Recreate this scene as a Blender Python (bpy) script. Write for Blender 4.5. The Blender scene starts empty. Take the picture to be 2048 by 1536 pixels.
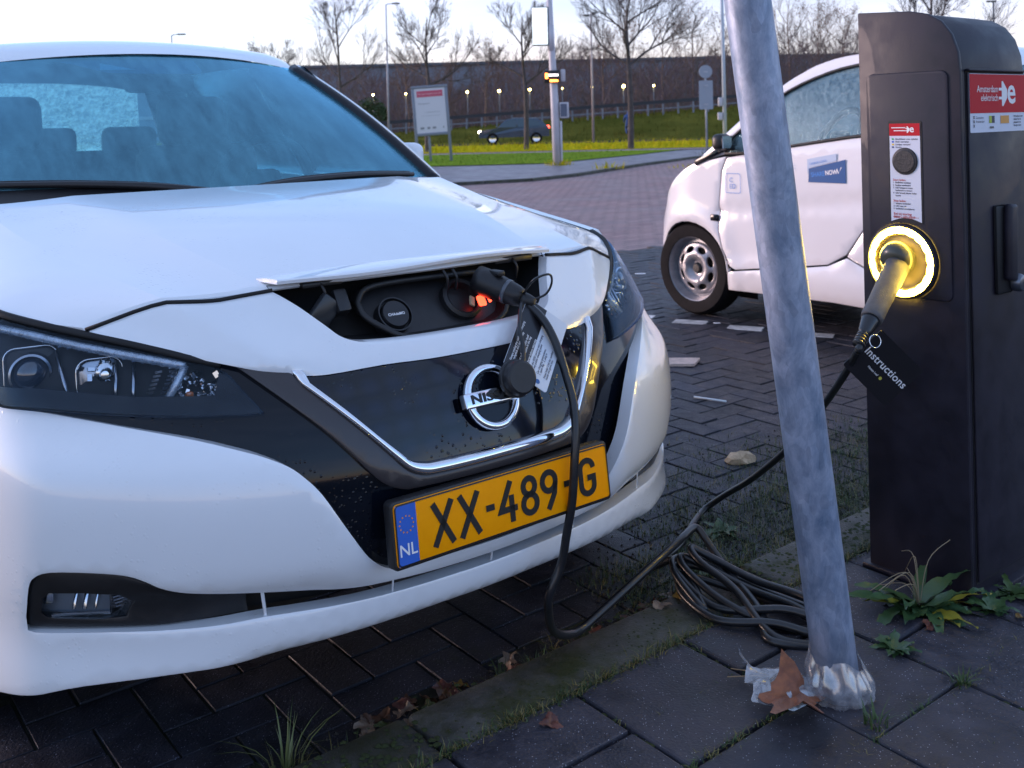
import bpy, bmesh, math, random
from mathutils import Vector, Matrix
from mathutils.geometry import delaunay_2d_cdt
R = math.radians
scene = bpy.context.scene
COL = scene.collection
rng = random.Random(7)

# ------------------------------------------------------------------ camera
CAM_H = 1.197
cam_d = bpy.data.cameras.new("camera")
cam = bpy.data.objects.new("camera", cam_d)
COL.objects.link(cam)
scene.camera = cam
cam.location = (0, 0, CAM_H)
cam.matrix_world = Matrix.Translation((0, 0, CAM_H)) @ Matrix.Rotation(R(90), 4, 'X') @ Matrix.Rotation(R(-1.33), 4, 'Z')
cam_d.sensor_width = 36.0
cam_d.lens = 36.0 * 2000.0 / 2048.0
cam_d.shift_x = 0.0
cam_d.shift_y = -(768 - 244.7) / 2048.0
cam_d.clip_start = 0.05
cam_d.clip_end = 2000
cam_d.dof.use_dof = True
cam_d.dof.focus_distance = 2.0
cam_d.dof.aperture_fstop = 9.0

# ------------------------------------------------------------------ sky, sun, exposure
world = bpy.data.worlds.new("World")
scene.world = world
world.use_nodes = True
wn = world.node_tree
for n in list(wn.nodes):
    wn.nodes.remove(n)
w_out = wn.nodes.new('ShaderNodeOutputWorld')
w_bg = wn.nodes.new('ShaderNodeBackground')
w_sky = wn.nodes.new('ShaderNodeTexSky')
w_sky.sky_type = 'NISHITA'
w_sky.sun_disc = False
VEIL = 0.55
HAZE_LOW, HAZE_MID, VEIL_COL = (3.0, 1.50, 1.05), (2.10, 1.50, 1.52), (1.14, 1.28, 1.62)
SUN_EL, SUN_AZ = 8.0, -72.0          # low dusk sun off to the left
w_sky.sun_elevation = R(SUN_EL)
w_sky.sun_rotation = R(SUN_AZ)
w_sky.altitude = 0
w_sky.air_density = 1.0
w_sky.dust_density = 0.4
w_sky.ozone_density = 5.0
w_bg.inputs['Strength'].default_value = 0.12
# thin even cloud veil over the clear sky
w_mix = wn.nodes.new('ShaderNodeMix')
w_mix.data_type = 'RGBA'
w_mix.inputs['Factor'].default_value = VEIL
# the haze is thicker and paler towards the horizon, the same all the way round
w_tc = wn.nodes.new('ShaderNodeTexCoord')
w_sep = wn.nodes.new('ShaderNodeSeparateXYZ')
w_rmp = wn.nodes.new('ShaderNodeValToRGB')
w_rmp.color_ramp.interpolation = 'EASE'
for e_, (p_, c_) in zip((w_rmp.color_ramp.elements[0], w_rmp.color_ramp.elements[1]), ((0.0, HAZE_LOW), (0.30, VEIL_COL))):
    e_.position = p_
    e_.color = (*c_, 1)
e_ = w_rmp.color_ramp.elements.new(0.11)
e_.color = (*HAZE_MID, 1)
wn.links.new(w_tc.outputs['Generated'], w_sep.inputs[0])
wn.links.new(w_sep.outputs['Z'], w_rmp.inputs[0])
w_map = wn.nodes.new('ShaderNodeMapping')
w_map.inputs['Scale'].default_value = (2.0, 2.0, 14.0)
w_cn = wn.nodes.new('ShaderNodeTexNoise')
w_cn.inputs['Scale'].default_value = 1.6
w_cn.inputs['Detail'].default_value = 5
w_cr = wn.nodes.new('ShaderNodeMapRange')
w_cr.inputs['From Min'].default_value = 0.3
w_cr.inputs['From Max'].default_value = 0.7
w_cr.inputs['To Min'].default_value = 0.82
w_cr.inputs['To Max'].default_value = 1.18
w_mul = wn.nodes.new('ShaderNodeVectorMath')
w_mul.operation = 'SCALE'
wn.links.new(w_tc.outputs['Generated'], w_map.inputs[0])
wn.links.new(w_map.outputs[0], w_cn.inputs['Vector'])
wn.links.new(w_cn.outputs[0], w_cr.inputs['Value'])
wn.links.new(w_rmp.outputs[0], w_mul.inputs[0])
wn.links.new(w_cr.outputs[0], w_mul.inputs['Scale'])
wn.links.new(w_mul.outputs[0], w_mix.inputs['B'])
wn.links.new(w_sky.outputs[0], w_mix.inputs['A'])
wn.links.new(w_mix.outputs['Result'], w_bg.inputs[0])
wn.links.new(w_bg.outputs[0], w_out.inputs[0])
sun_d = bpy.data.lights.new("sun", 'SUN')
sun_d.energy = 0.75
sun_d.angle = R(22)
sun_d.color = (1.0, 0.70, 0.64)
sun = bpy.data.objects.new("sun", sun_d)
COL.objects.link(sun)
# the lamp stands for the same low sun, softened by the veil
_sd = Vector((math.sin(R(SUN_AZ)) * math.cos(R(SUN_EL)), math.cos(R(SUN_AZ)) * math.cos(R(SUN_EL)), math.sin(R(SUN_EL))))
sun.rotation_euler = _sd.to_track_quat('Z', 'Y').to_euler()
vs = scene.view_settings
vs.view_transform = 'Standard'
vs.look = 'None'
vs.gamma = 1.0
vs.exposure = 2.38
vs.use_curve_mapping = False

# ------------------------------------------------------------------ helpers
TH = R(38.0)
CT, ST = math.cos(TH), math.sin(TH)
NX, NY = -0.038, 1.967


def cw(l, b, z=0.0):
    """a point of the parking bay (l along the kerb, b away from the pavement) in world coordinates"""
    return Vector((NX + l * CT - b * ST, NY + l * ST + b * CT, z))


def lerp(a, b, t):
    return a + (b - a) * t


def sm(x, a, b):
    t = min(1.0, max(0.0, (x - a) / (b - a)))
    return t * t * (3 - 2 * t)


def pchip(xs, ys):
    n = len(xs)
    h = [xs[i + 1] - xs[i] for i in range(n - 1)]
    d = [(ys[i + 1] - ys[i]) / h[i] for i in range(n - 1)]
    m = [0.0] * n
    m[0], m[-1] = d[0], d[-1]
    for i in range(1, n - 1):
        m[i] = 0.5 * (d[i - 1] + d[i])

    def f(x):
        if x <= xs[0]:
            return ys[0] + m[0] * (x - xs[0])
        if x >= xs[-1]:
            return ys[-1] + m[-1] * (x - xs[-1])
        i = 0
        while x > xs[i + 1]:
            i += 1
        t = (x - xs[i]) / h[i]
        t2, t3 = t * t, t * t * t
        return ((2 * t3 - 3 * t2 + 1) * ys[i] + (t3 - 2 * t2 + t) * h[i] * m[i] + (-2 * t3 + 3 * t2) * ys[i + 1] + (t3 - t2) * h[i] * m[i + 1])
    return f


MATS = {}


def mat(name, col, rough=0.5, metal=0.0, spec=0.5, coat=0.0, noise=0.0, nscale=20.0, bump=0.0, bscale=80.0,
        emit=None, estr=0.0, trans=0.0, alpha=1.0, col2=None, rough2=None, bdist=0.002):
    if name in MATS:
        return MATS[name]
    m = bpy.data.materials.new(name)
    m.use_nodes = True
    nt = m.node_tree
    p = nt.nodes['Principled BSDF']
    p.inputs['Base Color'].default_value = (*col, 1)
    p.inputs['Roughness'].default_value = rough
    p.inputs['Metallic'].default_value = metal
    p.inputs['Specular IOR Level'].default_value = spec
    p.inputs['Coat Weight'].default_value = coat
    p.inputs['Coat Roughness'].default_value = 0.04
    p.inputs['Transmission Weight'].default_value = trans
    p.inputs['Alpha'].default_value = alpha
    if emit:
        p.inputs['Emission Color'].default_value = (*emit, 1)
        p.inputs['Emission Strength'].default_value = estr
    tc = nt.nodes.new('ShaderNodeTexCoord')
    if noise > 0 or col2 or rough2 is not None:
        nz = nt.nodes.new('ShaderNodeTexNoise')
        nz.inputs['Scale'].default_value = nscale
        nz.inputs['Detail'].default_value = 6
        nz.inputs['Roughness'].default_value = 0.65
        nt.links.new(tc.outputs['Object'], nz.inputs['Vector'])
        if noise > 0 or col2:
            c2 = col2 or tuple(max(0, c * (1 - noise)) for c in col)
            c1 = col if col2 else tuple(min(1, c * (1 + noise)) for c in col)
            rp = nt.nodes.new('ShaderNodeValToRGB')
            rp.color_ramp.elements[0].position = 0.35
            rp.color_ramp.elements[1].position = 0.65
            rp.color_ramp.elements[0].color = (*c2, 1)
            rp.color_ramp.elements[1].color = (*c1, 1)
            nt.links.new(nz.outputs[0], rp.inputs[0])
            nt.links.new(rp.outputs[0], p.inputs['Base Color'])
        if rough2 is not None:
            mr = nt.nodes.new('ShaderNodeMapRange')
            mr.inputs['From Min'].default_value = 0.3
            mr.inputs['From Max'].default_value = 0.7
            mr.inputs['To Min'].default_value = rough
            mr.inputs['To Max'].default_value = rough2
            nt.links.new(nz.outputs[0], mr.inputs['Value'])
            nt.links.new(mr.outputs[0], p.inputs['Roughness'])
    if bump > 0:
        nb = nt.nodes.new('ShaderNodeTexNoise')
        nb.inputs['Scale'].default_value = bscale
        nb.inputs['Detail'].default_value = 4
        bp = nt.nodes.new('ShaderNodeBump')
        bp.inputs['Strength'].default_value = bump
        bp.inputs['Distance'].default_value = bdist
        nt.links.new(tc.outputs['Object'], nb.inputs['Vector'])
        nt.links.new(nb.outputs[0], bp.inputs['Height'])
        nt.links.new(bp.outputs[0], p.inputs['Normal'])
    MATS[name] = m
    return m


def add_droplets(m, scale=70.0, strength=0.5, dist=0.002, thr=0.32):
    """rain beads: small rounded bumps from voronoi cells"""
    nt = m.node_tree
    p = nt.nodes['Principled BSDF']
    tc = nt.nodes.new('ShaderNodeTexCoord')
    vo = nt.nodes.new('ShaderNodeTexVoronoi')
    vo.inputs['Scale'].default_value = scale
    mr = nt.nodes.new('ShaderNodeMapRange')
    mr.interpolation_type = 'SMOOTHSTEP'
    mr.inputs['From Min'].default_value = thr
    mr.inputs['From Max'].default_value = 0.05
    ns = nt.nodes.new('ShaderNodeTexNoise')
    ns.inputs['Scale'].default_value = scale * 0.09
    mr2 = nt.nodes.new('ShaderNodeMapRange')
    mr2.inputs['From Min'].default_value = 0.48
    mr2.inputs['From Max'].default_value = 0.62
    mul = nt.nodes.new('ShaderNodeMath')
    mul.operation = 'MULTIPLY'
    bp = nt.nodes.new('ShaderNodeBump')
    bp.inputs['Strength'].default_value = strength
    bp.inputs['Distance'].default_value = dist
    L = nt.links.new
    L(tc.outputs['Object'], vo.inputs['Vector'])
    L(tc.outputs['Object'], ns.inputs['Vector'])
    L(vo.outputs['Distance'], mr.inputs['Value'])
    L(ns.outputs[0], mr2.inputs['Value'])
    L(mr.outputs[0], mul.inputs[0])
    L(mr2.outputs[0], mul.inputs[1])
    L(mul.outputs[0], bp.inputs['Height'])
    for l in list(p.inputs['Normal'].links):
        L(l.from_socket, bp.inputs['Normal'])
    L(bp.outputs[0], p.inputs['Normal'])
    L(bp.outputs[0], p.inputs['Coat Normal'])
    return m


def glass_mat(name, tint=(0.8, 0.9, 0.95), gloss=0.12, haze=0.0, haze_col=(0.6, 0.75, 0.85), rough=0.02, streak=0.0, nscale=9.0, gcol=(1, 1, 1), back=False, ior=1.5):
    """thin glass: tinted see-through, mirror layer by Fresnel, and a film of dew"""
    if name in MATS:
        return MATS[name]
    m = bpy.data.materials.new(name)
    m.use_nodes = True
    nt = m.node_tree
    nt.nodes.clear()
    L = nt.links.new
    out = nt.nodes.new('ShaderNodeOutputMaterial')
    tr = nt.nodes.new('ShaderNodeBsdfTransparent')
    tr.inputs[0].default_value = (*tint, 1)
    gl = nt.nodes.new('ShaderNodeBsdfGlossy')
    gl.inputs['Roughness'].default_value = rough
    gl.inputs['Color'].default_value = (*gcol, 1)
    df = nt.nodes.new('ShaderNodeBsdfTranslucent' if back else 'ShaderNodeBsdfDiffuse')
    df.inputs[0].default_value = (*haze_col, 1)
    lw = nt.nodes.new('ShaderNodeFresnel')
    lw.inputs[0].default_value = ior
    ad = nt.nodes.new('ShaderNodeMath')
    ad.operation = 'ADD'
    ad.use_clamp = True
    ad.inputs[1].default_value = gloss
    L(lw.outputs[0], ad.inputs[0])
    m1 = nt.nodes.new('ShaderNodeMixShader')
    m2 = nt.nodes.new('ShaderNodeMixShader')
    tc = nt.nodes.new('ShaderNodeTexCoord')
    mp = nt.nodes.new('ShaderNodeMapping')
    mp.inputs['Scale'].default_value = (2.6, 0.7, 0.7) if streak else (1, 1, 1)
    nz = nt.nodes.new('ShaderNodeTexNoise')
    nz.inputs['Scale'].default_value = nscale
    nz.inputs['Detail'].default_value = 8
    nz.inputs['Roughness'].default_value = 0.7
    mr = nt.nodes.new('ShaderNodeMapRange')
    mr.inputs['From Min'].default_value = 0.3
    mr.inputs['From Max'].default_value = 0.75
    mr.inputs['To Min'].default_value = haze * 0.15
    mr.inputs['To Max'].default_value = haze * 2.0
    L(tc.outputs['Object'], mp.inputs[0])
    L(mp.outputs[0], nz.inputs['Vector'])
    L(nz.outputs[0], mr.inputs['Value'])
    bp = nt.nodes.new('ShaderNodeBump')
    bp.inputs['Strength'].default_value = 0.30 if haze else 0.0
    bp.inputs['Distance'].default_value = 0.001
    n2 = nt.nodes.new('ShaderNodeTexNoise')
    n2.inputs['Scale'].default_value = nscale * 25
    L(mp.outputs[0], n2.inputs['Vector'])
    L(n2.outputs[0], bp.inputs['Height'])
    L(bp.outputs[0], gl.inputs['Normal'])
    L(mr.outputs[0], m1.inputs[0])
    L(tr.outputs[0], m1.inputs[1])
    L(df.outputs[0], m1.inputs[2])
    L(ad.outputs[0], m2.inputs[0])
    L(m1.outputs[0], m2.inputs[1])
    L(gl.outputs[0], m2.inputs[2])
    L(m2.outputs[0], out.inputs[0])
    MATS[name] = m
    return m


def link(o, parent=None):
    COL.objects.link(o)
    if parent is not None:
        o.parent = parent
    return o


def mk(name, verts, faces, m, parent=None, smooth=False, fix=True):
    me = bpy.data.meshes.new(name)
    me.from_pydata([tuple(v) for v in verts], [], faces)
    if fix:
        bm = bmesh.new()
        bm.from_mesh(me)
        bmesh.ops.recalc_face_normals(bm, faces=bm.faces)
        bm.to_mesh(me)
        bm.free()
    if smooth:
        me.polygons.foreach_set('use_smooth', [True] * len(me.polygons))
    me.materials.append(m)
    o = bpy.data.objects.new(name, me)
    return link(o, parent)


def mkbm(name, bm, m, parent=None, smooth=False, ang=None):
    bmesh.ops.recalc_face_normals(bm, faces=bm.faces)
    if ang is not None:
        for e in bm.edges:
            if len(e.link_faces) == 2 and e.calc_face_angle(0) > ang:
                e.smooth = False
        smooth = True
    me = bpy.data.meshes.new(name)
    bm.to_mesh(me)
    bm.free()
    if smooth:
        me.polygons.foreach_set('use_smooth', [True] * len(me.polygons))
    me.materials.append(m)
    o = bpy.data.objects.new(name, me)
    return link(o, parent)


def empty(name, loc=(0, 0, 0), rz=0.0):
    o = bpy.data.objects.new(name, None)
    o.empty_display_size = 0.1
    o.location = loc
    o.rotation_euler = (0, 0, rz)
    return link(o)


def tag(o, label=None, cat=None, group=None, kind=None):
    if label:
        o['label'] = label
    if cat:
        o['category'] = cat
    if group:
        o['group'] = group
    if kind:
        o['kind'] = kind
    return o


def bm_box(bm, c, s, rot=None, bev=0.0, seg=2):
    r = bmesh.ops.create_cube(bm, size=1.0)
    vs_ = r['verts']
    for v in vs_:
        v.co = Vector((v.co.x * s[0], v.co.y * s[1], v.co.z * s[2]))
    if bev > 0:
        es = list({e for v in vs_ for e in v.link_edges})
        r2 = bmesh.ops.bevel(bm, geom=es, offset=bev, segments=seg, affect='EDGES', profile=0.5)
        vs_ = list({v for f in r2['faces'] for v in f.verts} | {v for v in vs_ if v.is_valid})
    for v in vs_:
        co = v.co
        if rot is not None:
            co = rot @ co
        v.co = co + Vector(c)
    return vs_


def box(name, c, s, m, parent=None, bev=0.0, rot=None, seg=2):
    bm = bmesh.new()
    bm_box(bm, c, s, rot, bev, seg)
    return mkbm(name, bm, m, parent, ang=R(40) if bev else None)


def catmull(pts, n=8):
    pts = [Vector(p) for p in pts]
    out = []
    for i in range(len(pts) - 1):
        p0 = pts[max(i - 1, 0)]
        p1, p2 = pts[i], pts[i + 1]
        p3 = pts[min(i + 2, len(pts) - 1)]
        for k in range(n):
            t = k / n
            out.append(0.5 * ((2 * p1) + (p2 - p0) * t + (2 * p0 - 5 * p1 + 4 * p2 - p3) * t * t + (3 * p1 - p0 - 3 * p2 + p3) * t ** 3))
    out.append(pts[-1])
    return out


def tube_geo(path, rad, seg=10, cap=True, closed=False):
    path = [Vector(p) for p in path]
    n = len(path)
    V, Fc = [], []
    up = None
    for i, p in enumerate(path):
        a = path[i - 1] if (i > 0 or closed) else path[i]
        b = path[(i + 1) % n] if (i < n - 1 or closed) else path[i]
        t = (b - a)
        if t.length < 1e-9:
            t = Vector((0, 0, 1))
        t.normalize()
        if up is None:
            up = Vector((0, 0, 1)) if abs(t.z) < 0.9 else Vector((1, 0, 0))
        x = t.cross(up)
        if x.length < 1e-6:
            x = t.orthogonal()
        x.normalize()
        y = x.cross(t).normalized()
        up = y
        r = rad[i] if isinstance(rad, (list, tuple)) else rad
        for k in range(seg):
            an = 2 * math.pi * k / seg
            V.append(p + x * (math.cos(an) * r) + y * (math.sin(an) * r))
    m = n if closed else n - 1
    for i in range(m):
        j = (i + 1) % n
        for k in range(seg):
            k2 = (k + 1) % seg
            Fc.append((i * seg + k, i * seg + k2, j * seg + k2, j * seg + k))
    if cap and not closed:
        Fc.append(tuple(range(seg)))
        Fc.append(tuple((n - 1) * seg + k for k in range(seg)))
    return V, Fc


def tube(name, path, rad, m, parent=None, seg=10, cap=True, closed=False):
    V, Fc = tube_geo(path, rad, seg, cap, closed)
    return mk(name, V, Fc, m, parent, smooth=True)


class MB:
    """collects geometry for one mesh object"""
    def __init__(self):
        self.v, self.f = [], []

    def add(self, V, Fc):
        o = len(self.v)
        self.v += [Vector(x) for x in V]
        self.f += [tuple(i + o for i in f) for f in Fc]
        return self

    def tube(self, path, rad, seg=8, cap=True, closed=False):
        return self.add(*tube_geo(path, rad, seg, cap, closed))

    def box(self, c, s, rot=None):
        V = []
        for dx in (-.5, .5):
            for dy in (-.5, .5):
                for dz in (-.5, .5):
                    q = Vector((dx * s[0], dy * s[1], dz * s[2]))
                    V.append((rot @ q if rot is not None else q) + Vector(c))
        return self.add(V, [(0, 1, 3, 2), (4, 6, 7, 5), (0, 4, 5, 1), (2, 3, 7, 6), (0, 2, 6, 4), (1, 5, 7, 3)])

    def build(self, name, m, parent=None, smooth=False, fix=True):
        return mk(name, self.v, self.f, m, parent, smooth, fix)


def lathe(name, prof, m, parent=None, seg=32, mtx=None, smooth=True, ang=R(35)):
    """prof: (radius, height) pairs about local z"""
    V, Fc = [], []
    n = len(prof)
    for (r, z) in prof:
        for k in range(seg):
            a = 2 * math.pi * k / seg
            v = Vector((r * math.cos(a), r * math.sin(a), z))
            V.append(mtx @ v if mtx is not None else v)
    for i in range(n - 1):
        for k in range(seg):
            k2 = (k + 1) % seg
            Fc.append((i * seg + k, i * seg + k2, (i + 1) * seg + k2, (i + 1) * seg + k))
    bm = bmesh.new()
    bv = [bm.verts.new(v) for v in V]
    for f in Fc:
        bm.faces.new([bv[i] for i in f])
    bmesh.ops.remove_doubles(bm, verts=bm.verts, dist=1e-6)
    return mkbm(name, bm, m, parent, ang=ang)


TXT = {}


def text_geo(s, size, align='CENTER', bold=0.0, depth=0.0, spacing=1.0):
    """flat lettering as mesh data (x right, y up)"""
    key = (s, size, align, bold, depth, spacing)
    if key not in TXT:
        cu = bpy.data.curves.new('lettering', 'FONT')
        cu.body = s
        cu.size = size
        cu.align_x = align
        cu.align_y = 'CENTER'
        cu.offset = bold
        cu.extrude = depth
        cu.space_character = spacing
        cu.resolution_u = 3
        o = bpy.data.objects.new('lettering', cu)
        COL.objects.link(o)
        bpy.context.view_layer.update()
        dg = bpy.context.evaluated_depsgraph_get()
        me = bpy.data.meshes.new_from_object(o.evaluated_get(dg))
        V = [v.co.copy() for v in me.vertices]
        Fc = [tuple(p.vertices) for p in me.polygons]
        bpy.data.objects.remove(o)
        bpy.data.curves.remove(cu)
        bpy.data.meshes.remove(me)
        TXT[key] = (V, Fc)
    return TXT[key]


def frame(o, x, n):
    """matrix with origin o, x axis x, z axis n (outward); y is up in the text"""
    x = Vector(x).normalized()
    n = Vector(n).normalized()
    y = n.cross(x).normalized()
    x = y.cross(n)
    return Matrix(((x.x, y.x, n.x, o[0]), (x.y, y.y, n.y, o[1]), (x.z, y.z, n.z, o[2]), (0, 0, 0, 1)))


def text(name, s, size, m, mtx, parent=None, align='CENTER', bold=0.0, depth=0.0, sx=1.0, spacing=1.0, sy=1.0):
    V, Fc = text_geo(s, size, align, bold, depth, spacing)
    return mk(name, [mtx @ Vector((v.x * sx, v.y * sy, v.z)) for v in V], Fc, m, parent, fix=False)


def poly_plate(name, pts, th, m, mtx, parent=None, bev=0.0):
    """flat plate: 2d outline extruded by th along -z of mtx, front face at z=0"""
    bm = bmesh.new()
    f = bm.faces.new([bm.verts.new((p[0], p[1], 0)) for p in pts])
    r = bmesh.ops.extrude_face_region(bm, geom=[f])
    for v in [g for g in r['geom'] if isinstance(g, bmesh.types.BMVert)]:
        v.co.z -= th
    if bev:
        es = [e for e in bm.edges if abs(e.verts[0].co.z) < 1e-7 and abs(e.verts[1].co.z) < 1e-7]
        bmesh.ops.bevel(bm, geom=es, offset=bev, segments=2, affect='EDGES', profile=0.5)
    for v in bm.verts:
        v.co = mtx @ v.co
    return mkbm(name, bm, m, parent, ang=R(40) if bev else None)


def rrect(w, h, r, n=5, cx=0, cy=0):
    out = []
    for (sx, sy, a0) in ((1, 1, 0), (-1, 1, 90), (-1, -1, 180), (1, -1, 270)):
        for k in range(n + 1):
            a = R(a0 + 90 * k / n)
            out.append((cx + sx * (w / 2 - r) + r * math.cos(a), cy + sy * (h / 2 - r) + r * math.sin(a)))
    return out


def inpoly(x, y, P):
    c = False
    n = len(P)
    j = n - 1
    for i in range(n):
        xi, yi = P[i]
        xj, yj = P[j]
        if (yi > y) != (yj > y) and x < (xj - xi) * (y - yi) / (yj - yi) + xi:
            c = not c
        j = i
    return c


def segdist(x, y, P):
    best = 1e9
    n = len(P)
    for i in range(n):
        ax, ay = P[i]
        bx, by = P[(i + 1) % n]
        dx, dy = bx - ax, by - ay
        L2 = dx * dx + dy * dy
        t = 0 if L2 == 0 else max(0, min(1, ((x - ax) * dx + (y - ay) * dy) / L2))
        d = math.hypot(x - ax - t * dx, y - ay - t * dy)
        if d < best:
            best = d
    return best


def densify(P, step, closed=True):
    out = []
    n = len(P)
    for i in range(n if closed else n - 1):
        a, b = P[i], P[(i + 1) % n]
        d = math.hypot(b[0] - a[0], b[1] - a[1])
        k = max(1, int(math.ceil(d / step)))
        for q in range(k):
            out.append((lerp(a[0], b[0], q / k), lerp(a[1], b[1], q / k)))
    if not closed:
        out.append(P[-1])
    return out


def smooth2(P, n=3):
    """round off a traced open curve"""
    v = catmull([(p[0], p[1], 0) for p in P], n)
    return [(q.x, q.y) for q in v]


def drape(name, outer, fn, m, parent=None, holes=(), step=0.02, rim=0.02, rimdir=(0, 1, 0), rnd=0.004, dens=0.012, lines=()):
    """panel with a 2d outline laid over the surface fn(u, v) -> point; rounded edge and a returned rim.
    rimdir is the direction the rim is folded back to."""
    loops = [densify(outer, dens)] + [densify(h, dens) for h in holes]
    pts, edges = [], []
    border = set()
    for lp in loops:
        o = len(pts)
        pts += lp
        k = len(lp)
        edges += [(o + i, o + (i + 1) % k) for i in range(k)]
        border.update(range(o, o + k))
    nb = len(pts)
    us = [p[0] for p in loops[0]]
    vs_ = [p[1] for p in loops[0]]

    def inside(x, y):
        return inpoly(x, y, loops[0]) and not any(inpoly(x, y, h) for h in loops[1:])

    def bd(x, y):
        return min(segdist(x, y, lp) for lp in loops)
    # a ring of points just inside the border
    if rnd > 0:
        for lp in loops:
            k = len(lp)
            for i in range(k):
                a, b = lp[i - 1], lp[(i + 1) % k]
                nx, ny = b[1] - a[1], a[0] - b[0]
                d = math.hypot(nx, ny) or 1
                for s in (1, -1):
                    q = (lp[i][0] + s * nx / d * rnd, lp[i][1] + s * ny / d * rnd)
                    if inside(*q) and bd(*q) > rnd * 0.8:
                        pts.append(q)
    for ln in lines:
        for q in densify(ln, dens, closed=False):
            if inside(*q) and bd(*q) > rnd * 1.6:
                pts.append(q)
    u = min(us) + step * 0.37
    row = 0
    while u < max(us):
        v = min(vs_) + step * (0.5 if row % 2 else 0.13)
        while v < max(vs_):
            if inside(u, v) and bd(u, v) > max(rnd * 1.7, step * 0.4):
                pts.append((u, v))
            v += step
        u += step * 0.87
        row += 1
    res = delaunay_2d_cdt([Vector(p) for p in pts], edges, [], 0, 1e-6)
    rv, rf, orig = res[0], res[2], res[3]
    bm = bmesh.new()
    rd = Vector(rimdir).normalized()
    bvs = []
    isb = []
    for i, p in enumerate(rv):
        b_ = any(j in border for j in orig[i]) if orig[i] else False
        q = fn(p.x, p.y)
        if b_:
            q = q + rd * (rnd * 0.5)
        bvs.append(bm.verts.new(q))
        isb.append(b_)
    for f in rf:
        cx = sum(rv[i].x for i in f) / len(f)
        cy = sum(rv[i].y for i in f) / len(f)
        if inside(cx, cy):
            try:
                bm.faces.new([bvs[i] for i in f])
            except ValueError:
                pass
    bm.verts.ensure_lookup_table()
    for v in [v for v in bm.verts if not v.link_faces]:
        bm.verts.remove(v)
    if rim > 0:
        be = [e for e in bm.edges if len(e.link_faces) == 1]
        r = bmesh.ops.extrude_edge_only(bm, edges=be)
        for v in [g for g in r['geom'] if isinstance(g, bmesh.types.BMVert)]:
            v.co += rd * rim
    return mkbm(name, bm, m, parent, ang=R(38))


def grid_surf(name, fn, nu, nv, m, parent=None, thick=0.0, smooth=True, ang=None):
    V = [fn(i / nu, j / nv) for i in range(nu + 1) for j in range(nv + 1)]
    Fc = []
    for i in range(nu):
        for j in range(nv):
            a = i * (nv + 1) + j
            Fc.append((a, a + 1, a + nv + 2, a + nv + 1))
    bm = bmesh.new()
    bv = [bm.verts.new(v) for v in V]
    for f in Fc:
        bm.faces.new([bv[i] for i in f])
    if thick:
        bmesh.ops.recalc_face_normals(bm, faces=bm.faces)
        bmesh.ops.solidify(bm, geom=bm.faces[:], thickness=thick)
    return mkbm(name, bm, m, parent, smooth=smooth, ang=ang)
# ------------------------------------------------------------------ materials
PAINT = add_droplets(mat('white_pearl_paint', (0.80, 0.82, 0.85), rough=0.28, coat=1.0, spec=0.5, noise=0.015, nscale=3, rough2=0.34), 90, 0.35, 0.0012, 0.30)
BLACK_GLOSS = add_droplets(mat('gloss_black_trim', (0.003, 0.005, 0.010), rough=0.10, coat=0.2, spec=0.25), 110, 0.6, 0.0015, 0.34)
BLACK_SATIN = mat('satin_black_plastic', (0.012, 0.012, 0.014), rough=0.42, noise=0.2, nscale=40, bump=0.15, bscale=600)
BLACK_VOID = mat('dark_liner', (0.006, 0.006, 0.007), rough=0.7)
RUBBER = mat('black_rubber', (0.014, 0.014, 0.015), rough=0.5, noise=0.25, nscale=25, bump=0.2, bscale=300)
GUNMETAL = add_droplets(mat('gunmetal_frame', (0.040, 0.034, 0.036), rough=0.34, metal=0.2, coat=0.3), 150, 0.25, 0.0008, 0.25)
CHROME = add_droplets(mat('chrome', (0.82, 0.84, 0.88), rough=0.07, metal=1.0), 150, 0.15, 0.0006, 0.25)
SILVER = mat('silver_reflector', (0.75, 0.77, 0.80), rough=0.14, metal=1.0)
DARK_SILVER = mat('dark_reflector', (0.40, 0.42, 0.46), rough=0.25, metal=1.0)
LENS = add_droplets(mat('placeholder_lens', (0.5, 0.5, 0.5)), 60) if False else None
HEAD_GLASS = glass_mat('headlight_cover', (0.90, 0.95, 1.0), gloss=0.0, haze=0.012, rough=0.015, nscale=30, gcol=(.55, .75, 1.0), ior=1.28)
WS_GLASS = glass_mat('windscreen_glass', (0.36, 0.84, 0.95), gloss=0.16, haze=0.16, haze_col=(0.22, 0.58, 0.70), rough=0.06, streak=1.0, nscale=7, gcol=(0.34, 0.76, 1.0))
SIDE_GLASS = glass_mat('side_glass', (0.62, 0.84, 0.88), gloss=0.03, haze=0.34, haze_col=(0.62, 0.88, 0.92), rough=0.05, nscale=36, gcol=(0.6, 0.85, 1.0), back=True)
SEAT = mat('dark_seat_cloth', (0.020, 0.022, 0.026), rough=0.85, noise=0.3, nscale=60, bump=0.3, bscale=500)
DASH = mat('dark_dashboard', (0.014, 0.015, 0.018), rough=0.6, bump=0.25, bscale=700)
PLATE_Y = mat('plate_yellow', (1.0, 0.35, 0.001), rough=0.5, spec=0.08, noise=0.04, nscale=30)
PLATE_B = mat('plate_blue', (0.02, 0.12, 0.55), rough=0.4, coat=0.3)
INK_BLACK = mat('black_ink', (0.01, 0.01, 0.011), rough=0.45)
INK_WHITE = mat('white_ink', (0.80, 0.80, 0.82), rough=0.5)
TYRE = mat('tyre_rubber', (0.006, 0.0055, 0.007), rough=0.8, spec=0.2, noise=0.3, nscale=30, bump=0.3, bscale=200)

# ------------------------------------------------------------------ the parked electric car
_b0 = pchip([.10, .20, .26, .33, .40, .48, .56, .62, .68, .74, .79, .83, .87, .90, .95],
            [.10, .05, .03, .027, .006, -.004, .0, .018, .045, .085, .125, .165, .205, .24, .31])


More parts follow.
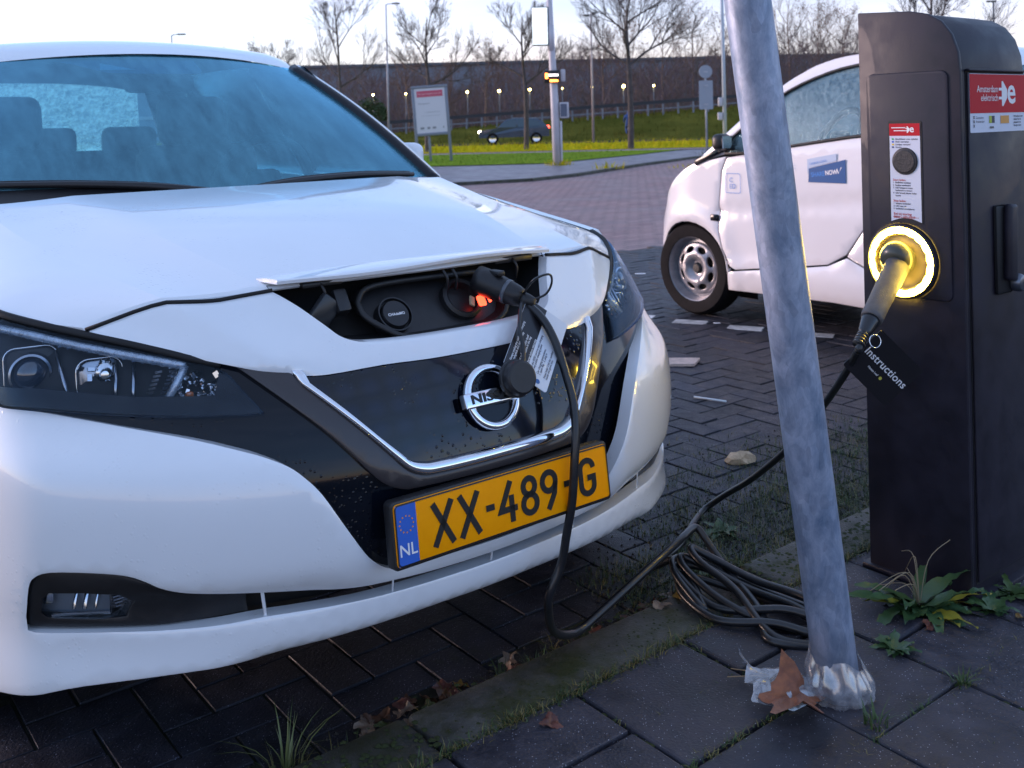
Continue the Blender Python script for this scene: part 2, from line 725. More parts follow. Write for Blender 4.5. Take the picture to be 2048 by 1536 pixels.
def Cl(l):
    a = abs(l)
    e = max(a - .77, 0)
    return .38 * a * a + .25 * a ** 4 + 12 * e * e


def F0(l, z):
    return _b0(z) + Cl(l)


def Fnose(l, z):
    d = abs(l) - (.383 + (z - .761) * 1.396)
    rid = .018 * max(0.0, 1 - abs(d) / .11) * sm(z, .735, .765)
    return Vector((l, F0(l, z) - rid, z))


def Fbump(l, z):
    a = abs(l)
    k = sm(z, .335, .40)
    b = F0(l, z) - .042 * (k * sm(a, .2, .36) + (1 - k) * sm(a, .06, .56)) * (1 - sm(z, .60, .69))
    b += max(0, .286 - z) * 1.1 * (1 - sm(a, .40, .55))          # under-chamfer of the lip
    b -= .022 * sm(a, .5, .72) * (1 - sm(z, .20, .30))           # flared lower corners
    b += .012 * sm(z, .405, .385) if False else 0
    b += .016 * (1 - sm(abs(z - .375), 0.0, .05)) * sm(a, .28, .40) * (1 - sm(a, .62, .72))   # hollow above the lower intake
    return Vector((l, b, z))


def onF(off):
    return lambda l, z: Vector((l, F0(l, z) + off, z))


def sym(half):
    """half: open path from the centre line (l=0) to the centre line on the right side (l>=0)"""
    left = [(-a, z) for a, z in half]
    right = [(a, z) for a, z in half if a > 1e-6][::-1]
    return left + right


def both(P):
    return [[(-a, z) for a, z in P], [(a, z) for a, z in P]]


car = empty('electric_car', (NX, NY, 0), TH)
tag(car, 'white electric hatchback charging at the post, yellow number plate and open front charging flap', 'car')
TAU = 2 * math.pi

# --- front bumper with the long lower opening
b_top = smooth2([(0, .374), (.1, .374), (.2, .373), (.238, .380), (.271, .402), (.302, .434), (.345, .498), (.378, .554), (.403, .585),
                 (.425, .605), (.453, .620), (.481, .631), (.55, .653), (.637, .674), (.706, .690), (.757, .700), (.806, .704), (.845, .708)])
b_out = [(.866, .70), (.868, .45), (.862, .215)]
b_bot = smooth2([(.84, .205), (.80, .219), (.72, .246), (.60, .2605), (.45, .2670), (.30, .2695), (.15, .2690), (0, .2685)], 4)
h_top = smooth2([(0, .347), (.12, .348), (.24, .355), (.33, .368), (.41, .3805), (.476, .390), (.553, .400), (.59, .407), (.619, .418),
                 (.64, .431), (.668, .443), (.713, .448), (.765, .447), (.785, .436), (.792, .414), (.793, .36)])
h_bot = [(.790, .334)] + smooth2([(.78, .332), (.70, .3365), (.62, .3365), (.53, .338), (.456, .3415), (.37, .3375), (.25, .3300), (.12, .3262), (0, .3255)], 3)
bump_outer = sym(b_top + b_out + b_bot)
bump_hole = sym(h_top + h_bot)
drape('bumper', bump_outer, Fbump, PAINT, car, holes=[bump_hole], step=0.022, rim=0.035, rnd=0.005)
# dark back of the lower intake
hb = [(a * 1.0, z) for a, z in bump_hole]
drape('intake_liner', [(a, z + (.012 if z > .36 else -.012)) for a, z in bump_hole], lambda l, z: Fbump(l, z) + Vector((0, .085, 0)), BLACK_VOID, car, step=0.04, rim=0, rnd=0)
# fog lamp bezels fill the outer ends of the opening
bez = [(.474, .343), (.53, .340), (.585, .341), (.69, .342), (.785, .339), (.787, .41), (.782, .434), (.765, .442), (.713, .443), (.668, .438),
       (.64, .426), (.619, .413), (.59, .402), (.553, .395), (.478, .386)]
fogP = [(.772, .392), (.764, .404), (.72, .406), (.672, .402), (.646, .386), (.656, .358), (.69, .355), (.764, .357), (.772, .366)]
for s in (-1, 1):
    bz = drape('fog_lamp_bezel', [(s * a, z) for a, z in bez], lambda l, z: Fbump(l, z) + Vector((0, .016 + .020 * (1 - sm(abs(l), .50, .63)) , 0)), BLACK_SATIN, car,
               holes=[[(s * a, z) for a, z in fogP]], step=0.025, rim=0.03, rnd=0.003)
    fl = empty('fog_lamp')
    fl.parent = car
    drape('bowl', [(s * a, z) for a, z in fogP], lambda l, z: Fbump(l, z) + Vector((0, .055, 0)), mat('fog_bowl', (.30, .33, .38), rough=.35, metal=.3), fl, step=0.02, rim=0.03, rimdir=(0, -1, 0), rnd=0)
    fq = lambda a_, z_, o_: Fbump(s * a_, z_) + Vector((0, o_, 0))
    box('bulb_block', fq(.757, .388, .046), (.016, .014, .022), SILVER, fl, bev=.003, rot=Matrix.Rotation(s * .5, 3, 'Z'))
    for a_, w_ in ((.722, .006), (.708, .008), (.693, .005)):
        box('reflector_fin', fq(a_, .384, .046), (w_, .004, .032), SILVER, fl, bev=.001, rot=Matrix.Rotation(s * .9, 3, 'Z') @ Matrix.Rotation(-.35, 3, 'X'))
    box('side_reflector', fq(.664, .380, .046), (.030, .004, .038), mat('fog_reflector', (.45, .42, .42), rough=.25, metal=1), fl, bev=.001, rot=Matrix.Rotation(s * -.5, 3, 'Z'))
    for k in range(4):
        box('reflector_rib', fq(.656 + .002 * k, .372 + k * .0065, .040), (.026, .004, .0028), SILVER, fl)
    box('lower_trim', fq(.715, .3585, .036), (.10, .004, .003), SILVER, fl, rot=Matrix.Rotation(s * .62, 3, 'Z'))
    drape('cover', [(s * a, z) for a, z in fogP], lambda l, z: Fbump(l, z) + Vector((0, .024, 0)), HEAD_GLASS, fl, step=0.03, rim=0, rnd=0)
# pale struts across the intake
for l0, l1 in ((-.465, -.455), (-.224, -.223), (0, 0), (.223, .222), (.455, .465)):
    zt = .392 if abs(l0) > .4 else .356
    zb = .338 if abs(l0) > .4 else .322
    p0 = Fbump(l0, zt) + Vector((0, .012, 0))
    p1 = Fbump(l1, zb) + Vector((0, .012, 0))
    bm = bmesh.new()
    d = (p1 - p0)
    bm_box(bm, (p0 + p1) / 2, (.0032, .006, d.length), Vector((0, 0, 1)).rotation_difference(d).to_matrix(), .0015, 1)
    mkbm('intake_strut', bm, PAINT, car, ang=R(40))

# --- gloss black mask behind the grille and under the lamps
m_half = [(0, .355), (.22, .36), (.29, .40), (.36, .49), (.41, .56), (.47, .605), (.56, .637), (.65, .657), (.75, .682), (.83, .69), (.855, .715), (.84, .735),
          (.75, .735), (.62, .72), (.50, .715), (.47, .78), (.36, .765), (0, .765)]
drape('front_mask', sym(m_half), onF(.014), BLACK_GLOSS, car, step=0.03, rim=0, rnd=0)

# --- dark V frame, chrome V and the grille panel inside it
vo = smooth2([(.455, .758), (.40, .705), (.345, .650), (.310, .610), (.275, .566), (.248, .540), (.215, .525), (.18, .5225), (0, .5225)], 4)
co = smooth2([(.374, .735), (.318, .680), (.262, .622), (.226, .582), (.203, .558), (.175, .545), (.14, .542), (0, .542)], 4)
ci = smooth2([(.357, .735), (.302, .680), (.247, .622), (.214, .590), (.196, .573), (.17, .565), (.14, .563), (0, .563)], 4)


def vband(name, outer, inner, off, m, rim, rnd, step=.02):
    # outer goes from the top end to the centre, inner the same
    P = [(-a, z) for a, z in outer] + [(a, z) for a, z in outer[:-1]][::-1] + [(a, z) for a, z in inner] + [(-a, z) for a, z in inner[:-1]][::-1]
    return drape(name, P, onF(off), m, car, step=step, rim=rim, rnd=rnd)


vband('grille_surround', [(.455, .758)] + vo[1:], [(.378, .757)] + co[1:], -.003, GUNMETAL, .02, .004)


def resample(P, n):
    d = [0.0]
    for i in range(1, len(P)):
        d.append(d[-1] + math.hypot(P[i][0] - P[i - 1][0], P[i][1] - P[i - 1][1]))
    out = []
    j = 0
    for k in range(n + 1):
        t = d[-1] * k / n
        while j < len(P) - 2 and d[j + 1] < t:
            j += 1
        q = (t - d[j]) / max(1e-9, d[j + 1] - d[j])
        out.append((lerp(P[j][0], P[j + 1][0], q), lerp(P[j][1], P[j + 1][1], q)))
    return out


# chrome strip: one even cross-section swept round the V
ro_, ri_ = resample([(.372, .748)] + co[1:], 60), resample([(.352, .746)] + ci[1:], 60)
strip = [((-o_[0], o_[1]), (-i_[0], i_[1])) for o_, i_ in zip(ro_, ri_)] + [(o_, i_) for o_, i_ in zip(ro_[:-1], ri_[:-1])][::-1]
sec = ((0, .012), (0, -.006), (.10, -.0095), (.30, -.0115), (.50, -.012), (.70, -.0115), (.90, -.0095), (1, -.006), (1, .012))
V, Fc = [], []
for o_, i_ in strip:
    for t_, of_ in sec:
        l_, z_ = lerp(o_[0], i_[0], t_), lerp(o_[1], i_[1], t_)
        V.append(Vector((l_, F0(l_, z_) + of_, z_)))
ns_ = len(sec)
for k in range(len(strip) - 1):
    for j in range(ns_ - 1):
        Fc.append((k * ns_ + j, k * ns_ + j + 1, (k + 1) * ns_ + j + 1, (k + 1) * ns_ + j))
Fc += [tuple(range(ns_)), tuple(range((len(strip) - 1) * ns_, len(strip) * ns_))]
mk('chrome_v', V, Fc, CHROME, car, smooth=True)
gp = [(-a, z) for a, z in ci] + [(a, z) for a, z in ci[:-1]][::-1]
gp = [(-.352, .757)] + gp[1:-1] + [(.352, .757)]
# grille panel: dark translucent panel with a faint embossed cell pattern
gm = bpy.data.materials.new('grille_panel_black')
gm.use_nodes = True
nt = gm.node_tree
pb = nt.nodes['Principled BSDF']
pb.inputs['Base Color'].default_value = (.004, .008, .02, 1)
pb.inputs['Roughness'].default_value = .09
pb.inputs['Coat Weight'].default_value = .3
pb.inputs['Specular IOR Level'].default_value = .4
tcn = nt.nodes.new('ShaderNodeTexCoord')
mpn = nt.nodes.new('ShaderNodeMapping')
mpn.inputs['Scale'].default_value = (21, 0.001, 27)
von = nt.nodes.new('ShaderNodeTexVoronoi')
von.inputs['Randomness'].default_value = 0.0
von.inputs['Scale'].default_value = 1.0
bpn = nt.nodes.new('ShaderNodeBump')
bpn.inputs['Strength'].default_value = .05
bpn.inputs['Distance'].default_value = .004
rpn = nt.nodes.new('ShaderNodeValToRGB')
rpn.color_ramp.elements[0].color = (.003, .007, .020, 1)
rpn.color_ramp.elements[1].color = (.002, .003, .006, 1)
rpn.color_ramp.elements[0].position = .15
rpn.color_ramp.elements[1].position = .5
nt.links.new(tcn.outputs['Object'], mpn.inputs[0])
nt.links.new(mpn.outputs[0], von.inputs['Vector'])
nt.links.new(von.outputs['Distance'], bpn.inputs['Height'])
nt.links.new(von.outputs['Distance'], rpn.inputs[0])
nt.links.new(rpn.outputs[0], pb.inputs['Base Color'])
nt.links.new(bpn.outputs[0], pb.inputs['Normal'])
add_droplets(gm, 95, .8, .002, .33)
drape('grille_panel', gp, onF(.006), gm, car, step=0.02, rim=0, rnd=0)

# --- emblem
em = empty('emblem')
em.parent = car
emn = Vector((0, -1, .42)).normalized()
emc = Vector((0, F0(0, .652) - .004, .652))
EM = frame(emc, (1, 0, 0), emn)
ring = []
for k in range(48):
    a = TAU * k / 48
    ring.append(EM @ Vector((.0565 * math.cos(a), .0565 * math.sin(a), .006)))
V, Fc = [], []
for k in range(48):          # flat-topped chrome ring
    a = TAU * k / 48
    for (r, zz) in ((.0475, 0), (.0485, .009), (.0515, .012), (.061, .012), (.064, .009), (.065, 0)):
        V.append(EM @ Vector((r * math.cos(a), r * math.sin(a), zz)))
for k in range(48):
    k2 = (k + 1) % 48
    for j in range(5):
        Fc.append((k * 6 + j, k * 6 + j + 1, k2 * 6 + j + 1, k2 * 6 + j))
mk('ring', V, Fc, CHROME, em, smooth=True)
lathe('backing', [(.0001, .001), (.048, .001)], BLACK_GLOSS, em, 40, EM)
bar = poly_plate('name_bar', rrect(.150, .030, .004), .016, CHROME, EM @ Matrix.Translation((0, 0, .020)), em, bev=.003)
text('lettering', 'NISSAN', .0245, INK_BLACK, EM @ Matrix.Translation((0, 0, .0212)), em, bold=.0006, sx=1.42, spacing=1.05, depth=.0006)

# --- number plate
pl = empty('number_plate')
pl.parent = car
PM = frame(Vector((0, -.030, .461)), (1, 0, 0), (0, -1, .12))
poly_plate('holder', rrect(.530, .121, .010), .024, BLACK_SATIN, PM @ Matrix.Translation((0, 0, -.003)), pl, bev=.004)
poly_plate('plate', rrect(.520, .110, .008), .003, PLATE_Y, PM, pl, bev=.0008)
poly_plate('country_band', [(-.2575, -.0525), (-.2575 + .043, -.0525), (-.2575 + .043, .0525), (-.2575, .0525)], .0004, PLATE_B, PM @ Matrix.Translation((0, 0, .0006)), pl)
# raised black border line
V, Fc = [], []
o1, o2 = rrect(.519, .109, .008), rrect(.513, .103, .006)
for p in o1:
    V.append(PM @ Vector((p[0], p[1], .0004)))
for p in o2:
    V.append(PM @ Vector((p[0], p[1], .0009)))
n_ = len(o1)
for i in range(n_):
    Fc.append((i, (i + 1) % n_, n_ + (i + 1) % n_, n_ + i))
mk('border_line', V, Fc, INK_BLACK, pl, fix=False)


def plate_glyphs():
    """condensed stroke lettering of the plate, one raised mesh per character"""
    t = .0115
    H = .077

    def stroke(mb, pts, closed=False):
        n = len(pts)
        L_, R_ = [], []
        for i in range(n):
            a = Vector(pts[i - 1]) if (i > 0 or closed) else None
            b = Vector(pts[i])
            c = Vector(pts[(i + 1) % n]) if (i < n - 1 or closed) else None
            d1 = (b - a).normalized() if a is not None else (c - b).normalized()
            d2 = (c - b).normalized() if c is not None else d1
            nrm = (Vector((-d1.y, d1.x)) + Vector((-d2.y, d2.x)))
            nrm.normalize()
            k = 1 / max(.5, nrm.dot(Vector((-d1.y, d1.x))))
            L_.append(b + nrm * (t / 2 * k))
            R_.append(b - nrm * (t / 2 * k))
        V, Fc = [], []
        for i in range(n):
            V += [(L_[i].x, L_[i].y, .0012), (R_[i].x, R_[i].y, .0012), (L_[i].x, L_[i].y, -.001), (R_[i].x, R_[i].y, -.001)]
        for i in range(n if closed else n - 1):
            j = (i + 1) % n
            Fc += [(4 * i, 4 * j, 4 * j + 1, 4 * i + 1), (4 * i, 4 * i + 2, 4 * j + 2, 4 * j), (4 * i + 1, 4 * j + 1, 4 * j + 3, 4 * i + 3)]
        mb.add(V, Fc)

    def arc(cx, cy, rx, ry, a0, a1, n=10):
        return [(cx + rx * math.cos(R(lerp(a0, a1, i / n))), cy + ry * math.sin(R(lerp(a0, a1, i / n)))) for i in range(n + 1)]
    h = H / 2 - t / 2
    G = {}
    w = .023
    for ch in 'X':
        mb = MB()
        stroke(mb, [(-w + .002, -h - t / 2), (w - .002, h + t / 2)])
        stroke(mb, [(-w + .002, h + t / 2), (w - .002, -h - t / 2)])
        G['X'] = mb
    mb = MB()
    stroke(mb, [(-.010, 0), (.010, 0)])
    G['-'] = mb
    mb = MB()
    stroke(mb, [(.008, h + t / 2), (-.019, -h * .42), (.021, -h * .42)])
    stroke(mb, [(.008, .012), (.008, -h - t / 2)])
    G['4'] = mb
    mb = MB()
    r1, r2 = h * .47, h * .53
    stroke(mb, arc(0, h - r1, .0145, r1, 0, 360, 20)[:-1], True)
    stroke(mb, arc(0, -h + r2, .0170, r2, 0, 360, 20)[:-1], True)
    G['8'] = mb
    mb = MB()
    r = h * .55
    stroke(mb, arc(0, h - r, .0170, r, 0, 360, 20)[:-1], True)
    stroke(mb, [(.0168, h - r - .002), (.012, -.010), (-.006, -h - t / 2)])
    G['9'] = mb
    mb = MB()
    stroke(mb, [(.0175, h * .5)] + arc(0, h - .0165, .0175, .0165, 12, 180, 12) + arc(0, -h + .0165, .0175, .0165, 180, 360, 12) + [(.0175, -.002), (.0, -.002)])
    G['G'] = mb
    return G


GL = plate_glyphs()
xs_ = [(-.158, 'X'), (-.098, 'X'), (-.050, '-'), (-.006, '4'), (.047, '8'), (.098, '9'), (.146, '-'), (.200, 'G')]
for x_, ch in xs_:
    g_ = GL[ch]
    mb = MB()
    mb.add([PM @ (v + Vector((x_, 0, .0003))) for v in g_.v], g_.f)
    mb.build('plate_character', INK_BLACK, pl, fix=False)
text('country_letters', 'NL', .030, INK_WHITE, PM @ Matrix.Translation((-.2365, -.027, .0013)), pl, bold=.0003)
mb = MB()
for k in range(12):
    a = TAU * k / 12
    mb.add([PM @ Vector((-.2365 + .0145 * math.cos(a) + .0022 * math.cos(TAU * j / 10 + .3) * (1 if j % 2 else .45), .018 + .0145 * math.sin(a) + .0022 * math.sin(TAU * j / 10 + .3) * (1 if j % 2 else .45), .0013)) for j in range(10)], [tuple(range(10))])
mb.build('star_ring', PLATE_Y, pl, fix=False)

# --- upper nose panel around the charging port
n_low = smooth2([(0, .735), (.1, .735), (.2, .737), (.31, .733), (.36, .737), (.417, .749), (.499, .772), (.60, .799), (.668, .824)])
n_up = [(.633, .838), (.592, .853), (.562, .863), (.5385, .8685)] + smooth2([(.48, .866), (.447, .866), (.393, .871), (.350, .875)])
n_port = smooth2([(.340, .868), (.314, .846), (.282, .813), (.263, .793), (.239, .782), (.211, .777), (.15, .774), (.084, .773), (0, .773)])
CR = [(.538, .868), (.383, .757)]
drape('nose_panel', sym(n_low + n_up + n_port), Fnose, PAINT, car, step=0.02, rim=0.03, rnd=0.0045, lines=both(CR))

# --- charging port
port = empty('charging_port')
port.parent = car
pp = [(.352, .885)] + [(a * 1.01, z - .006) for a, z in n_port]
drape('liner', sym([(0, .890)] + pp), onF(.125), BLACK_VOID, port, step=0.05, rim=0.11, rimdir=(0, -1, 0), rnd=0)
gk = [(-.179, .836), (-.156, .856), (-.111, .864), (-.027, .866), (.069, .864), (.150, .860), (.185, .838), (.178, .805), (.150, .778), (.098, .765), (0, .764), (-.104, .767), (-.145, .785), (-.177, .812)]
gkp = [Vector((a, F0(a, z) + .052, z)) for a, z in gk]
gkp = catmull(gkp + [gkp[0]], 5)[:-1]
tube('gasket', gkp, .0065, RUBBER, port, 8, closed=True)
drape('socket_plate', gk, onF(.085), BLACK_SATIN, port, step=0.04, rim=0.03, rimdir=(0, -1, 0), rnd=0)
pn = Vector((0, -1, .75)).normalized()
for (cl, cz, rr, nm) in ((-.108, .800, .036, 'quick_charge_cap'), (.070, .812, .044, 'charge_socket')):
    c = Vector((cl, F0(cl, cz) + .076, cz))
    M_ = frame(c, (1, 0, 0), pn)
    lathe(nm, [(0.0, .016), (rr * .8, .016), (rr * .86, .012), (rr * .88, .002), (rr, .002), (rr, .014), (rr * 1.08, .014), (rr * 1.1, -.02)] if nm == 'quick_charge_cap' else
          [(0.0, -.01), (rr * .82, -.01), (rr * .84, .012), (rr * .96, .016), (rr * 1.1, .010), (rr * 1.12, -.02)], BLACK_SATIN, port, 32, M_)
    if nm == 'quick_charge_cap':
        text('cap_lettering', 'CHAdeMO', .0085, INK_WHITE, M_ @ Matrix.Translation((0, -.002, .0166)), port, bold=.0002)
# hinge arms, bracket and release hook
for (a, z) in ((-.25, .87), (.03, .868), (.055, .868), (.24, .87)):
    p0 = Vector((a, F0(a, z) + .03, z + .012))
    tube('hinge_arm', catmull([p0, p0 + Vector((.004, -.012, -.018)), p0 + Vector((.006, -.004, -.045))], 4), .0035, BLACK_SATIN, port, 6)
box('latch_block', Vector((-.215, F0(-.215, .84) + .05, .84)), (.03, .03, .05), BLACK_SATIN, port, bev=.005, rot=Matrix.Rotation(-.6, 3, 'X'))
box('side_duct', Vector((-.255, F0(-.25, .82) + .06, .825)), (.05, .02, .07), mat('duct_plastic', (.02, .022, .026), rough=.3), port, bev=.008, rot=Matrix.Rotation(.7, 3, 'Y'))
# little red tongue inside the opened socket, emission added to its red colour
RED_GLOW = mat('red_tongue', (.6, .02, .015), rough=.3, emit=(1, .05, .02), estr=1.3)
c = Vector((.108, F0(.108, .806) + .055, .808))
box('red_tongue', c, (.020, .006, .024), RED_GLOW, port, bev=.004, rot=Matrix.Rotation(-.6, 3, 'X'))
box('red_rib', c + Vector((.021, .002, .006)), (.006, .006, .026), RED_GLOW, port, bev=.002, rot=Matrix.Rotation(-.6, 3, 'X'))
box('warning_sticker', c + Vector((-.024, .002, .002)), (.012, .004, .022), mat('warning_paper', (.45, .35, .22), rough=.6), port, rot=Matrix.Rotation(.5, 3, 'Y') @ Matrix.Rotation(-.6, 3, 'X'))

# --- hood, built between four guide lines
gC = [(0, .232, .890), (0, .40, .930), (0, .65, .985), (0, .90, 1.020), (0, 1.08, 1.038)]
gA = [(.362, .284, .882), (.385, .42, .912), (.425, .62, .953), (.455, .85, .992), (.49, 1.158, 1.034)]
gB = [(.5385, .343, .8765), (.56, .43, .890), (.615, .65, .921), (.66, .87, .955), (.70, 1.238, 1.018)]
gD = [(.668, .386, .832), (.745, .478, .846), (.795, .60, .872), (.822, .86, .902), (.815, 1.28, .950)]


def guide(g):
    ts = [0, .2, .46, .72, 1.0]
    fx, fy, fz = (pchip(ts, [p[i] for p in g]) for i in range(3))
    return lambda t: Vector((fx(t), fy(t), fz(t)))


hC, hA, hB, hD = guide(gC), guide(gA), guide(gB), guide(gD)


def hood_pt(t, u):
    """t front to rear, u in [-1, 1] across"""
    s = -1 if u < 0 else 1
    a = abs(u)
    pc, pa, pb_, pd = hC(t), hA(t), hB(t), hD(t)
    if a < .5:
        k = a / .5
        q = Vector((lerp(pc.x, pa.x, k), lerp(pc.y, pa.y, k * k * .8 + k * .2), lerp(pc.z, pa.z, k ** 2.2)))
    elif a < .75:
        k = (a - .5) / .25
        q = pa.lerp(pb_, k)
        q.z -= .0025 * math.sin(math.pi * k)
    else:
        k = (a - .75) / .25
        q = pb_.lerp(pd, k)
        q.z += .005 * math.sin(math.pi * k)
    q.x *= s
    return q


def hood_grid(i, j):
    t, u = i, j * 2 - 1
    q = hood_pt(t, u)
    if i < .001:
        q.z -= .006
        q.y += .001
    return q


us_ = []
nU = 48
bm = bmesh.new()
tt = [-.0] + [.012, .03] + [.03 + .97 * (k / 22) for k in range(1, 23)]
rows = []
for k, t in enumerate(tt):
    row = []
    for j in range(nU + 1):
        q = hood_pt(t, -1 + 2 * j / nU)
        if k == 0:
            q.z -= .005
        row.append(bm.verts.new(q))
    rows.append(row)
for k in range(len(rows) - 1):
    for j in range(nU):
        bm.faces.new([rows[k][j], rows[k][j + 1], rows[k + 1][j + 1], rows[k + 1][j]])
be = [e for e in bm.edges if len(e.link_faces) == 1]
r_ = bmesh.ops.extrude_edge_only(bm, edges=be)
for v in [g for g in r_['geom'] if isinstance(g, bmesh.types.BMVert)]:
    v.co.z -= .004 if (v.co.y < .34 and abs(v.co.x) < .37) else .014
    v.co.y += .006
hood_ob = mkbm('hood', bm, PAINT, car, ang=R(30))
# the two creases on each side stay sharp
hme = hood_ob.data
cols = {}
for e in hme.edges:
    a, b = hme.vertices[e.vertices[0]].index, hme.vertices[e.vertices[1]].index
    nrow = nU + 1
    if a < nrow * len(tt) and b < nrow * len(tt) and a % nrow == b % nrow and abs(a - b) == nrow:
        j = a % nrow
        if j in (6, 42) or (j in (12, 36) and min(a, b) // nrow < 14):
            e.use_edge_sharp = True
# dark strip put in for the shade in the gap between hood and nose panel
for s in (-1, 1):
    gp_ = []
    for a, z in [(.668, .826)] + n_up:
        q = Fnose(a, z)
        gp_.append(Vector((s * a, q.y + .006, z + .0035)))
    tube('hood_gap_shade', gp_, .0042, BLACK_VOID, car, 6)

# --- open charging flap, folded back on the leading edge of the hood
bm = bmesh.new()
top, botm = [], []
NL_ = 40
for j in range(NL_ + 1):
    l = -.347 + .694 * j / NL_
    a = abs(l) / .347
    wav = .004 * math.sin(l * 9)
    fr = Vector((l, .226 + .20 * l * l, .8900 + .006 * (1 - a * a) + .0035 * math.sin(l * 11)))
    u = 0.5 * abs(l) / .362 * (1 if l > 0 else -1)
    back = hood_pt(.075, u)
    pts = [fr + Vector((0, .0012, -.0015)), fr + Vector((0, -.0008, .005)), fr + Vector((0, .003, .0078)),
           fr.lerp(back, .25) + Vector((0, 0, .0070)), fr.lerp(back, .6) + Vector((0, 0, .005)), back + Vector((0, 0, .0010)), back + Vector((0, 0, -.004))]
    top.append([bm.verts.new(p) for p in pts])
for j in range(NL_):
    for k in range(6):
        bm.faces.new([top[j][k], top[j + 1][k], top[j + 1][k + 1], top[j][k + 1]])
bm.faces.new(top[0])
bm.faces.new(top[-1])
for j in range(NL_):
    bm.faces.new([top[j][0], top[j][6], top[j + 1][6], top[j + 1][0]])
lid = mkbm('charging_flap', bm, PAINT, car, ang=R(30))
for (a0, a1, th) in ((-.29, -.20, .010), (.19, .30, .014)):
    lm = (a0 + a1) / 2
    box('flap_bracket', Vector((lm, .262 + .145 * lm * lm, .880)), (a1 - a0, .03, th), BLACK_SATIN, lid, bev=.003)

# --- headlights
lens_o = smooth2([(.432, .683), (.459, .725), (.474, .750), (.491, .761), (.523, .770), (.552, .780), (.618, .800), (.693, .820), (.749, .836), (.785, .848), (.825, .862)])
lens_o += [(.850, .866), (.862, .850), (.855, .79), (.840, .735), (.818, .709)] + smooth2([(.805, .705), (.752, .704), (.697, .699), (.621, .692), (.543, .686), (.459, .682)])


def lens_pt(off):
    def f(l, z):
        return Vector((l, F0(l, z) + off - .014 * sm(abs(l), .5, .7), z))
    return f


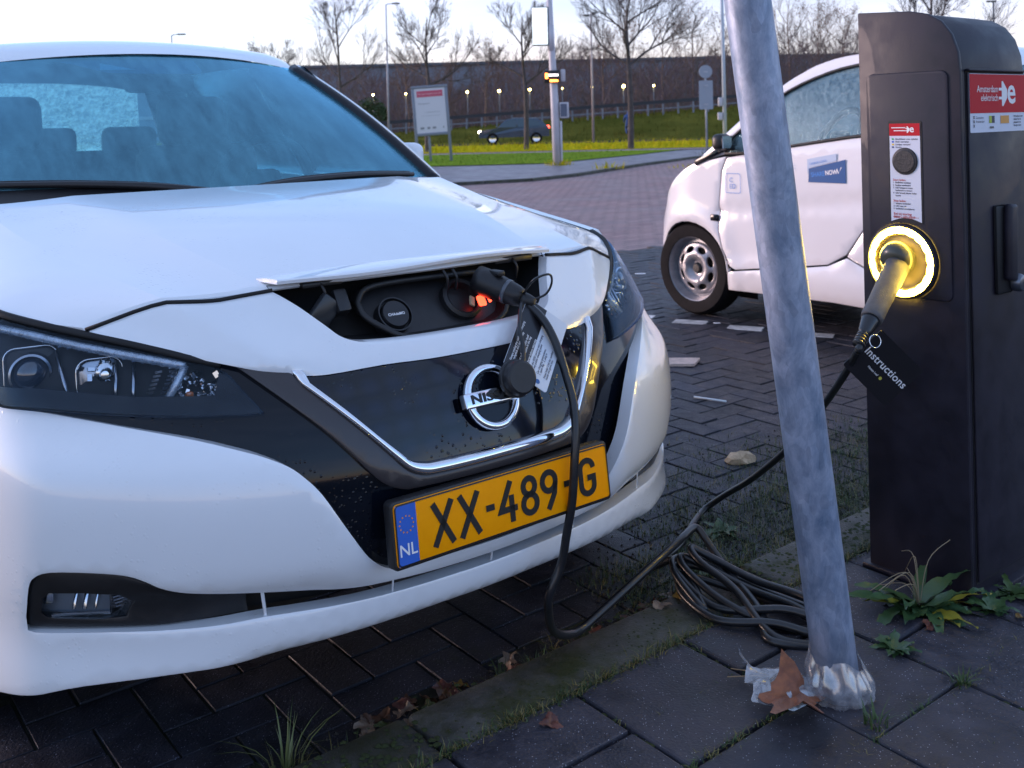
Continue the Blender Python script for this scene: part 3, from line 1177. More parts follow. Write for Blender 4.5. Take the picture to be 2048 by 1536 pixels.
CLEAR_BAR = glass_mat('light_guide', (.75, .85, .95), gloss=.25, haze=.5, haze_col=(.55, .66, .8), rough=.15, nscale=60)
AMBER_G = mat('amber_glass', (.5, .12, .02), rough=.15, coat=1)
for s in (-1, 1):
    hl = empty('headlight')
    hl.parent = car
    drape('housing', [(s * a, z) for a, z in lens_o], lens_pt(.075), BLACK_VOID, hl, step=0.03, rim=0.062, rimdir=(0, -1, 0), rnd=0)
    sx = lambda a, z, o: Vector((s * a, F0(a, z) + o, z))
    # square pod with the round projector
    ax = Vector((s * .35, -1, .12)).normalized()
    M_ = frame(sx(.752, .752, .05), (1, 0, 0), ax)
    poly_plate('projector_pod', rrect(.088, .094, .02), .03, BLACK_SATIN, M_ @ Matrix.Translation((0, 0, -.01)), hl, bev=.004)
    lathe('projector_ring', [(.030, .0), (.033, .010), (.037, .008), (.040, -.012)], DARK_SILVER, hl, 32, M_)
    lathe('projector_lens', [(0.0, .016), (.012, .0145), (.021, .010), (.028, .003), (.031, -.004)], mat('projector_glass', (.02, .03, .05), rough=.03, coat=1.0, spec=1.0), hl, 28, M_)
    for (M0, w0, h0, r0, nm0) in ((M_, .092, .098, .02, 'pod_outline'), ):
        tube(nm0, [M0 @ Vector((p[0], p[1], -.006)) for p in rrect(w0, h0, r0, 5)], .0016, SILVER, hl, 6, closed=True)
    # second bowl with its bulb
    M2 = frame(sx(.655, .742, .055), (1, 0, 0), ax)
    poly_plate('reflector_bowl', rrect(.075, .070, .022), .02, DARK_SILVER, M2 @ Matrix.Translation((0, 0, -.012)), hl, bev=.006)
    tube('bowl_outline', [M2 @ Vector((p[0], p[1], -.008)) for p in rrect(.080, .075, .022, 5)], .0016, SILVER, hl, 6, closed=True)
    lathe('bulb', [(0.0, .034), (.007, .033), (.010, .026), (.010, .0), (.018, -.004), (.022, -.012)], SILVER, hl, 20, M2 @ Matrix.Translation((-s * .012, .010, 0)))
    mb = MB()
    rg = random.Random(3)
    for k in range(14):
        mb.box(M2 @ Vector((rg.uniform(-.033, .033), rg.uniform(-.032, .034), -.006)), (rg.uniform(.005, .014), .004, rg.uniform(.006, .018)), Matrix.Rotation(rg.uniform(-.6, .6), 3, 'Y') @ Matrix.Rotation(rg.uniform(-.6, .6), 3, 'X'))
    mb.build('reflector_facets', SILVER, hl)
    mb = MB()
    for (a0, z0, a1, z1) in ((.625, .772, .64, .705), (.60, .768, .615, .70), (.71, .79, .705, .705)):
        tube('divider_fin', [sx(a0, z0, .05), sx(a1, z1, .05)], .004, DARK_SILVER, hl, 6)
    # light guide: a long bar under the top edge, turning down at the inner end
    mb = MB()
    path = catmull([sx(.825, .836, .022), sx(.755, .822, .022), (sx(.69, .804, .022)), sx(.60, .781, .022), sx(.530, .7635, .022)], 6)
    mb.tube(path, .0085, 8)
    mb.tube([sx(.530, .7635, .022), sx(.545, .742, .024), sx(.574, .703, .028)], .0075, 8)
    mb.build('light_guide', CLEAR_BAR, hl, smooth=True)
    mb = MB()
    for k in range(26):
        q = Vector(path[min(len(path) - 1, k)]) + Vector((0, .012, -.004))
        mb.box(q, (.012, .006, .012))
    mb.build('guide_backing', SILVER, hl)
    # turn signal corner full of small facets
    mb = MB()
    rg = random.Random(5)
    for k in range(70):
        a = rg.uniform(.452, .545)
        z = rg.uniform(.692, .745)
        if a < .438 + (z - .683) * .55 or a > .56 - (z - .70) * .3:
            continue
        d_ = rg.uniform(.004, .011)
        mb.box(sx(a, z, .052), (d_, .008, d_ * 1.2), Matrix.Rotation(rg.uniform(-.7, .7), 3, 'X') @ Matrix.Rotation(rg.uniform(-.9, .9), 3, 'Y') @ Matrix.Rotation(rg.uniform(-.7, .7), 3, 'Z'))
    mb.build('signal_facets', SILVER, hl)
    for q0 in (.588, .566):
        for k in range(9):
            t_ = k / 8
            box('ribbed_strip', sx(lerp(q0 - .02, q0 + .012, t_), lerp(.752, .700, t_), .046), (.0135, .004, .0045), DARK_SILVER, hl)
    box('signal_bulb', sx(.528, .712, .05), (.014, .012, .012), AMBER_G, hl, bev=.004)
    drape('cover', [(s * a, z) for a, z in lens_o], lens_pt(.0), HEAD_GLASS, hl, step=0.03, rim=0.010, rnd=0.004)
    tp_ = [Vector((s * a, F0(a, z) + .016, z + .0065)) for a, z in ((.478, .757), (.523, .770), (.552, .780), (.618, .800), (.693, .820), (.749, .836), (.785, .848), (.825, .861))]
    tube('top_seal', catmull(tp_, 3), .0085, BLACK_VOID, hl, 6)

# --- windscreen, cowl, wipers
WB, WT = .735, .56


def ws_pt(s_, t):
    l = s_ * lerp(WB, WT, t ** 1.15)
    b = lerp(1.135, 1.90, t) + lerp(.36, .50, t) * l * l
    z = lerp(1.000, 1.458, t) + .028 * math.sin(math.pi * t) - .10 * t * l * l
    return Vector((l, b, z))


grid_surf('windscreen', lambda u, v: ws_pt(u * 2 - 1, v), 30, 18, WS_GLASS, car)
# dark printed edge of the glass and the sensor housing behind it
V, Fc = [], []
for k in range(31):
    s_ = -1 + 2 * k / 30
    V += [ws_pt(s_, 1.0) + Vector((0, .006, -.004)), ws_pt(s_, .975) + Vector((0, .006, -.004))]
Fc = [(2 * k, 2 * k + 1, 2 * k + 3, 2 * k + 2) for k in range(30)]
for sg in (-1, 1):
    o_ = len(V)
    for k in range(13):
        V += [ws_pt(sg, k / 12) + Vector((0, .007, -.004)), ws_pt(sg * .955, k / 12) + Vector((0, .007, -.004))]
    Fc += [(o_ + 2 * k, o_ + 2 * k + 1, o_ + 2 * k + 3, o_ + 2 * k + 2) for k in range(12)]
mk('glass_border', V, Fc, BLACK_VOID, car, smooth=True)
V, Fc = [], []
prof = [(-.80, .0), (-.60, .006), (-.50, .05), (-.42, .105), (-.34, .145), (-.22, .155), (.05, .158), (.16, .150), (.188, .115), (.19, .02)]
for (s_, d_) in [(a, b) for a, b in prof]:
    V += [ws_pt(s_, .985) + Vector((0, .012, -.006)), ws_pt(s_, .985 - d_) + Vector((0, .012, -.006))]
Fc = [(2 * k, 2 * k + 1, 2 * k + 3, 2 * k + 2) for k in range(len(prof) - 1)]
mk('sensor_shroud', V, Fc, mat('sensor_shroud_plastic', (.10, .12, .24), rough=.5), car)
tri = [ws_pt(-.37, .935), ws_pt(-.385, .865), ws_pt(-.20, .865)]
mk('camera_window', [p + Vector((0, .009, -.005)) for p in tri], [(0, 1, 2)], mat('camera_window_grey', (.40, .52, .70), rough=.4), car)
V, Fc = [], []
for k in range(25):
    s_ = -1 + 2 * k / 24
    hr = hood_pt(1.0, s_ * .80)
    g_ = ws_pt(s_ * .97, .0)
    V += [hr + Vector((0, .0, -.030)), g_ + Vector((0, -.010, .004)), ws_pt(s_ * .97, lerp(.085, .028, sm(s_, -.75, .15))) + Vector((0, -.006, .004))]
for k in range(24):
    Fc += [(3 * k, 3 * k + 1, 3 * k + 4, 3 * k + 3), (3 * k + 1, 3 * k + 2, 3 * k + 5, 3 * k + 4)]
mk('cowl', V, Fc, BLACK_SATIN, car, smooth=True)


def wiper(name, pts, r0, parent):
    w = empty(name)
    w.parent = parent
    P = [ws_pt(a, t) + Vector((0, -.014, .012)) for a, t in pts]
    C_ = catmull(P, 6)
    tube('arm', C_, [lerp(.013, .0075, i / len(C_)) for i in range(len(C_))], BLACK_SATIN, w, 8)
    P2 = [ws_pt(a, t + .02) + Vector((0, -.006, .006)) for a, t in pts]
    C2 = catmull(P2, 6)
    tube('blade', C2, .008, RUBBER, w, 6)
    lathe('pivot_cap', [(0, .016), (.012, .014), (.017, .004), (.017, -.012)], BLACK_SATIN, w, 16, Matrix.Translation(P[0]))


wiper('wiper', [(-.06, .005), (.20, .045), (.55, .055), (.86, .035)], .012, car)
wiper('wiper', [(-.12, .005), (-.35, .055), (-.62, .085), (-.90, .10)], .012, car)

# --- pillars, roof, greenhouse
def side_top(b):
    """upper edge of the side windows"""
    return Vector((lerp(.60, .575, (b - 2.0) / 2) if b > 2 else .60, b, 1.425 + .05 * math.sin(min(1, max(0, (b - 1.9) / 2.0)) * math.pi)))


for s in (-1, 1):
    pil = [ws_pt(s * 1.0, t) + Vector((s * .012, .012, -.004)) for t in (0, .1, .25, .4, .55, .7, .85, 1.0)]
    tube('pillar_trim', catmull(pil, 3), .027, BLACK_GLOSS, car, 8)
    pil2 = [p + Vector((s * .032, .036, .004)) for p in pil]
    tube('a_pillar', catmull(pil2, 3), [.022] * (len(pil2) * 3 - 2), PAINT, car, 10)


def roof_pt(u, v):
    b = lerp(1.893, 3.95, v)
    w = lerp(.575, .60, min(1, v * 4)) if v < .6 else lerp(.60, .55, (v - .6) / .4)
    l = (u * 2 - 1) * w
    zc = 1.461 + .085 * (1 - math.exp(-v * 2.057 / .18)) - .22 * max(0, v - .55) ** 1.6
    return Vector((l, b + (.50 * l * l) * (1 - min(1, v * 6)) , zc - .12 * l * l - .25 * max(0, abs(u * 2 - 1) - .85) ** 1.5))


grid_surf('roof', roof_pt, 28, 30, PAINT, car)
# ceiling lining so the cabin reads dark
grid_surf('headliner', lambda u, v: roof_pt(.03 + u * .94, .02 + v * .95) - Vector((0, 0, .04)), 8, 8, SEAT, car)


def Wd(b):
    return _wd(b)


_wd = pchip([.45, .60, .9, 1.5, 2.6, 3.5, 4.0, 4.3, 4.47], [.845, .872, .890, .895, .895, .89, .86, .80, .70])


def side_pt(s):
    def f(b, z):
        sh = .035 * max(0, (.45 - z) / .2) ** 2 + .06 * max(0, (z - .70) / .28) ** 2 - .008 * math.exp(-((z - .78) / .03) ** 2)
        return Vector((s * (_wd(b) - sh), b, z))
    return f


def archp(c, r, b0, b1, n=16):
    out = []
    for k in range(n + 1):
        a = math.pi * k / n
        x = c - r * math.cos(a)
        out.append((x, .30 + r * math.sin(a)))
    return [p for p in out]


for s in (-1, 1):
    fa = archp(.86, .355, 0, 0)
    fender = [(.55, .705), (.505, .66)] + fa[5:] + [(1.215, .22), (1.44, .22), (1.44, .99), (1.25, .962), (.86, .905), (.62, .872), (.56, .80)]
    drape('fender', fender, side_pt(s), PAINT, car, step=.05, rim=.03, rimdir=(-s, 0, 0), rnd=.004, dens=.04)
    for nm, x0, x1 in (('front_door', 1.448, 2.44), ('rear_door', 2.448, 3.25)):
        cut = [(x0, .24), (x1 if nm == 'front_door' else x1 - .08, .24), (x1, .60), (x1, 1.0), (x0, .985)]
        d_ = drape(nm, cut, side_pt(s), PAINT, car, step=.06, rim=.03, rimdir=(-s, 0, 0), rnd=.004, dens=.05)
        hd = side_pt(s)(x1 - .12, .86)
        tube('door_handle', catmull([hd + Vector((0, -.09, 0)), hd + Vector((s * .03, -.06, .004)), hd + Vector((s * .03, .04, .004)), hd + Vector((0, .07, 0))], 4), .010, PAINT, d_, 8)
    ra = archp(3.56, .355, 0, 0)
    quarter = [(3.258, .60)] + ra[3:] + [(3.915, .28), (4.40, .34), (4.44, .70), (4.38, 1.0), (3.9, 1.02), (3.258, 1.0)]
    drape('rear_quarter', quarter, side_pt(s), PAINT, car, step=.06, rim=.03, rimdir=(-s, 0, 0), rnd=.004, dens=.05)
    # side windows
    for nm, x0, x1, y0, y1 in (('front_side_window', 1.50, 2.42, 2.02, 2.46), ('rear_side_window', 2.47, 3.22, 2.52, 3.3)):
        sp = side_pt(s)
        A, B_ = sp(x0, .985), sp(x1, 1.0)
        Cq, D = side_top(y1), side_top(y0)
        Cq.x *= s
        D.x *= s
        grid_surf(nm, lambda u, v: A.lerp(B_, u).lerp(D.lerp(Cq, u), v), 6, 6, SIDE_GLASS, car)
        tube('window_pillar', [B_ + Vector((0, .02, 0)), Cq + Vector((0, .02, 0))], .035, BLACK_GLOSS, car, 6)
    A, B_ = side_pt(s)(3.25, 1.0), side_pt(s)(4.1, 1.03)
    Cq, D = side_top(3.9), side_top(3.34)
    Cq.x *= s
    D.x *= s
    grid_surf('c_pillar', lambda u, v: A.lerp(B_, u).lerp(D.lerp(Cq, u), v), 4, 4, BLACK_GLOSS, car)
    # mirror
    mr = empty('door_mirror')
    mr.parent = car
    bm = bmesh.new()
    bm_box(bm, (s * .905, 1.80, 1.062), (.085, .20, .13), Matrix.Rotation(s * .10, 3, 'Z'), .035, 4)
    mkbm('shell', bm, PAINT, mr, smooth=True)
    box('stalk', (s * .870, 1.70, .990), (.08, .07, .05), BLACK_GLOSS, mr, bev=.01)
    box('mirror_glass', (s * .862, 1.81, 1.062), (.006, .16, .10), SILVER, mr, bev=.002)
# tailgate and rear
grid_surf('rear_window', lambda u, v: Vector(((u * 2 - 1) * lerp(.55, .66, v), lerp(3.93, 4.22, v), lerp(1.45, 1.06, v))), 6, 6, SIDE_GLASS, car)
grid_surf('tailgate', lambda u, v: Vector(((u * 2 - 1) * lerp(.68, .74, v), lerp(4.20, 4.44, v ** .6) - .10 * (u * 2 - 1) ** 2, lerp(1.07, .62, v))), 8, 8, PAINT, car)
grid_surf('rear_bumper', lambda u, v: Vector(((u * 2 - 1) * .80, lerp(4.44, 4.46, v) - .20 * abs(u * 2 - 1) ** 4, lerp(.64, .28, v))), 12, 6, PAINT, car)
for s in (-1, 1):
    box('tail_lamp', (s * .72, 4.28, .92), (.10, .16, .26), mat('tail_lamp_red', (.25, .01, .01), rough=.15, coat=1), car, bev=.03)
box('underbody', (0, 2.3, .26), (1.5, 3.9, .10), BLACK_VOID, car)
box('front_firewall', (0, .95, .60), (1.30, .30, .60), BLACK_VOID, car)
box('crash_beam', (0, .42, .52), (1.10, .20, .34), BLACK_VOID, car)

# --- cabin
grid_surf('dashboard', lambda u, v: Vector(((u * 2 - 1) * .70, lerp(1.16, 1.70, v) + .30 * (u * 2 - 1) ** 2 * .5, 1.000 + .03 * math.sin(v * math.pi) - .10 * v * v)), 12, 8, DASH, car)
box('dashboard_front', (0, 1.80, .80), (1.36, .12, .26), DASH, car, bev=.03)
tube('steering_wheel', [Vector((.37 + .185 * math.cos(TAU * k / 28), 1.92 - .06 * math.sin(TAU * k / 28), .985 + .175 * math.sin(TAU * k / 28))) for k in range(28)], .016, DASH, car, 8, closed=True)
box('wheel_hub', (.37, 1.915, .985), (.14, .05, .12), DASH, car, bev=.03)
for s in (-1, 1):
    st = empty('front_seat')
    st.parent = car
    bm = bmesh.new()
    bm_box(bm, (s * .37, 2.52, .80), (.50, .16, .68), Matrix.Rotation(-.22, 3, 'X'), .06, 3)
    mkbm('backrest', bm, SEAT, st, smooth=True)
    bm = bmesh.new()
    bm_box(bm, (s * .37, 2.20, .45), (.50, .55, .18), None, .06, 3)
    mkbm('cushion', bm, SEAT, st, smooth=True)
    bm = bmesh.new()
    bm_box(bm, (s * .37, 2.63, 1.235), (.29, .12, .21), Matrix.Rotation(-.22, 3, 'X'), .05, 3)
    mkbm('headrest', bm, SEAT, st, smooth=True)
    for q in (-.05, .05):
        tube('headrest_post', [Vector((s * .37 + q, 2.60, 1.10)), Vector((s * .37 + q, 2.62, 1.17))], .007, SILVER, st, 6)
rs = empty('rear_seat')
rs.parent = car
bm = bmesh.new()
bm_box(bm, (0, 3.42, .80), (1.26, .18, .62), Matrix.Rotation(-.25, 3, 'X'), .06, 3)
mkbm('backrest', bm, SEAT, rs, smooth=True)
for q in (-.38, 0, .38):
    bm = bmesh.new()
    bm_box(bm, (q, 3.52, 1.15), (.26, .10, .14), None, .04, 3)
    mkbm('headrest', bm, SEAT, rs, smooth=True)
box('rear_view_mirror', (0, 1.93, 1.36), (.24, .05, .065), BLACK_SATIN, car, bev=.02)


def make_wheel(parent, c, r, w, rim_m, side, holes=0, steer=0.0, rimr=None, nspoke=5):
    wh = bpy.data.objects.new('wheel', None)
    link(wh, parent)
    M_ = Matrix.Translation(c) @ Matrix.Rotation(steer, 4, 'Z') @ frame((0, 0, 0), (0, 1, 0) if side > 0 else (0, -1, 0), (side, 0, 0))
    ri = rimr or r * .66
    lathe('tyre', [(ri, -w / 2), (ri + .012, -w / 2 - .002), (r * .90, -w / 2 - .004), (r * .965, -w / 2 + .012), (r, -w / 2 + .04), (r, w / 2 - .04), (r * .965, w / 2 - .012), (r * .90, w / 2 + .004), (ri + .012, w / 2 + .002), (ri, w / 2), (ri, -w / 2)], TYRE, wh, 48, M_)
    return wh, M_, ri


for (bx_, s) in ((.86, -1), (.86, 1), (3.56, -1), (3.56, 1)):
    wh, M_, ri = make_wheel(car, Vector((s * .785, bx_, .315)), .315, .20, SILVER, s)
    lathe('rim', [(.03, .07), (.10, .06), (.16, .075), (ri - .012, .085), (ri + .006, .098), (ri + .004, .085), (ri - .01, .02), (ri - .01, -.09)], DARK_SILVER, wh, 40, M_)
    mb = MB()
    for k in range(5):
        a = TAU * k / 5
        mb.add([M_ @ Vector((math.cos(a + d) * rr, math.sin(a + d) * rr, zz)) for rr, d, zz in ((.02, -.6, .085), (.02, .6, .085), (ri, .16, .094), (ri, -.16, .094))], [(0, 1, 2, 3)])
    mb.build('spokes', SILVER, wh)
# inner wheel arches
for (bx_, s) in ((.86, -1), (.86, 1), (3.56, -1), (3.56, 1)):
    V, Fc = [], []
    for k in range(13):
        a = math.pi * k / 12
        for q in (.60, .86):
            V.append((s * q, bx_ - .37 * math.cos(a), .28 + .37 * math.sin(a)))
    Fc = [(2 * k, 2 * k + 1, 2 * k + 3, 2 * k + 2) for k in range(12)]
    mk('wheel_arch_liner', V, Fc, BLACK_VOID, car, smooth=True)
# ------------------------------------------------------------------ ground
def speckle_mat(name, c1, c2, speck, scale=14, rough=0.55, rough2=0.8, bump=.5, bscale=160, speck_scale=240, thr=.16, rnd=.12, moss=None, mscale=3.0, mlo=.5, mhi=.68):
    """mottled stone with light chippings; each object a little different"""
    m = bpy.data.materials.new(name)
    m.use_nodes = True
    nt = m.node_tree
    p = nt.nodes['Principled BSDF']
    L = nt.links.new
    g = nt.nodes.new('ShaderNodeNewGeometry')
    oi = nt.nodes.new('ShaderNodeObjectInfo')
    nz = nt.nodes.new('ShaderNodeTexNoise')
    nz.inputs['Scale'].default_value = scale
    nz.inputs['Detail'].default_value = 8
    nz.inputs['Roughness'].default_value = .7
    L(g.outputs['Position'], nz.inputs['Vector'])
    rp = nt.nodes.new('ShaderNodeValToRGB')
    rp.color_ramp.elements[0].position = .32
    rp.color_ramp.elements[1].position = .70
    rp.color_ramp.elements[0].color = (*c1, 1)
    rp.color_ramp.elements[1].color = (*c2, 1)
    L(nz.outputs[0], rp.inputs[0])
    hs = nt.nodes.new('ShaderNodeHueSaturation')
    mr = nt.nodes.new('ShaderNodeMapRange')
    mr.inputs['To Min'].default_value = 1 - rnd * 2
    mr.inputs['To Max'].default_value = 1 + rnd * 2
    L(oi.outputs['Random'], mr.inputs['Value'])
    L(mr.outputs[0], hs.inputs['Value'])
    L(rp.outputs[0], hs.inputs['Color'])
    vo = nt.nodes.new('ShaderNodeTexVoronoi')
    vo.inputs['Scale'].default_value = speck_scale
    L(g.outputs['Position'], vo.inputs['Vector'])
    sp = nt.nodes.new('ShaderNodeMapRange')
    sp.inputs['From Min'].default_value = thr
    sp.inputs['From Max'].default_value = thr * .5
    L(vo.outputs['Distance'], sp.inputs['Value'])
    # only some cells carry a pale chip
    sel = nt.nodes.new('ShaderNodeMath')
    sel.operation = 'GREATER_THAN'
    sel.inputs[1].default_value = .62
    sc = nt.nodes.new('ShaderNodeSeparateColor')
    L(vo.outputs['Color'], sc.inputs[0])
    L(sc.outputs[0], sel.inputs[0])
    mu = nt.nodes.new('ShaderNodeMath')
    mu.operation = 'MULTIPLY'
    L(sp.outputs[0], mu.inputs[0])
    L(sel.outputs[0], mu.inputs[1])
    mx = nt.nodes.new('ShaderNodeMix')
    mx.data_type = 'RGBA'
    mx.inputs['B'].default_value = (*speck, 1)
    L(mu.outputs[0], mx.inputs['Factor'])
    L(hs.outputs[0], mx.inputs['A'])
    last = mx.outputs['Result']
    if moss:
        n3 = nt.nodes.new('ShaderNodeTexNoise')
        n3.inputs['Scale'].default_value = mscale
        n3.inputs['Detail'].default_value = 9
        n3.inputs['Roughness'].default_value = .75
        L(g.outputs['Position'], n3.inputs['Vector'])
        m3 = nt.nodes.new('ShaderNodeMapRange')
        m3.inputs['From Min'].default_value = mlo
        m3.inputs['From Max'].default_value = mhi
        L(n3.outputs[0], m3.inputs['Value'])
        x3 = nt.nodes.new('ShaderNodeMix')
        x3.data_type = 'RGBA'
        x3.inputs['B'].default_value = (*moss, 1)
        L(m3.outputs[0], x3.inputs['Factor'])
        L(last, x3.inputs['A'])
        last = x3.outputs['Result']
    n4 = nt.nodes.new('ShaderNodeTexNoise')
    n4.inputs['Scale'].default_value = 3.2
    n4.inputs['Detail'].default_value = 7
    n4.inputs['Roughness'].default_value = .65
    L(g.outputs['Position'], n4.inputs['Vector'])
    m4 = nt.nodes.new('ShaderNodeMapRange')
    m4.inputs['From Min'].default_value = .33
    m4.inputs['From Max'].default_value = .67
    m4.inputs['To Min'].default_value = .55
    m4.inputs['To Max'].default_value = 1.45
    L(n4.outputs[0], m4.inputs['Value'])
    v4 = nt.nodes.new('ShaderNodeVectorMath')
    v4.operation = 'SCALE'
    L(last, v4.inputs[0])
    L(m4.outputs[0], v4.inputs['Scale'])
    last = v4.outputs[0]
    L(last, p.inputs['Base Color'])
    r2 = nt.nodes.new('ShaderNodeMapRange')
    r2.inputs['From Min'].default_value = .35
    r2.inputs['From Max'].default_value = .65
    r2.inputs['To Min'].default_value = rough
    r2.inputs['To Max'].default_value = rough2
    L(nz.outputs[0], r2.inputs['Value'])
    L(r2.outputs[0], p.inputs['Roughness'])
    nb = nt.nodes.new('ShaderNodeTexNoise')
    nb.inputs['Scale'].default_value = bscale
    nb.inputs['Detail'].default_value = 5
    L(g.outputs['Position'], nb.inputs['Vector'])
    bp = nt.nodes.new('ShaderNodeBump')
    bp.inputs['Strength'].default_value = bump
    bp.inputs['Distance'].default_value = .004
    L(nb.outputs[0], bp.inputs['Height'])
    L(bp.outputs[0], p.inputs['Normal'])
    return m


BRICK = speckle_mat('wet_clinker_brick', (.010, .011, .018), (.026, .026, .038), (.26, .26, .34), rough=.44, rough2=.70, thr=.22, speck_scale=190, rnd=.16, moss=(.018, .024, .012), mlo=.60, mhi=.74)
TILE = speckle_mat('wet_concrete_tile', (.018, .018, .027), (.062, .056, .070), (.40, .40, .46), rough=.44, rough2=.76, thr=.20, speck_scale=170, rnd=.10, moss=(.030, .028, .018), mscale=5, mlo=.56, mhi=.75)
KERB = speckle_mat('mossy_kerb_concrete', (.040, .040, .040), (.085, .080, .072), (.30, .29, .27), rough=.5, rough2=.85, rnd=.10, moss=(.030, .034, .010), mscale=8, mlo=.42, mhi=.60)
SOIL = speckle_mat('dark_joint_soil', (.010, .009, .008), (.028, .024, .018), (.12, .11, .09), scale=30, rough=.8, rough2=.95, rnd=0, bump=.9, bscale=60, moss=(.016, .022, .006), mscale=6, mlo=.45, mhi=.62)
WHITE_BRICK = speckle_mat('white_marking_brick', (.42, .42, .42), (.60, .60, .60), (.7, .7, .7), rough=.6, rough2=.8, rnd=.08, moss=(.20, .19, .17), mscale=9)

# carriageway and bays: paved with clinker bricks, laid on one sheet
road_m = bpy.data.materials.new('clinker_road')
road_m.use_nodes = True
nt = road_m.node_tree
pb = nt.nodes['Principled BSDF']
g_ = nt.nodes.new('ShaderNodeNewGeometry')
mp_ = nt.nodes.new('ShaderNodeMapping')
mp_.inputs['Rotation'].default_value = (0, 0, -TH)
br = nt.nodes.new('ShaderNodeTexBrick')
br.inputs['Scale'].default_value = 1.0
br.inputs['Brick Width'].default_value = .21
br.inputs['Row Height'].default_value = .105
br.inputs['Mortar Size'].default_value = .007
br.inputs['Color1'].default_value = (.34, .20, .20, 1)
br.inputs['Color2'].default_value = (.48, .30, .28, 1)
br.inputs['Mortar'].default_value = (.06, .05, .05, 1)
nz_ = nt.nodes.new('ShaderNodeTexNoise')
nz_.inputs['Scale'].default_value = .8
nz_.inputs['Detail'].default_value = 8
rr_ = nt.nodes.new('ShaderNodeMapRange')
rr_.inputs['From Min'].default_value = .35
rr_.inputs['From Max'].default_value = .65
rr_.inputs['To Min'].default_value = .5
rr_.inputs['To Max'].default_value = .75
bb_ = nt.nodes.new('ShaderNodeBump')
bb_.inputs['Strength'].default_value = .6
bb_.inputs['Distance'].default_value = .006
nt.links.new(g_.outputs['Position'], mp_.inputs[0])
nt.links.new(mp_.outputs[0], br.inputs['Vector'])
nt.links.new(g_.outputs['Position'], nz_.inputs['Vector'])
nt.links.new(nz_.outputs[0], rr_.inputs['Value'])
nt.links.new(rr_.outputs[0], pb.inputs['Roughness'])
mxr = nt.nodes.new('ShaderNodeMix')
mxr.data_type = 'RGBA'
mxr.blend_type = 'MULTIPLY'
mxr.inputs['Factor'].default_value = .55
nt.links.new(br.outputs['Color'], mxr.inputs['A'])
nt.links.new(nz_.outputs[0], mxr.inputs['B'])
nt.links.new(mxr.outputs['Result'], pb.inputs['Base Color'])
iv_ = nt.nodes.new('ShaderNodeMath')
iv_.operation = 'SUBTRACT'
iv_.inputs[0].default_value = 1
nt.links.new(br.outputs['Fac'], iv_.inputs[1])
nt.links.new(iv_.outputs[0], bb_.inputs['Height'])
nt.links.new(bb_.outputs[0], pb.inputs['Normal'])
ground = tag(mk('ground', [(-400, -300, -.09), (400, -300, -.09), (400, 500, -.09), (-400, 500, -.09)], [(0, 1, 2, 3)], SOIL), kind='structure')
road = tag(mk('road', [cw(-14, .112, -.007), cw(20, .112, -.007), cw(30, 40, -.007), cw(-30, 40, -.007)], [(0, 1, 2, 3)], road_m), kind='structure')

# herringbone bricks of the parking bay
tag(mk('paving_bed', [cw(-9, .112, -.0045), cw(16, .112, -.0045), cw(16, 5.0, -.0045), cw(-9, 5.0, -.0045)], [(0, 1, 2, 3)], SOIL), kind='structure')
W_ = .105
bays = []
J = .0035


def to_cam(p):
    """depth and rough picture position, used to pick which bricks lie in view"""
    return p.y, p.x / max(p.y, .01)


for x in range(-60, 150):
    for y in range(1, 60):
        r = (x - y) % 4
        if r == 0:
            cl, cb, sl, sb = (x + 1) * W_, (y + .5) * W_ + .02, 2 * W_, W_
        elif r == 3:
            cl, cb, sl, sb = (x + .5) * W_, (y + 1) * W_ + .02, W_, 2 * W_
        else:
            continue
        p = cw(cl, cb)
        if cb - sb / 2 < .112 or cb > 5.0 or p.y > 12 or p.y < 1.4 or abs(p.x / p.y) > .56:
            continue
        bays.append((cl, cb, sl, sb, p))


def shown(q):
    """bricks that the car does not hide come first, nearest first"""
    cl, cb, sl, sb, p = q
    hid = (-.95 < cl < .80 and cb > .25)
    u = p.x / p.y
    beyond = p.y > 3.2 and u < .145 - .02 * (p.y - 3.2)
    return (hid or beyond or u > .40, p.y)


bays.sort(key=shown)


def brick_mesh(a, b, h, bev):
    bm = bmesh.new()
    bm_box(bm, (0, 0, -h / 2), (a, b, h), None, 0)
    es = [e for e in bm.edges if all(v.co.z > -1e-6 for v in e.verts)]
    bmesh.ops.bevel(bm, geom=es, offset=bev, segments=1, affect='EDGES')
    me = bpy.data.meshes.new('brick')
    bmesh.ops.recalc_face_normals(bm, faces=bm.faces)
    bm.to_mesh(me)
    bm.free()
    return me


bme = brick_mesh(2 * W_ - J * 2, W_ - J * 2, .05, .0014)
bme.materials.append(BRICK)
rb = random.Random(11)
rest = MB()
for i, (cl, cb, sl, sb, p) in enumerate(bays):
    z = rb.uniform(-.0025, .0025)
    rz = TH + (0 if sl > sb else R(90)) + rb.gauss(0, .008)
    if i < 300:
        o = bpy.data.objects.new('brick', bme)
        link(o, road)
        o.location = (p.x, p.y, z)
        o.rotation_euler = (rb.gauss(0, .008), rb.gauss(0, .008), rz)
    else:
        c, s = math.cos(rz), math.sin(rz)
        vs0 = [Vector((v.co.x * c - v.co.y * s + p.x, v.co.x * s + v.co.y * c + p.y, v.co.z + z)) for v in bme.vertices]
        rest.add(vs0, [tuple(f.vertices) for f in bme.polygons])
tag(rest.build('brick_field', BRICK, road, fix=False), kind='stuff')

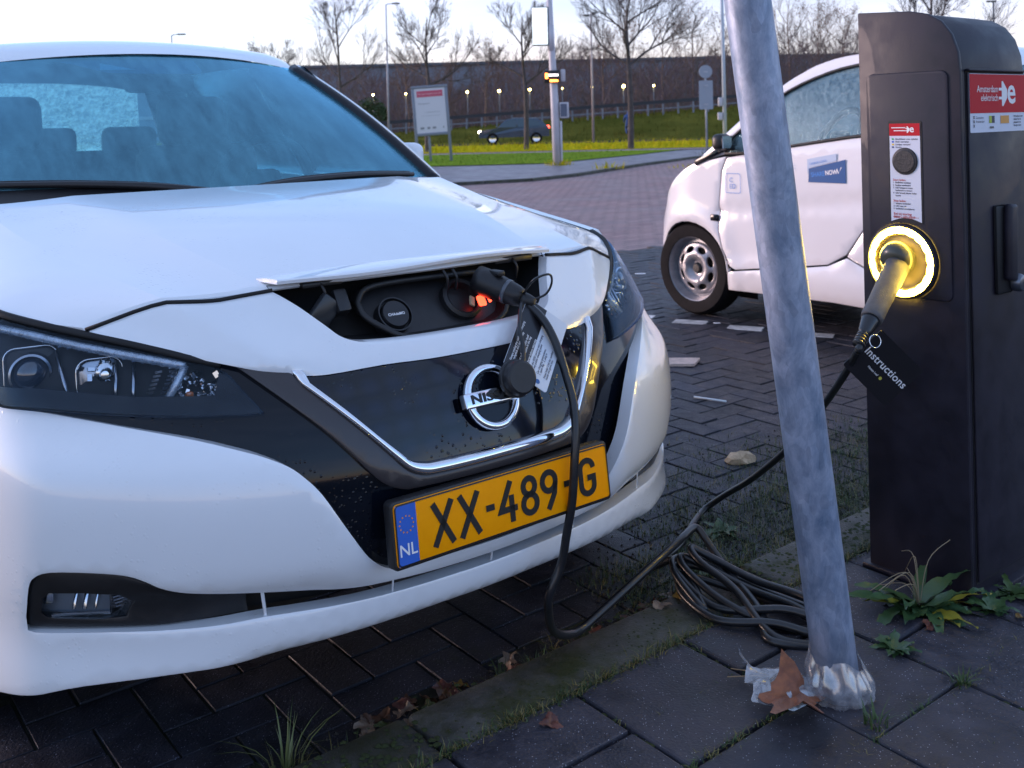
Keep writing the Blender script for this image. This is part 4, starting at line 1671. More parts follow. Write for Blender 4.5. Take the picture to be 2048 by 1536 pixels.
# white marking bricks let into the paving
wme = brick_mesh(.20, .10, .04, .004)
wme.materials.append(WHITE_BRICK)
for (x, y, a) in ((1.02, 5.875, -.42), (1.295, 5.67, -.42), (1.625, 5.45, -.42), (1.90, 5.25, -.42), (.74, 6.08, -.42)):
    o = bpy.data.objects.new('marking_brick', wme)
    link(o, road)
    o.location = (x, y, .0028)
    o.rotation_euler = (0, 0, a)

# kerb and pavement
kerb = empty('kerb', cw(0, 0, 0))
tag(kerb, kind='structure')
kerb.rotation_euler = (0, 0, TH)
rk = random.Random(4)
for k in range(-5, 9):
    bm = bmesh.new()
    bm_box(bm, (0, 0, -.10), (.994, .155, .20), None, .012, 2)
    for v in bm.verts:
        if v.co.z > -.03:
            v.co.z += rk.gauss(0, .0008)
    o = mkbm('kerbstone', bm, KERB, kerb, ang=R(45))
    o.location = (k + .33, .030 + rk.gauss(0, .003), .05 + rk.gauss(0, .002))
    o.rotation_euler = (0, 0, rk.gauss(0, .003))
pave = empty('pavement', cw(0, 0, 0))
pave.rotation_euler = (0, 0, TH)
tag(pave, kind='structure')
mk('sand_bed', [(-5, -.05, .034), (9, -.05, .034), (9, -4.5, .034), (-5, -4.5, .034)], [(0, 1, 2, 3)], SOIL, pave)
T_ = .310
bm = bmesh.new()
bm_box(bm, (0, 0, -.025), (T_ - .010, T_ - .010, .05), None, .006, 2)
bmesh.ops.recalc_face_normals(bm, faces=bm.faces)
tme = bpy.data.meshes.new('tile')
bm.to_mesh(tme)
bm.free()
tme.materials.append(TILE)
for kx in range(-8, 14):
    l0 = .755 + (kx - 2) * T_ + T_ / 2
    off = -.36 if kx % 2 == 0 else -.215
    for ky in range(-1, 9):
        b1 = off - ky * T_ if True else 0
        b0 = b1 - T_
        # clip the course that meets the kerb
        if b0 > -.09:
            continue
        o = bpy.data.objects.new('tile', tme)
        bc = (b0 + b1) / 2
        if b1 > -.053:
            sc = (-.053 - b0) / T_
            if sc < .2:
                continue
            o.scale = (1, sc, 1)
            bc = (b0 - .053) / 2
        if not (-2.0 < l0 < 3.2 and bc > -2.2):
            continue
        link(o, pave)
        o.location = (l0 + rk.gauss(0, .002), bc + rk.gauss(0, .0015), .050 + rk.gauss(0, .0016))
        o.rotation_euler = (rk.gauss(0, .006), rk.gauss(0, .006), rk.gauss(0, .004))

# ------------------------------------------------------------------ low plants
GRASS_G = mat('grass_green', (.060, .105, .022), rough=.55, col2=(.035, .070, .020), nscale=15)
GRASS_Y = mat('grass_straw', (.20, .16, .050), rough=.6, col2=(.10, .10, .03), nscale=20)
GRASS_D = mat('grass_dark', (.022, .045, .014), rough=.6, col2=(.035, .055, .012), nscale=12)
MOSS = mat('moss', (.038, .050, .010), rough=.9, col2=(.020, .028, .008), nscale=60, bump=.8, bscale=250)
LEAF_G = mat('weed_leaf_green', (.035, .085, .035), rough=.38, col2=(.055, .10, .03), nscale=18, bump=.4, bscale=90)
LEAF_Y = mat('weed_leaf_yellow', (.36, .28, .03), rough=.4, col2=(.16, .20, .03), nscale=14, bump=.3, bscale=90)
STEM = mat('dry_stem', (.24, .19, .12), rough=.6)


def blade(mb, base, h, w, lean, curl, n=4):
    """one tapered curved grass blade"""
    d = Vector((math.cos(lean), math.sin(lean), 0))
    sd = Vector((-d.y, d.x, 0))
    V, Fc = [], []
    for i in range(n + 1):
        t = i / n
        c = base + d * (h * curl * t * t) + Vector((0, 0, h * t * (1 - .35 * curl * t)))
        ww = w * (1 - t) ** .7
        V += [c - sd * ww, c + sd * ww]
    Fc = [(2 * i, 2 * i + 1, 2 * i + 3, 2 * i + 2) for i in range(n)]
    mb.add(V, Fc)


def tuft(name, pos, n, h, spread, m, label, seed=0, group=None, w=.0022):
    rg = random.Random(seed)
    mb = MB()
    for _ in range(n):
        a = rg.uniform(0, TAU)
        r = spread * math.sqrt(rg.random()) * .4
        blade(mb, Vector((r * math.cos(a), r * math.sin(a), 0)), h * rg.uniform(.4, 1.1), w * rg.uniform(.6, 1.3), a + rg.gauss(0, .5), rg.uniform(.1, 1.1))
    o = mb.build(name, m, None, smooth=True, fix=False)
    o.location = pos
    return tag(o, label, 'grass tuft', group)


# grass and moss in the joints, along the kerb and over the neglected strip beside the car
rg = random.Random(21)
mbg, mby, mbd, mbm = MB(), MB(), MB(), MB()


def clump(l, b, z, n, h, sp, which=None):
    for _ in range(n):
        q = cw(l + rg.gauss(0, sp), b + rg.gauss(0, sp * .6), z)
        t = which or rg.choice((mbg, mby, mby, mbd))
        blade(t, q, h * rg.uniform(.35, 1.2), rg.uniform(.0007, .0016), rg.uniform(0, TAU), rg.uniform(.2, 1.6), 3)


for k in range(420):                           # the joint between kerb and tiles
    l = rg.uniform(-.75, 1.9)
    clump(l, -.052, .048, rg.randint(4, 12), rg.uniform(.010, .030), .016)
for k in range(200):                           # the gutter in front of the kerb
    l = rg.uniform(-.7, 2.2)
    clump(l, rg.gauss(.125, .02), .0, rg.randint(3, 9), rg.uniform(.015, .05), .016)
for k in range(330):                           # joints between tiles
    kx = rg.randint(-5, 5)
    lj = .755 + kx * T_
    bb = rg.uniform(-1.1, -.08)
    if rg.random() < .5:
        clump(lj, bb, .046, rg.randint(2, 6), rg.uniform(.006, .017), .007)
    else:
        off = -.36 if kx % 2 else -.215
        clump(lj + rg.uniform(0, T_), off - T_ * rg.randint(0, 2), .046, rg.randint(2, 6), rg.uniform(.006, .017), .007)
for (l, b) in ((.135, -.36), (.445, -.53), (.445, -.36), (.755, -.53), (.30, -.36), (.60, -.53), (.22, -.36), (.40, -.36)):
    for _ in range(8):
        clump(l + rg.gauss(0, .03), b + rg.gauss(0, .006), .046, 8, .016, .012, rg.choice((mbg, mby)))
for k in range(2600):                           # weedy strip between the car and the charger
    l = rg.uniform(.55, 2.3)
    b = .12 + abs(rg.gauss(0, .34))
    if b > 1.0 or (l < .86 and b > .40):
        continue
    clump(l, b, .0, rg.randint(3, 9), rg.uniform(.012, .055) * (1.1 - b * .6), .03, rg.choice((mbd, mbd, mbg, mby)))
tag(mbg.build('joint_grass', GRASS_G, None, fix=False), 'short green grass growing in the paving joints and along the kerb', 'grass', kind='stuff')
tag(mby.build('dry_grass', GRASS_Y, None, fix=False), 'short dry yellow grass along the kerb and in the joints', 'grass', kind='stuff')
tag(mbd.build('dark_grass', GRASS_D, None, fix=False), 'dark matted grass on the strip beside the white car', 'grass', kind='stuff')
# moss cushions
for k in range(2600):
    sel = rg.random()
    if sel < .45:
        l, b, z = rg.uniform(-.7, 1.6), rg.gauss(.03, .045), .049
    elif sel < .75:
        l, b, z = rg.uniform(-.7, 2.0), rg.gauss(.13, .03), -.002
    else:
        kx = rg.randint(-4, 4)
        if rg.random() < .5:
            l, b, z = .755 + kx * T_ + rg.gauss(0, .003), rg.uniform(-.9, -.06), .043
        else:
            l, b, z = .755 + (kx + rg.random()) * T_, (-.36 if kx % 2 else -.215) - T_ * rg.randint(0, 1) + rg.gauss(0, .003), .043
    r = rg.uniform(.003, .009)
    c = cw(l, b, z)
    V = []
    for j in range(5):
        a = TAU * j / 5 + rg.random()
        V.append(c + Vector((r * math.cos(a), r * math.sin(a), 0)))
    V.append(c + Vector((0, 0, r * .55)))
    mbm.add(V, [(j, (j + 1) % 5, 5) for j in range(5)])
tag(mbm.build('moss_cushions', MOSS, None, smooth=True, fix=False), 'dark green moss on the kerb and in the tile joints', 'moss', kind='stuff')
# crumbs of soil and grit
mbs = MB()
for k in range(2600):
    if rg.random() < .5:
        l, b = rg.uniform(.5, 2.2), .12 + abs(rg.gauss(0, .3))
    else:
        l, b = rg.uniform(-.8, 1.6), rg.gauss(.14, .035)
    r = rg.uniform(.0015, .007)
    c = cw(l, b, .002)
    V = [c + Vector((r * math.cos(TAU * j / 4 + .3) * rg.uniform(.6, 1.2), r * math.sin(TAU * j / 4 + .3) * rg.uniform(.6, 1.2), -.002)) for j in range(4)] + [c + Vector((0, 0, r * rg.uniform(.5, 1)))]
    mbs.add(V, [(0, 1, 4), (1, 2, 4), (2, 3, 4), (3, 0, 4)])
tag(mbs.build('grit', mat('soil_grit', (.040, .034, .028), rough=.9, col2=(.014, .012, .010), nscale=40), None, fix=False), 'dark soil crumbs and grit in the gutter', 'soil', kind='stuff')

tuft('grass_tuft', cw(-.39, .165, 0), 26, .13, .07, mat('pale_grass', (.10, .15, .06), rough=.5, col2=(.16, .16, .05), nscale=9), 'tallest pale grass tuft in the gutter under the bumper corner', 1)
tuft('grass_tuft', cw(.154, .09, .01), 40, .065, .05, GRASS_G, 'green grass tuft beside the kerb below the hanging cable', 2)
tuft('grass_tuft', cw(.085, .125, .0), 16, .06, .05, GRASS_D, 'thin dark grass tuft between kerb and bumper, left of the brighter green tuft', 3)
tuft('grass_tuft', cw(.739, -.535, .045), 34, .045, .04, GRASS_G, 'small grass tuft at a tile corner right of the leaning pole', 4)
tuft('grass_tuft', cw(.49, -.50, .045), 26, .055, .05, GRASS_G, 'grass tuft growing right behind the plastic bag at the pole foot', 5)


def weed_leaf(mb, base, az, L, w, rise, droop, wav=0.0, n=8, tip=.75, lobes=0, seed=0):
    rg2 = random.Random(seed)
    d = Vector((math.cos(az), math.sin(az), 0))
    sd = Vector((-d.y, d.x, 0))
    V, Fc = [], []
    for i in range(n + 1):
        t = i / n
        c = base + d * (L * t * (1 - .12 * droop)) + Vector((0, 0, L * (rise * t - droop * t * t)))
        ww = w * (math.sin(math.pi * min(1, t * .97 + .03) ** tip)) + .0015
        if lobes:
            ww *= 1 + .35 * math.sin(t * lobes * TAU)
        wz = wav * math.sin(t * 9 + rg2.random() * 3)
        V += [c - sd * ww + Vector((0, 0, .25 * ww + wz)), c, c + sd * ww + Vector((0, 0, .25 * ww - wz))]
    for i in range(n):
        Fc += [(3 * i, 3 * i + 1, 3 * i + 4, 3 * i + 3), (3 * i + 1, 3 * i + 2, 3 * i + 5, 3 * i + 4)]
    mb.add(V, Fc)


dock = empty('dock_plant', cw(.965, -.315, .048))
tag(dock, 'dock weed with long green and yellow leaves at the foot of the charger', 'weed')
spec_ = []
rdk = random.Random(14)
for k in range(30):
    az = rdk.choice((rdk.uniform(120, 240), rdk.uniform(-60, 70), rdk.uniform(0, 360)))
    spec_.append((az, rdk.uniform(.08, .19), rdk.uniform(.010, .019), rdk.uniform(.15, .85), rdk.uniform(.15, .75), 'y' if (rdk.random() < .22 or (-45 < az < 25 and rdk.random() < .5)) else 'g'))
for i, (az, L_, w_, ri_, dr_, c_) in enumerate(spec_):
    mb = MB()
    weed_leaf(mb, Vector((rdk.gauss(0, .012), rdk.gauss(0, .012), .002)), R(az), L_, w_, ri_, dr_, .005, seed=i, n=12)
    mb.build('leaf', LEAF_G if c_ == 'g' else LEAF_Y, dock, smooth=True, fix=False)
rg = random.Random(8)
for k in range(9):
    a = rg.uniform(0, TAU)
    hh = rg.uniform(.06, .16)
    P = [Vector((0, 0, .005)), Vector((math.cos(a) * .03, math.sin(a) * .03, hh * .7)), Vector((math.cos(a) * rg.uniform(.06, .13), math.sin(a) * rg.uniform(.06, .13), hh * rg.uniform(.2, 1)))]
    tube('dry_stalk', catmull(P, 5), .0011, STEM, dock, 4)


def rosette(name, pos, n, L_, w_, label, seed, lobes=2.0, m=LEAF_G):
    e_ = empty(name, pos)
    r2 = random.Random(seed)
    for k in range(n):
        mb = MB()
        weed_leaf(mb, Vector((0, 0, .003)), TAU * k / n + r2.gauss(0, .2), L_ * r2.uniform(.6, 1.1), w_ * r2.uniform(.7, 1.2), r2.uniform(.15, .7), r2.uniform(.15, .5), .002, lobes=lobes, n=10, seed=k)
        mb.build('leaf', m, e_, smooth=True, fix=False)
    return tag(e_, label, 'weed')


rosette('rosette_weed', cw(.76, -.376, .048), 13, .055, .009, 'flat rosette weed with lobed leaves right of the leaning pole', 3)
rosette('low_weed', cw(1.075, -.43, .048), 16, .060, .009, 'low leafy weed at the right front corner of the charger', 4, 3)
rosette('low_weed', cw(1.19, -.42, .048), 18, .075, .009, 'bushy low weed along the near side of the charger by the picture edge', 5, 3, GRASS_G)
rosette('broadleaf_weed', cw(.845, .21, .0), 9, .07, .012, 'broad-leaved weed behind the cable coil', 6, 0)
rosette('broadleaf_weed', cw(1.05, .34, .0), 12, .08, .010, 'green weed in the dark strip between car and leaning pole', 7, 1)
rosette('broadleaf_weed', cw(.735, .17, .0), 8, .055, .010, 'small green weed inside the left loops of the cable coil', 9, 0)


# fallen leaves: lobed outline, crumpled
def leaf_geo(size, seed, crumple=.25, lobes=5):
    r2 = random.Random(seed)
    n = 40
    V = [Vector((0, 0, .1 * size * r2.random()))]
    ph = [r2.uniform(0, 6.3) for _ in range(6)]
    tips = [(TAU * (k + .5) / lobes + r2.gauss(0, .12), r2.uniform(.75, 1.12)) for k in range(lobes)]
    rings = (.28, .52, .76, 1.0)

    def outline(a):
        best = .55
        for ta, tr_ in tips:
            d = abs((a - ta + math.pi) % TAU - math.pi)
            best = max(best, tr_ * max(0.0, 1 - (d / (TAU / lobes * .56)) ** 1.25))
        return max(.52, best) * (1 + .07 * math.sin(17 * a + ph[0]))
    for q in rings:
        for k in range(n):
            a = TAU * k / n
            ro = outline(a)
            rr = size * q * lerp(.62, ro, q)
            x, y = rr * math.cos(a), rr * math.sin(a) * .85
            u, v = x / size, y / size
            z = crumple * size * (.55 * math.sin(3.1 * u + ph[1]) * math.cos(2.7 * v + ph[2]) + .30 * math.sin(8 * u + ph[3]) * math.sin(7 * v + ph[4]) + .55 * q ** 3 * math.sin(2 * a + ph[5]) + .25 * q * q * math.sin(lobes * a)) + crumple * size * .95
            V.append(Vector((x, y, max(.001, z))))
    Fc = []
    for k in range(n):
        k2 = (k + 1) % n
        Fc.append((0, 1 + k, 1 + k2))
        for j in range(len(rings) - 1):
            o = 1 + j * n
            Fc.append((o + k, o + n + k, o + n + k2, o + k2))
    return V, Fc


LM = [mat('leaf_brown', (.11, .045, .022), rough=.55, col2=(.055, .026, .016), nscale=40, bump=.5, bscale=120),
      mat('leaf_red', (.15, .050, .035), rough=.5, col2=(.08, .03, .025), nscale=40, bump=.5, bscale=120),
      mat('leaf_ochre', (.26, .15, .03), rough=.5, col2=(.13, .07, .02), nscale=40, bump=.5, bscale=120),
      mat('leaf_olive', (.060, .070, .020), rough=.5, col2=(.03, .04, .015), nscale=40, bump=.5, bscale=120),
      mat('leaf_pale', (.24, .17, .12), rough=.55, col2=(.12, .08, .06), nscale=40, bump=.5, bscale=120)]
rl = random.Random(31)
gutter = [(-.04, .15), (-.10, .15), (-.15, .13), (-.18, .15), (.02, .17), (.065, .12), (.10, .14), (.426, .125), (.36, .13), (.39, .15), (.30, .14), (-.23, .16), (-.01, .19), (-.07, .18), (.19, .13), (.47, .14),
          (.05, .15), (-.12, .18), (.61, .14), (.55, .15), (.0, .13), (.14, .16), (-.05, .13), (-.20, .19)]
for k in range(16):
    gutter.append((rl.uniform(-.28, .16), rl.uniform(.115, .20)))
for k in range(12):
    gutter.append((rl.uniform(.30, .62), rl.uniform(.115, .16)))
for i, (l, b) in enumerate(gutter):
    V, Fc = leaf_geo(rl.uniform(.016, .034), 100 + i, .22, rl.choice((3, 5)))
    mi = rl.choice((0, 0, 1, 1, 2, 3, 4))
    o = mk('fallen_leaf', V, Fc, LM[mi], smooth=True, fix=False)
    o.location = cw(l + rl.gauss(0, .008), b, rl.uniform(.001, .012))
    o.rotation_euler = (rl.gauss(0, .25), rl.gauss(0, .25), rl.uniform(0, 6.3))
    cn = ('dark brown', 'reddish', 'ochre', 'olive green', 'pale tan')[mi]
    tag(o, cn + ' dead leaf in the litter heaped in the gutter along the kerb', 'leaf', cn + ' dead leaves in the gutter')
for (l, b, z, sz, mi, lb_) in ((.025, -.104, .052, .030, 1, 'single reddish leaf lying on a tile near the kerb joint'),
                              (.598, .075, .052, .034, 2, 'ochre leaf on the kerb just left of the cable coil'),
                              (.518, .081, .052, .030, 4, 'pale brown curled leaf on the kerb below the ochre leaf'),
                              (.905, -.375, .052, .026, 1, 'pinkish dead leaf in front of the dock weed'),
                              (1.09, -.485, .052, .020, 2, 'small ochre leaf on the tile near the charger corner'),
                              (.69, .13, .008, .018, 3, 'tiny olive leaf on the soil inside the cable coil')):
    V, Fc = leaf_geo(sz, int(l * 1000), .22, 3)
    o = mk('fallen_leaf', V, Fc, LM[mi], smooth=True, fix=False)
    o.location = cw(l, b, z)
    o.rotation_euler = (rl.gauss(0, .15), rl.gauss(0, .15), rl.uniform(0, 6.3))
    tag(o, lb_, 'leaf')

# leaning galvanised pole
pm = bpy.data.materials.new('weathered_zinc')
pm.use_nodes = True
nt = pm.node_tree
pb = nt.nodes['Principled BSDF']
tc = nt.nodes.new('ShaderNodeTexCoord')
mp_ = nt.nodes.new('ShaderNodeMapping')
mp_.inputs['Scale'].default_value = (1, 1, .5)
n1 = nt.nodes.new('ShaderNodeTexNoise')
n1.inputs['Scale'].default_value = 22
n1.inputs['Detail'].default_value = 10
n1.inputs['Roughness'].default_value = .7
n1.inputs['Distortion'].default_value = .35
v1 = nt.nodes.new('ShaderNodeTexVoronoi')
v1.inputs['Scale'].default_value = 75
rp = nt.nodes.new('ShaderNodeValToRGB')
rp.color_ramp.elements[0].position = .30
rp.color_ramp.elements[0].color = (.13, .19, .29, 1)
rp.color_ramp.elements[1].position = .68
rp.color_ramp.elements[1].color = (.42, .47, .60, 1)
mx_ = nt.nodes.new('ShaderNodeMix')
mx_.data_type = 'RGBA'
mx_.blend_type = 'OVERLAY'
mx_.inputs['Factor'].default_value = .15
nt.links.new(tc.outputs['Object'], mp_.inputs[0])
nt.links.new(mp_.outputs[0], n1.inputs['Vector'])
nt.links.new(mp_.outputs[0], v1.inputs['Vector'])
nt.links.new(n1.outputs[0], rp.inputs[0])
nt.links.new(rp.outputs[0], mx_.inputs['A'])
bw_ = nt.nodes.new('ShaderNodeRGBToBW')
nt.links.new(v1.outputs['Color'], bw_.inputs[0])
nt.links.new(bw_.outputs[0], mx_.inputs['B'])
hs_ = nt.nodes.new('ShaderNodeHueSaturation')
hs_.inputs['Saturation'].default_value = 1.0
nt.links.new(mx_.outputs['Result'], hs_.inputs['Color'])
nt.links.new(hs_.outputs[0], pb.inputs['Base Color'])
pb.inputs['Metallic'].default_value = .35
pb.inputs['Roughness'].default_value = .45
bn = nt.nodes.new('ShaderNodeBump')
bn.inputs['Strength'].default_value = .25
bn.inputs['Distance'].default_value = .003
nt.links.new(n1.outputs[0], bn.inputs['Height'])
nt.links.new(bn.outputs[0], pb.inputs['Normal'])
pb0, pb1 = Vector((.6255, 1.985, .02)), Vector((.448, 1.88, 1.417))
pd = (pb1 - pb0)
ptop = pb0 + pd * 1.75
pole = tube('leaning_pole', [pb0 + pd * (k / 12) * 1.75 for k in range(13)], .0435, pm, None, 40)
tag(pole, 'leaning grey galvanised steel pole wrapped in a plastic bag at its foot', 'pole')

# plastic bag round its foot
bagm = bpy.data.materials.new('thin_clear_plastic')
bagm.use_nodes = True
nt = bagm.node_tree
nt.nodes.clear()
out = nt.nodes.new('ShaderNodeOutputMaterial')
tr = nt.nodes.new('ShaderNodeBsdfTransparent')
tr.inputs[0].default_value = (.85, .87, .9, 1)
df = nt.nodes.new('ShaderNodeBsdfDiffuse')
df.inputs[0].default_value = (.62, .62, .66, 1)
gl = nt.nodes.new('ShaderNodeBsdfGlossy')
gl.inputs['Roughness'].default_value = .18
n1 = nt.nodes.new('ShaderNodeTexNoise')
n1.inputs['Scale'].default_value = 45
n1.inputs['Detail'].default_value = 6
mr = nt.nodes.new('ShaderNodeMapRange')
mr.inputs['From Min'].default_value = .35
mr.inputs['From Max'].default_value = .7
mr.inputs['To Min'].default_value = .16
mr.inputs['To Max'].default_value = .62
ma, mb_ = nt.nodes.new('ShaderNodeMixShader'), nt.nodes.new('ShaderNodeMixShader')
mb_.inputs[0].default_value = .22
tc = nt.nodes.new('ShaderNodeTexCoord')
nt.links.new(tc.outputs['Object'], n1.inputs['Vector'])
nt.links.new(n1.outputs[0], mr.inputs['Value'])
nt.links.new(mr.outputs[0], ma.inputs[0])
nt.links.new(tr.outputs[0], ma.inputs[1])
nt.links.new(df.outputs[0], ma.inputs[2])
nt.links.new(ma.outputs[0], mb_.inputs[1])
nt.links.new(gl.outputs[0], mb_.inputs[2])
nt.links.new(mb_.outputs[0], out.inputs[0])
bag = empty('plastic_bag', (pb0.x, pb0.y, .05))
tag(bag, 'crumpled clear plastic bag knotted round the foot of the leaning pole', 'plastic bag')
r2 = random.Random(2)
V, Fc = [], []
NA, NH = 56, 9
for j in range(NH + 1):
    t = j / NH
    for k in range(NA):
        a = TAU * k / NA
        fold = .0025 * math.sin(a * 9 + j * .5) + .0018 * math.sin(a * 17 - j * .4)
        rr = .0465 + .026 * math.sin(math.pi * min(1, .12 + (1 - t) * .75)) * (1 - t * .9) + fold * (1 - .3 * t) + .006 * math.sin(a * 2 + 1) * (1 - t)
        zz = .078 * t + .012 * math.sin(a * 3) * t + .010 * math.sin(a - 1.2) * t + .002
        cx = pd.x / pd.z * zz
        cy = pd.y / pd.z * zz
        V.append((rr * math.cos(a) + cx, rr * math.sin(a) + cy - .010 * (1 - t), zz))
for j in range(NH):
    for k in range(NA):
        k2 = (k + 1) % NA
        Fc.append((j * NA + k, j * NA + k2, (j + 1) * NA + k2, (j + 1) * NA + k))
mk('wrap', V, Fc, bagm, bag, smooth=True)
V, Fc = [], []
NS, NW = 16, 10
for i in range(NS + 1):
    t = i / NS
    cx = lerp(-.045, -.185, t)
    cy = lerp(-.020, -.005, t)
    wdt = lerp(.012, .058, min(1, t * 2.2))
    for k in range(NW + 1):
        q = k / NW * 2 - 1
        zz = .014 + .038 * math.sin(min(1, t * 1.3) * math.pi * .8) * (1 - q * q) + .006 * math.sin(q * 9 + t * 5) + .004 * math.sin(t * 17 + q * 3) + (.045 * max(0, t - .75) / .25 * max(0, q))
        V.append((cx + .006 * math.sin(q * 7 + t * 11), cy + q * wdt, zz))
for i in range(NS):
    for k in range(NW):
        a = i * (NW + 1) + k
        Fc.append((a, a + 1, a + NW + 2, a + NW + 1))
mk('tail', V, Fc, bagm, bag, smooth=True)
V, Fc = [], []
for j in range(7):
    for k in range(12):
        a = TAU * k / 12
        rr = .012 * math.sin(math.pi * (j + .5) / 7) * (1 + .3 * math.sin(a * 3 + j))
        V.append((-.050 + rr * math.cos(a), -.026 + rr * math.sin(a), .022 + .030 * j / 6))
for j in range(6):
    for k in range(12):
        Fc.append((j * 12 + k, j * 12 + (k + 1) % 12, (j + 1) * 12 + (k + 1) % 12, (j + 1) * 12 + k))
mk('knot', V, Fc, bagm, bag, smooth=True)
V, Fc = leaf_geo(.092, 78, .26, 5)
o = mk('maple_leaf', V, Fc, mat('leaf_rust', (.30, .105, .045), rough=.5, col2=(.16, .055, .03), nscale=45, bump=.7, bscale=110, bdist=.003), smooth=True, fix=False)
o.location = (pb0.x - .115, pb0.y - .062, .066)
o.rotation_euler = (.22, -.05, .9)
tag(o, 'big crumpled rust-brown leaf lying on the plastic bag', 'leaf')
for k, (l0, b0_, l1, b1_) in enumerate(((.455, -.33, .40, -.22), (.45, -.335, .43, -.205))):
    o = tube('straw', [cw(l0, b0_, .075), cw((l0 + l1) / 2, (b0_ + b1_) / 2, .072), cw(l1, b1_, .056)], .0011, STEM, None, 5)
    tag(o, ('longer' if k else 'shorter') + ' thin dry straw sticking out behind the plastic bag', 'straw')

# litter on the bricks
o = tube('drinking_straw', [Vector((.75, 4.27, .007)), Vector((.87, 4.19, .007))], .0045, mat('white_plastic', (.75, .78, .80), rough=.35), None, 8)
tag(o, 'white plastic stick lying on the bricks between the two cars', 'litter')
bm = bmesh.new()
bmesh.ops.create_icosphere(bm, subdivisions=2, radius=.05)
r2 = random.Random(6)
for v in bm.verts:
    v.co = Vector((v.co.x * 1.15, v.co.y * .8, v.co.z * .55)) * (1 + r2.gauss(0, .10))
    v.co.z = max(v.co.z, -.008) + .008
o = mkbm('stone', bm, speckle_mat('sandstone', (.34, .22, .12), (.55, .42, .28), (.7, .6, .5), scale=60, rough=.7, rough2=.9, rnd=0), None, ang=R(30))
o.location = (.765, 3.47, 0)
o.rotation_euler = (0, 0, .3)
tag(o, 'beige broken stone lying on the bricks beside the car', 'stone')
o = poly_plate('paving_slab', [(-.13, -.06), (.05, -.07), (.10, .05), (-.10, .07)], .012, mat('pinkish_slab', (.55, .42, .36), rough=.5, noise=.25, nscale=25), Matrix.Translation((.80, 4.88, .0155)), None)
tag(o, 'pale pinkish flat slab on the bricks next to the car bumper', 'slab')
o = poly_plate('paper_scrap', [(-.02, -.012), (.022, -.01), (.02, .012), (-.018, .014)], .001, INK_WHITE, Matrix.Translation((1.16, 5.80, .006)), None)
tag(o, 'tiny white scrap between the white marking bricks', 'litter')
o = poly_plate('paper_scrap', [(-.04, -.02), (.042, -.02), (.04, .02), (-.038, .024)], .001, INK_WHITE, Matrix.Translation((.965, 7.74, .004)), None)
tag(o, 'white scrap of paper on the road left of the small white car', 'litter')
# ------------------------------------------------------------------ charging post
CHG = mat('charger_grey_steel', (.016, .014, .024), rough=.40, metal=.0, coat=.06, spec=.35, noise=.28, nscale=11, bump=.10, bscale=350, rough2=.62)
CHG_D = mat('charger_dark_gap', (.006, .006, .008), rough=.6)
RED = mat('signal_red', (.50, .004, .018), rough=.5, spec=.2)
WHITE = mat('sticker_white', (.66, .69, .78), rough=.5, spec=.2)
INK_D = mat('ink_dark_blue', (.03, .035, .07), rough=.5)
INK_R = mat('ink_red', (.45, .04, .03), rough=.5)
post = empty('charging_post', (1.048, 2.336, 0), TH)
tag(post, 'dark grey rounded charging post with a glowing yellow socket ring and red stickers', 'charging post')
prof = [(0, .05), (0, 1.285), (.004, 1.335), (.018, 1.378), (.042, 1.410), (.075, 1.430), (.12, 1.440), (.255, 1.449), (.255, .05)]


def extr(name, P, x0, x1, m, parent, bev=.004):
    bm = bmesh.new()
    a = [bm.verts.new((x0, p[0], p[1])) for p in P]
    b = [bm.verts.new((x1, p[0], p[1])) for p in P]
    n = len(P)
    bm.faces.new(a)
    bm.faces.new(b[::-1])
    for i in range(n):
        bm.faces.new([a[i], a[(i + 1) % n], b[(i + 1) % n], b[i]])
    bmesh.ops.recalc_face_normals(bm, faces=bm.faces)
    if bev:
        es = [e for e in bm.edges if e.calc_face_angle(0) > R(50)]
        bmesh.ops.bevel(bm, geom=es, offset=bev, segments=2, affect='EDGES', profile=.5)
    return mkbm(name, bm, m, parent, ang=R(35))


extr('cabinet', prof, .010, .318, CHG, post)
pf = [(-.003, .05), (-.003, 1.286), (.001, 1.337), (.016, 1.381), (.041, 1.414), (.075, 1.434), (.12, 1.4445), (.262, 1.4535), (.262, .05)]
extr('front_plate', pf, -.004, .009, CHG, post, .003)
# raised panel with a recess for the label
ins = rrect(.215, .548, .018, 5, cx=0, cy=0)
FM = frame(Vector((-.0045, .1325, 1.0225)), (0, -1, 0), (-1, 0, 0))
poly_plate('raised_panel', ins, .006, CHG, FM @ Matrix.Translation((0, 0, .005)), post, bev=.004)
# label strip: local u to the right (towards the near corner), v up
yc = .106 + .030


def fpt(s, z, d=0.0):
    """point on the front face: s = distance from the near corner, z height, d out of the face"""
    return Vector((-.0105 - d, s + .030, z))


LMx = frame(fpt(.106, 1.05, .0002), (0, -1, 0), (-1, 0, 0))
poly_plate('label_recess', rrect(.088, .250, .006, cx=0, cy=.004), .001, CHG_D, LMx @ Matrix.Translation((0, 0, .0003)), post)
arcp = [(-.040, -.118), (-.040, .122), (.040, .122), (.040, -.118)] + [(.040 - .08 * k / 8, -.118 + .010 * math.sin(math.pi * k / 8)) for k in range(1, 8)]
lab = poly_plate('instruction_label', arcp, .0006, WHITE, LMx @ Matrix.Translation((0, 0, .0012)), post)
poly_plate('label_header', [(-.040, .092), (.040, .092), (.040, .122), (-.040, .122)], .0004, RED, LMx @ Matrix.Translation((0, 0, .0017)), lab)


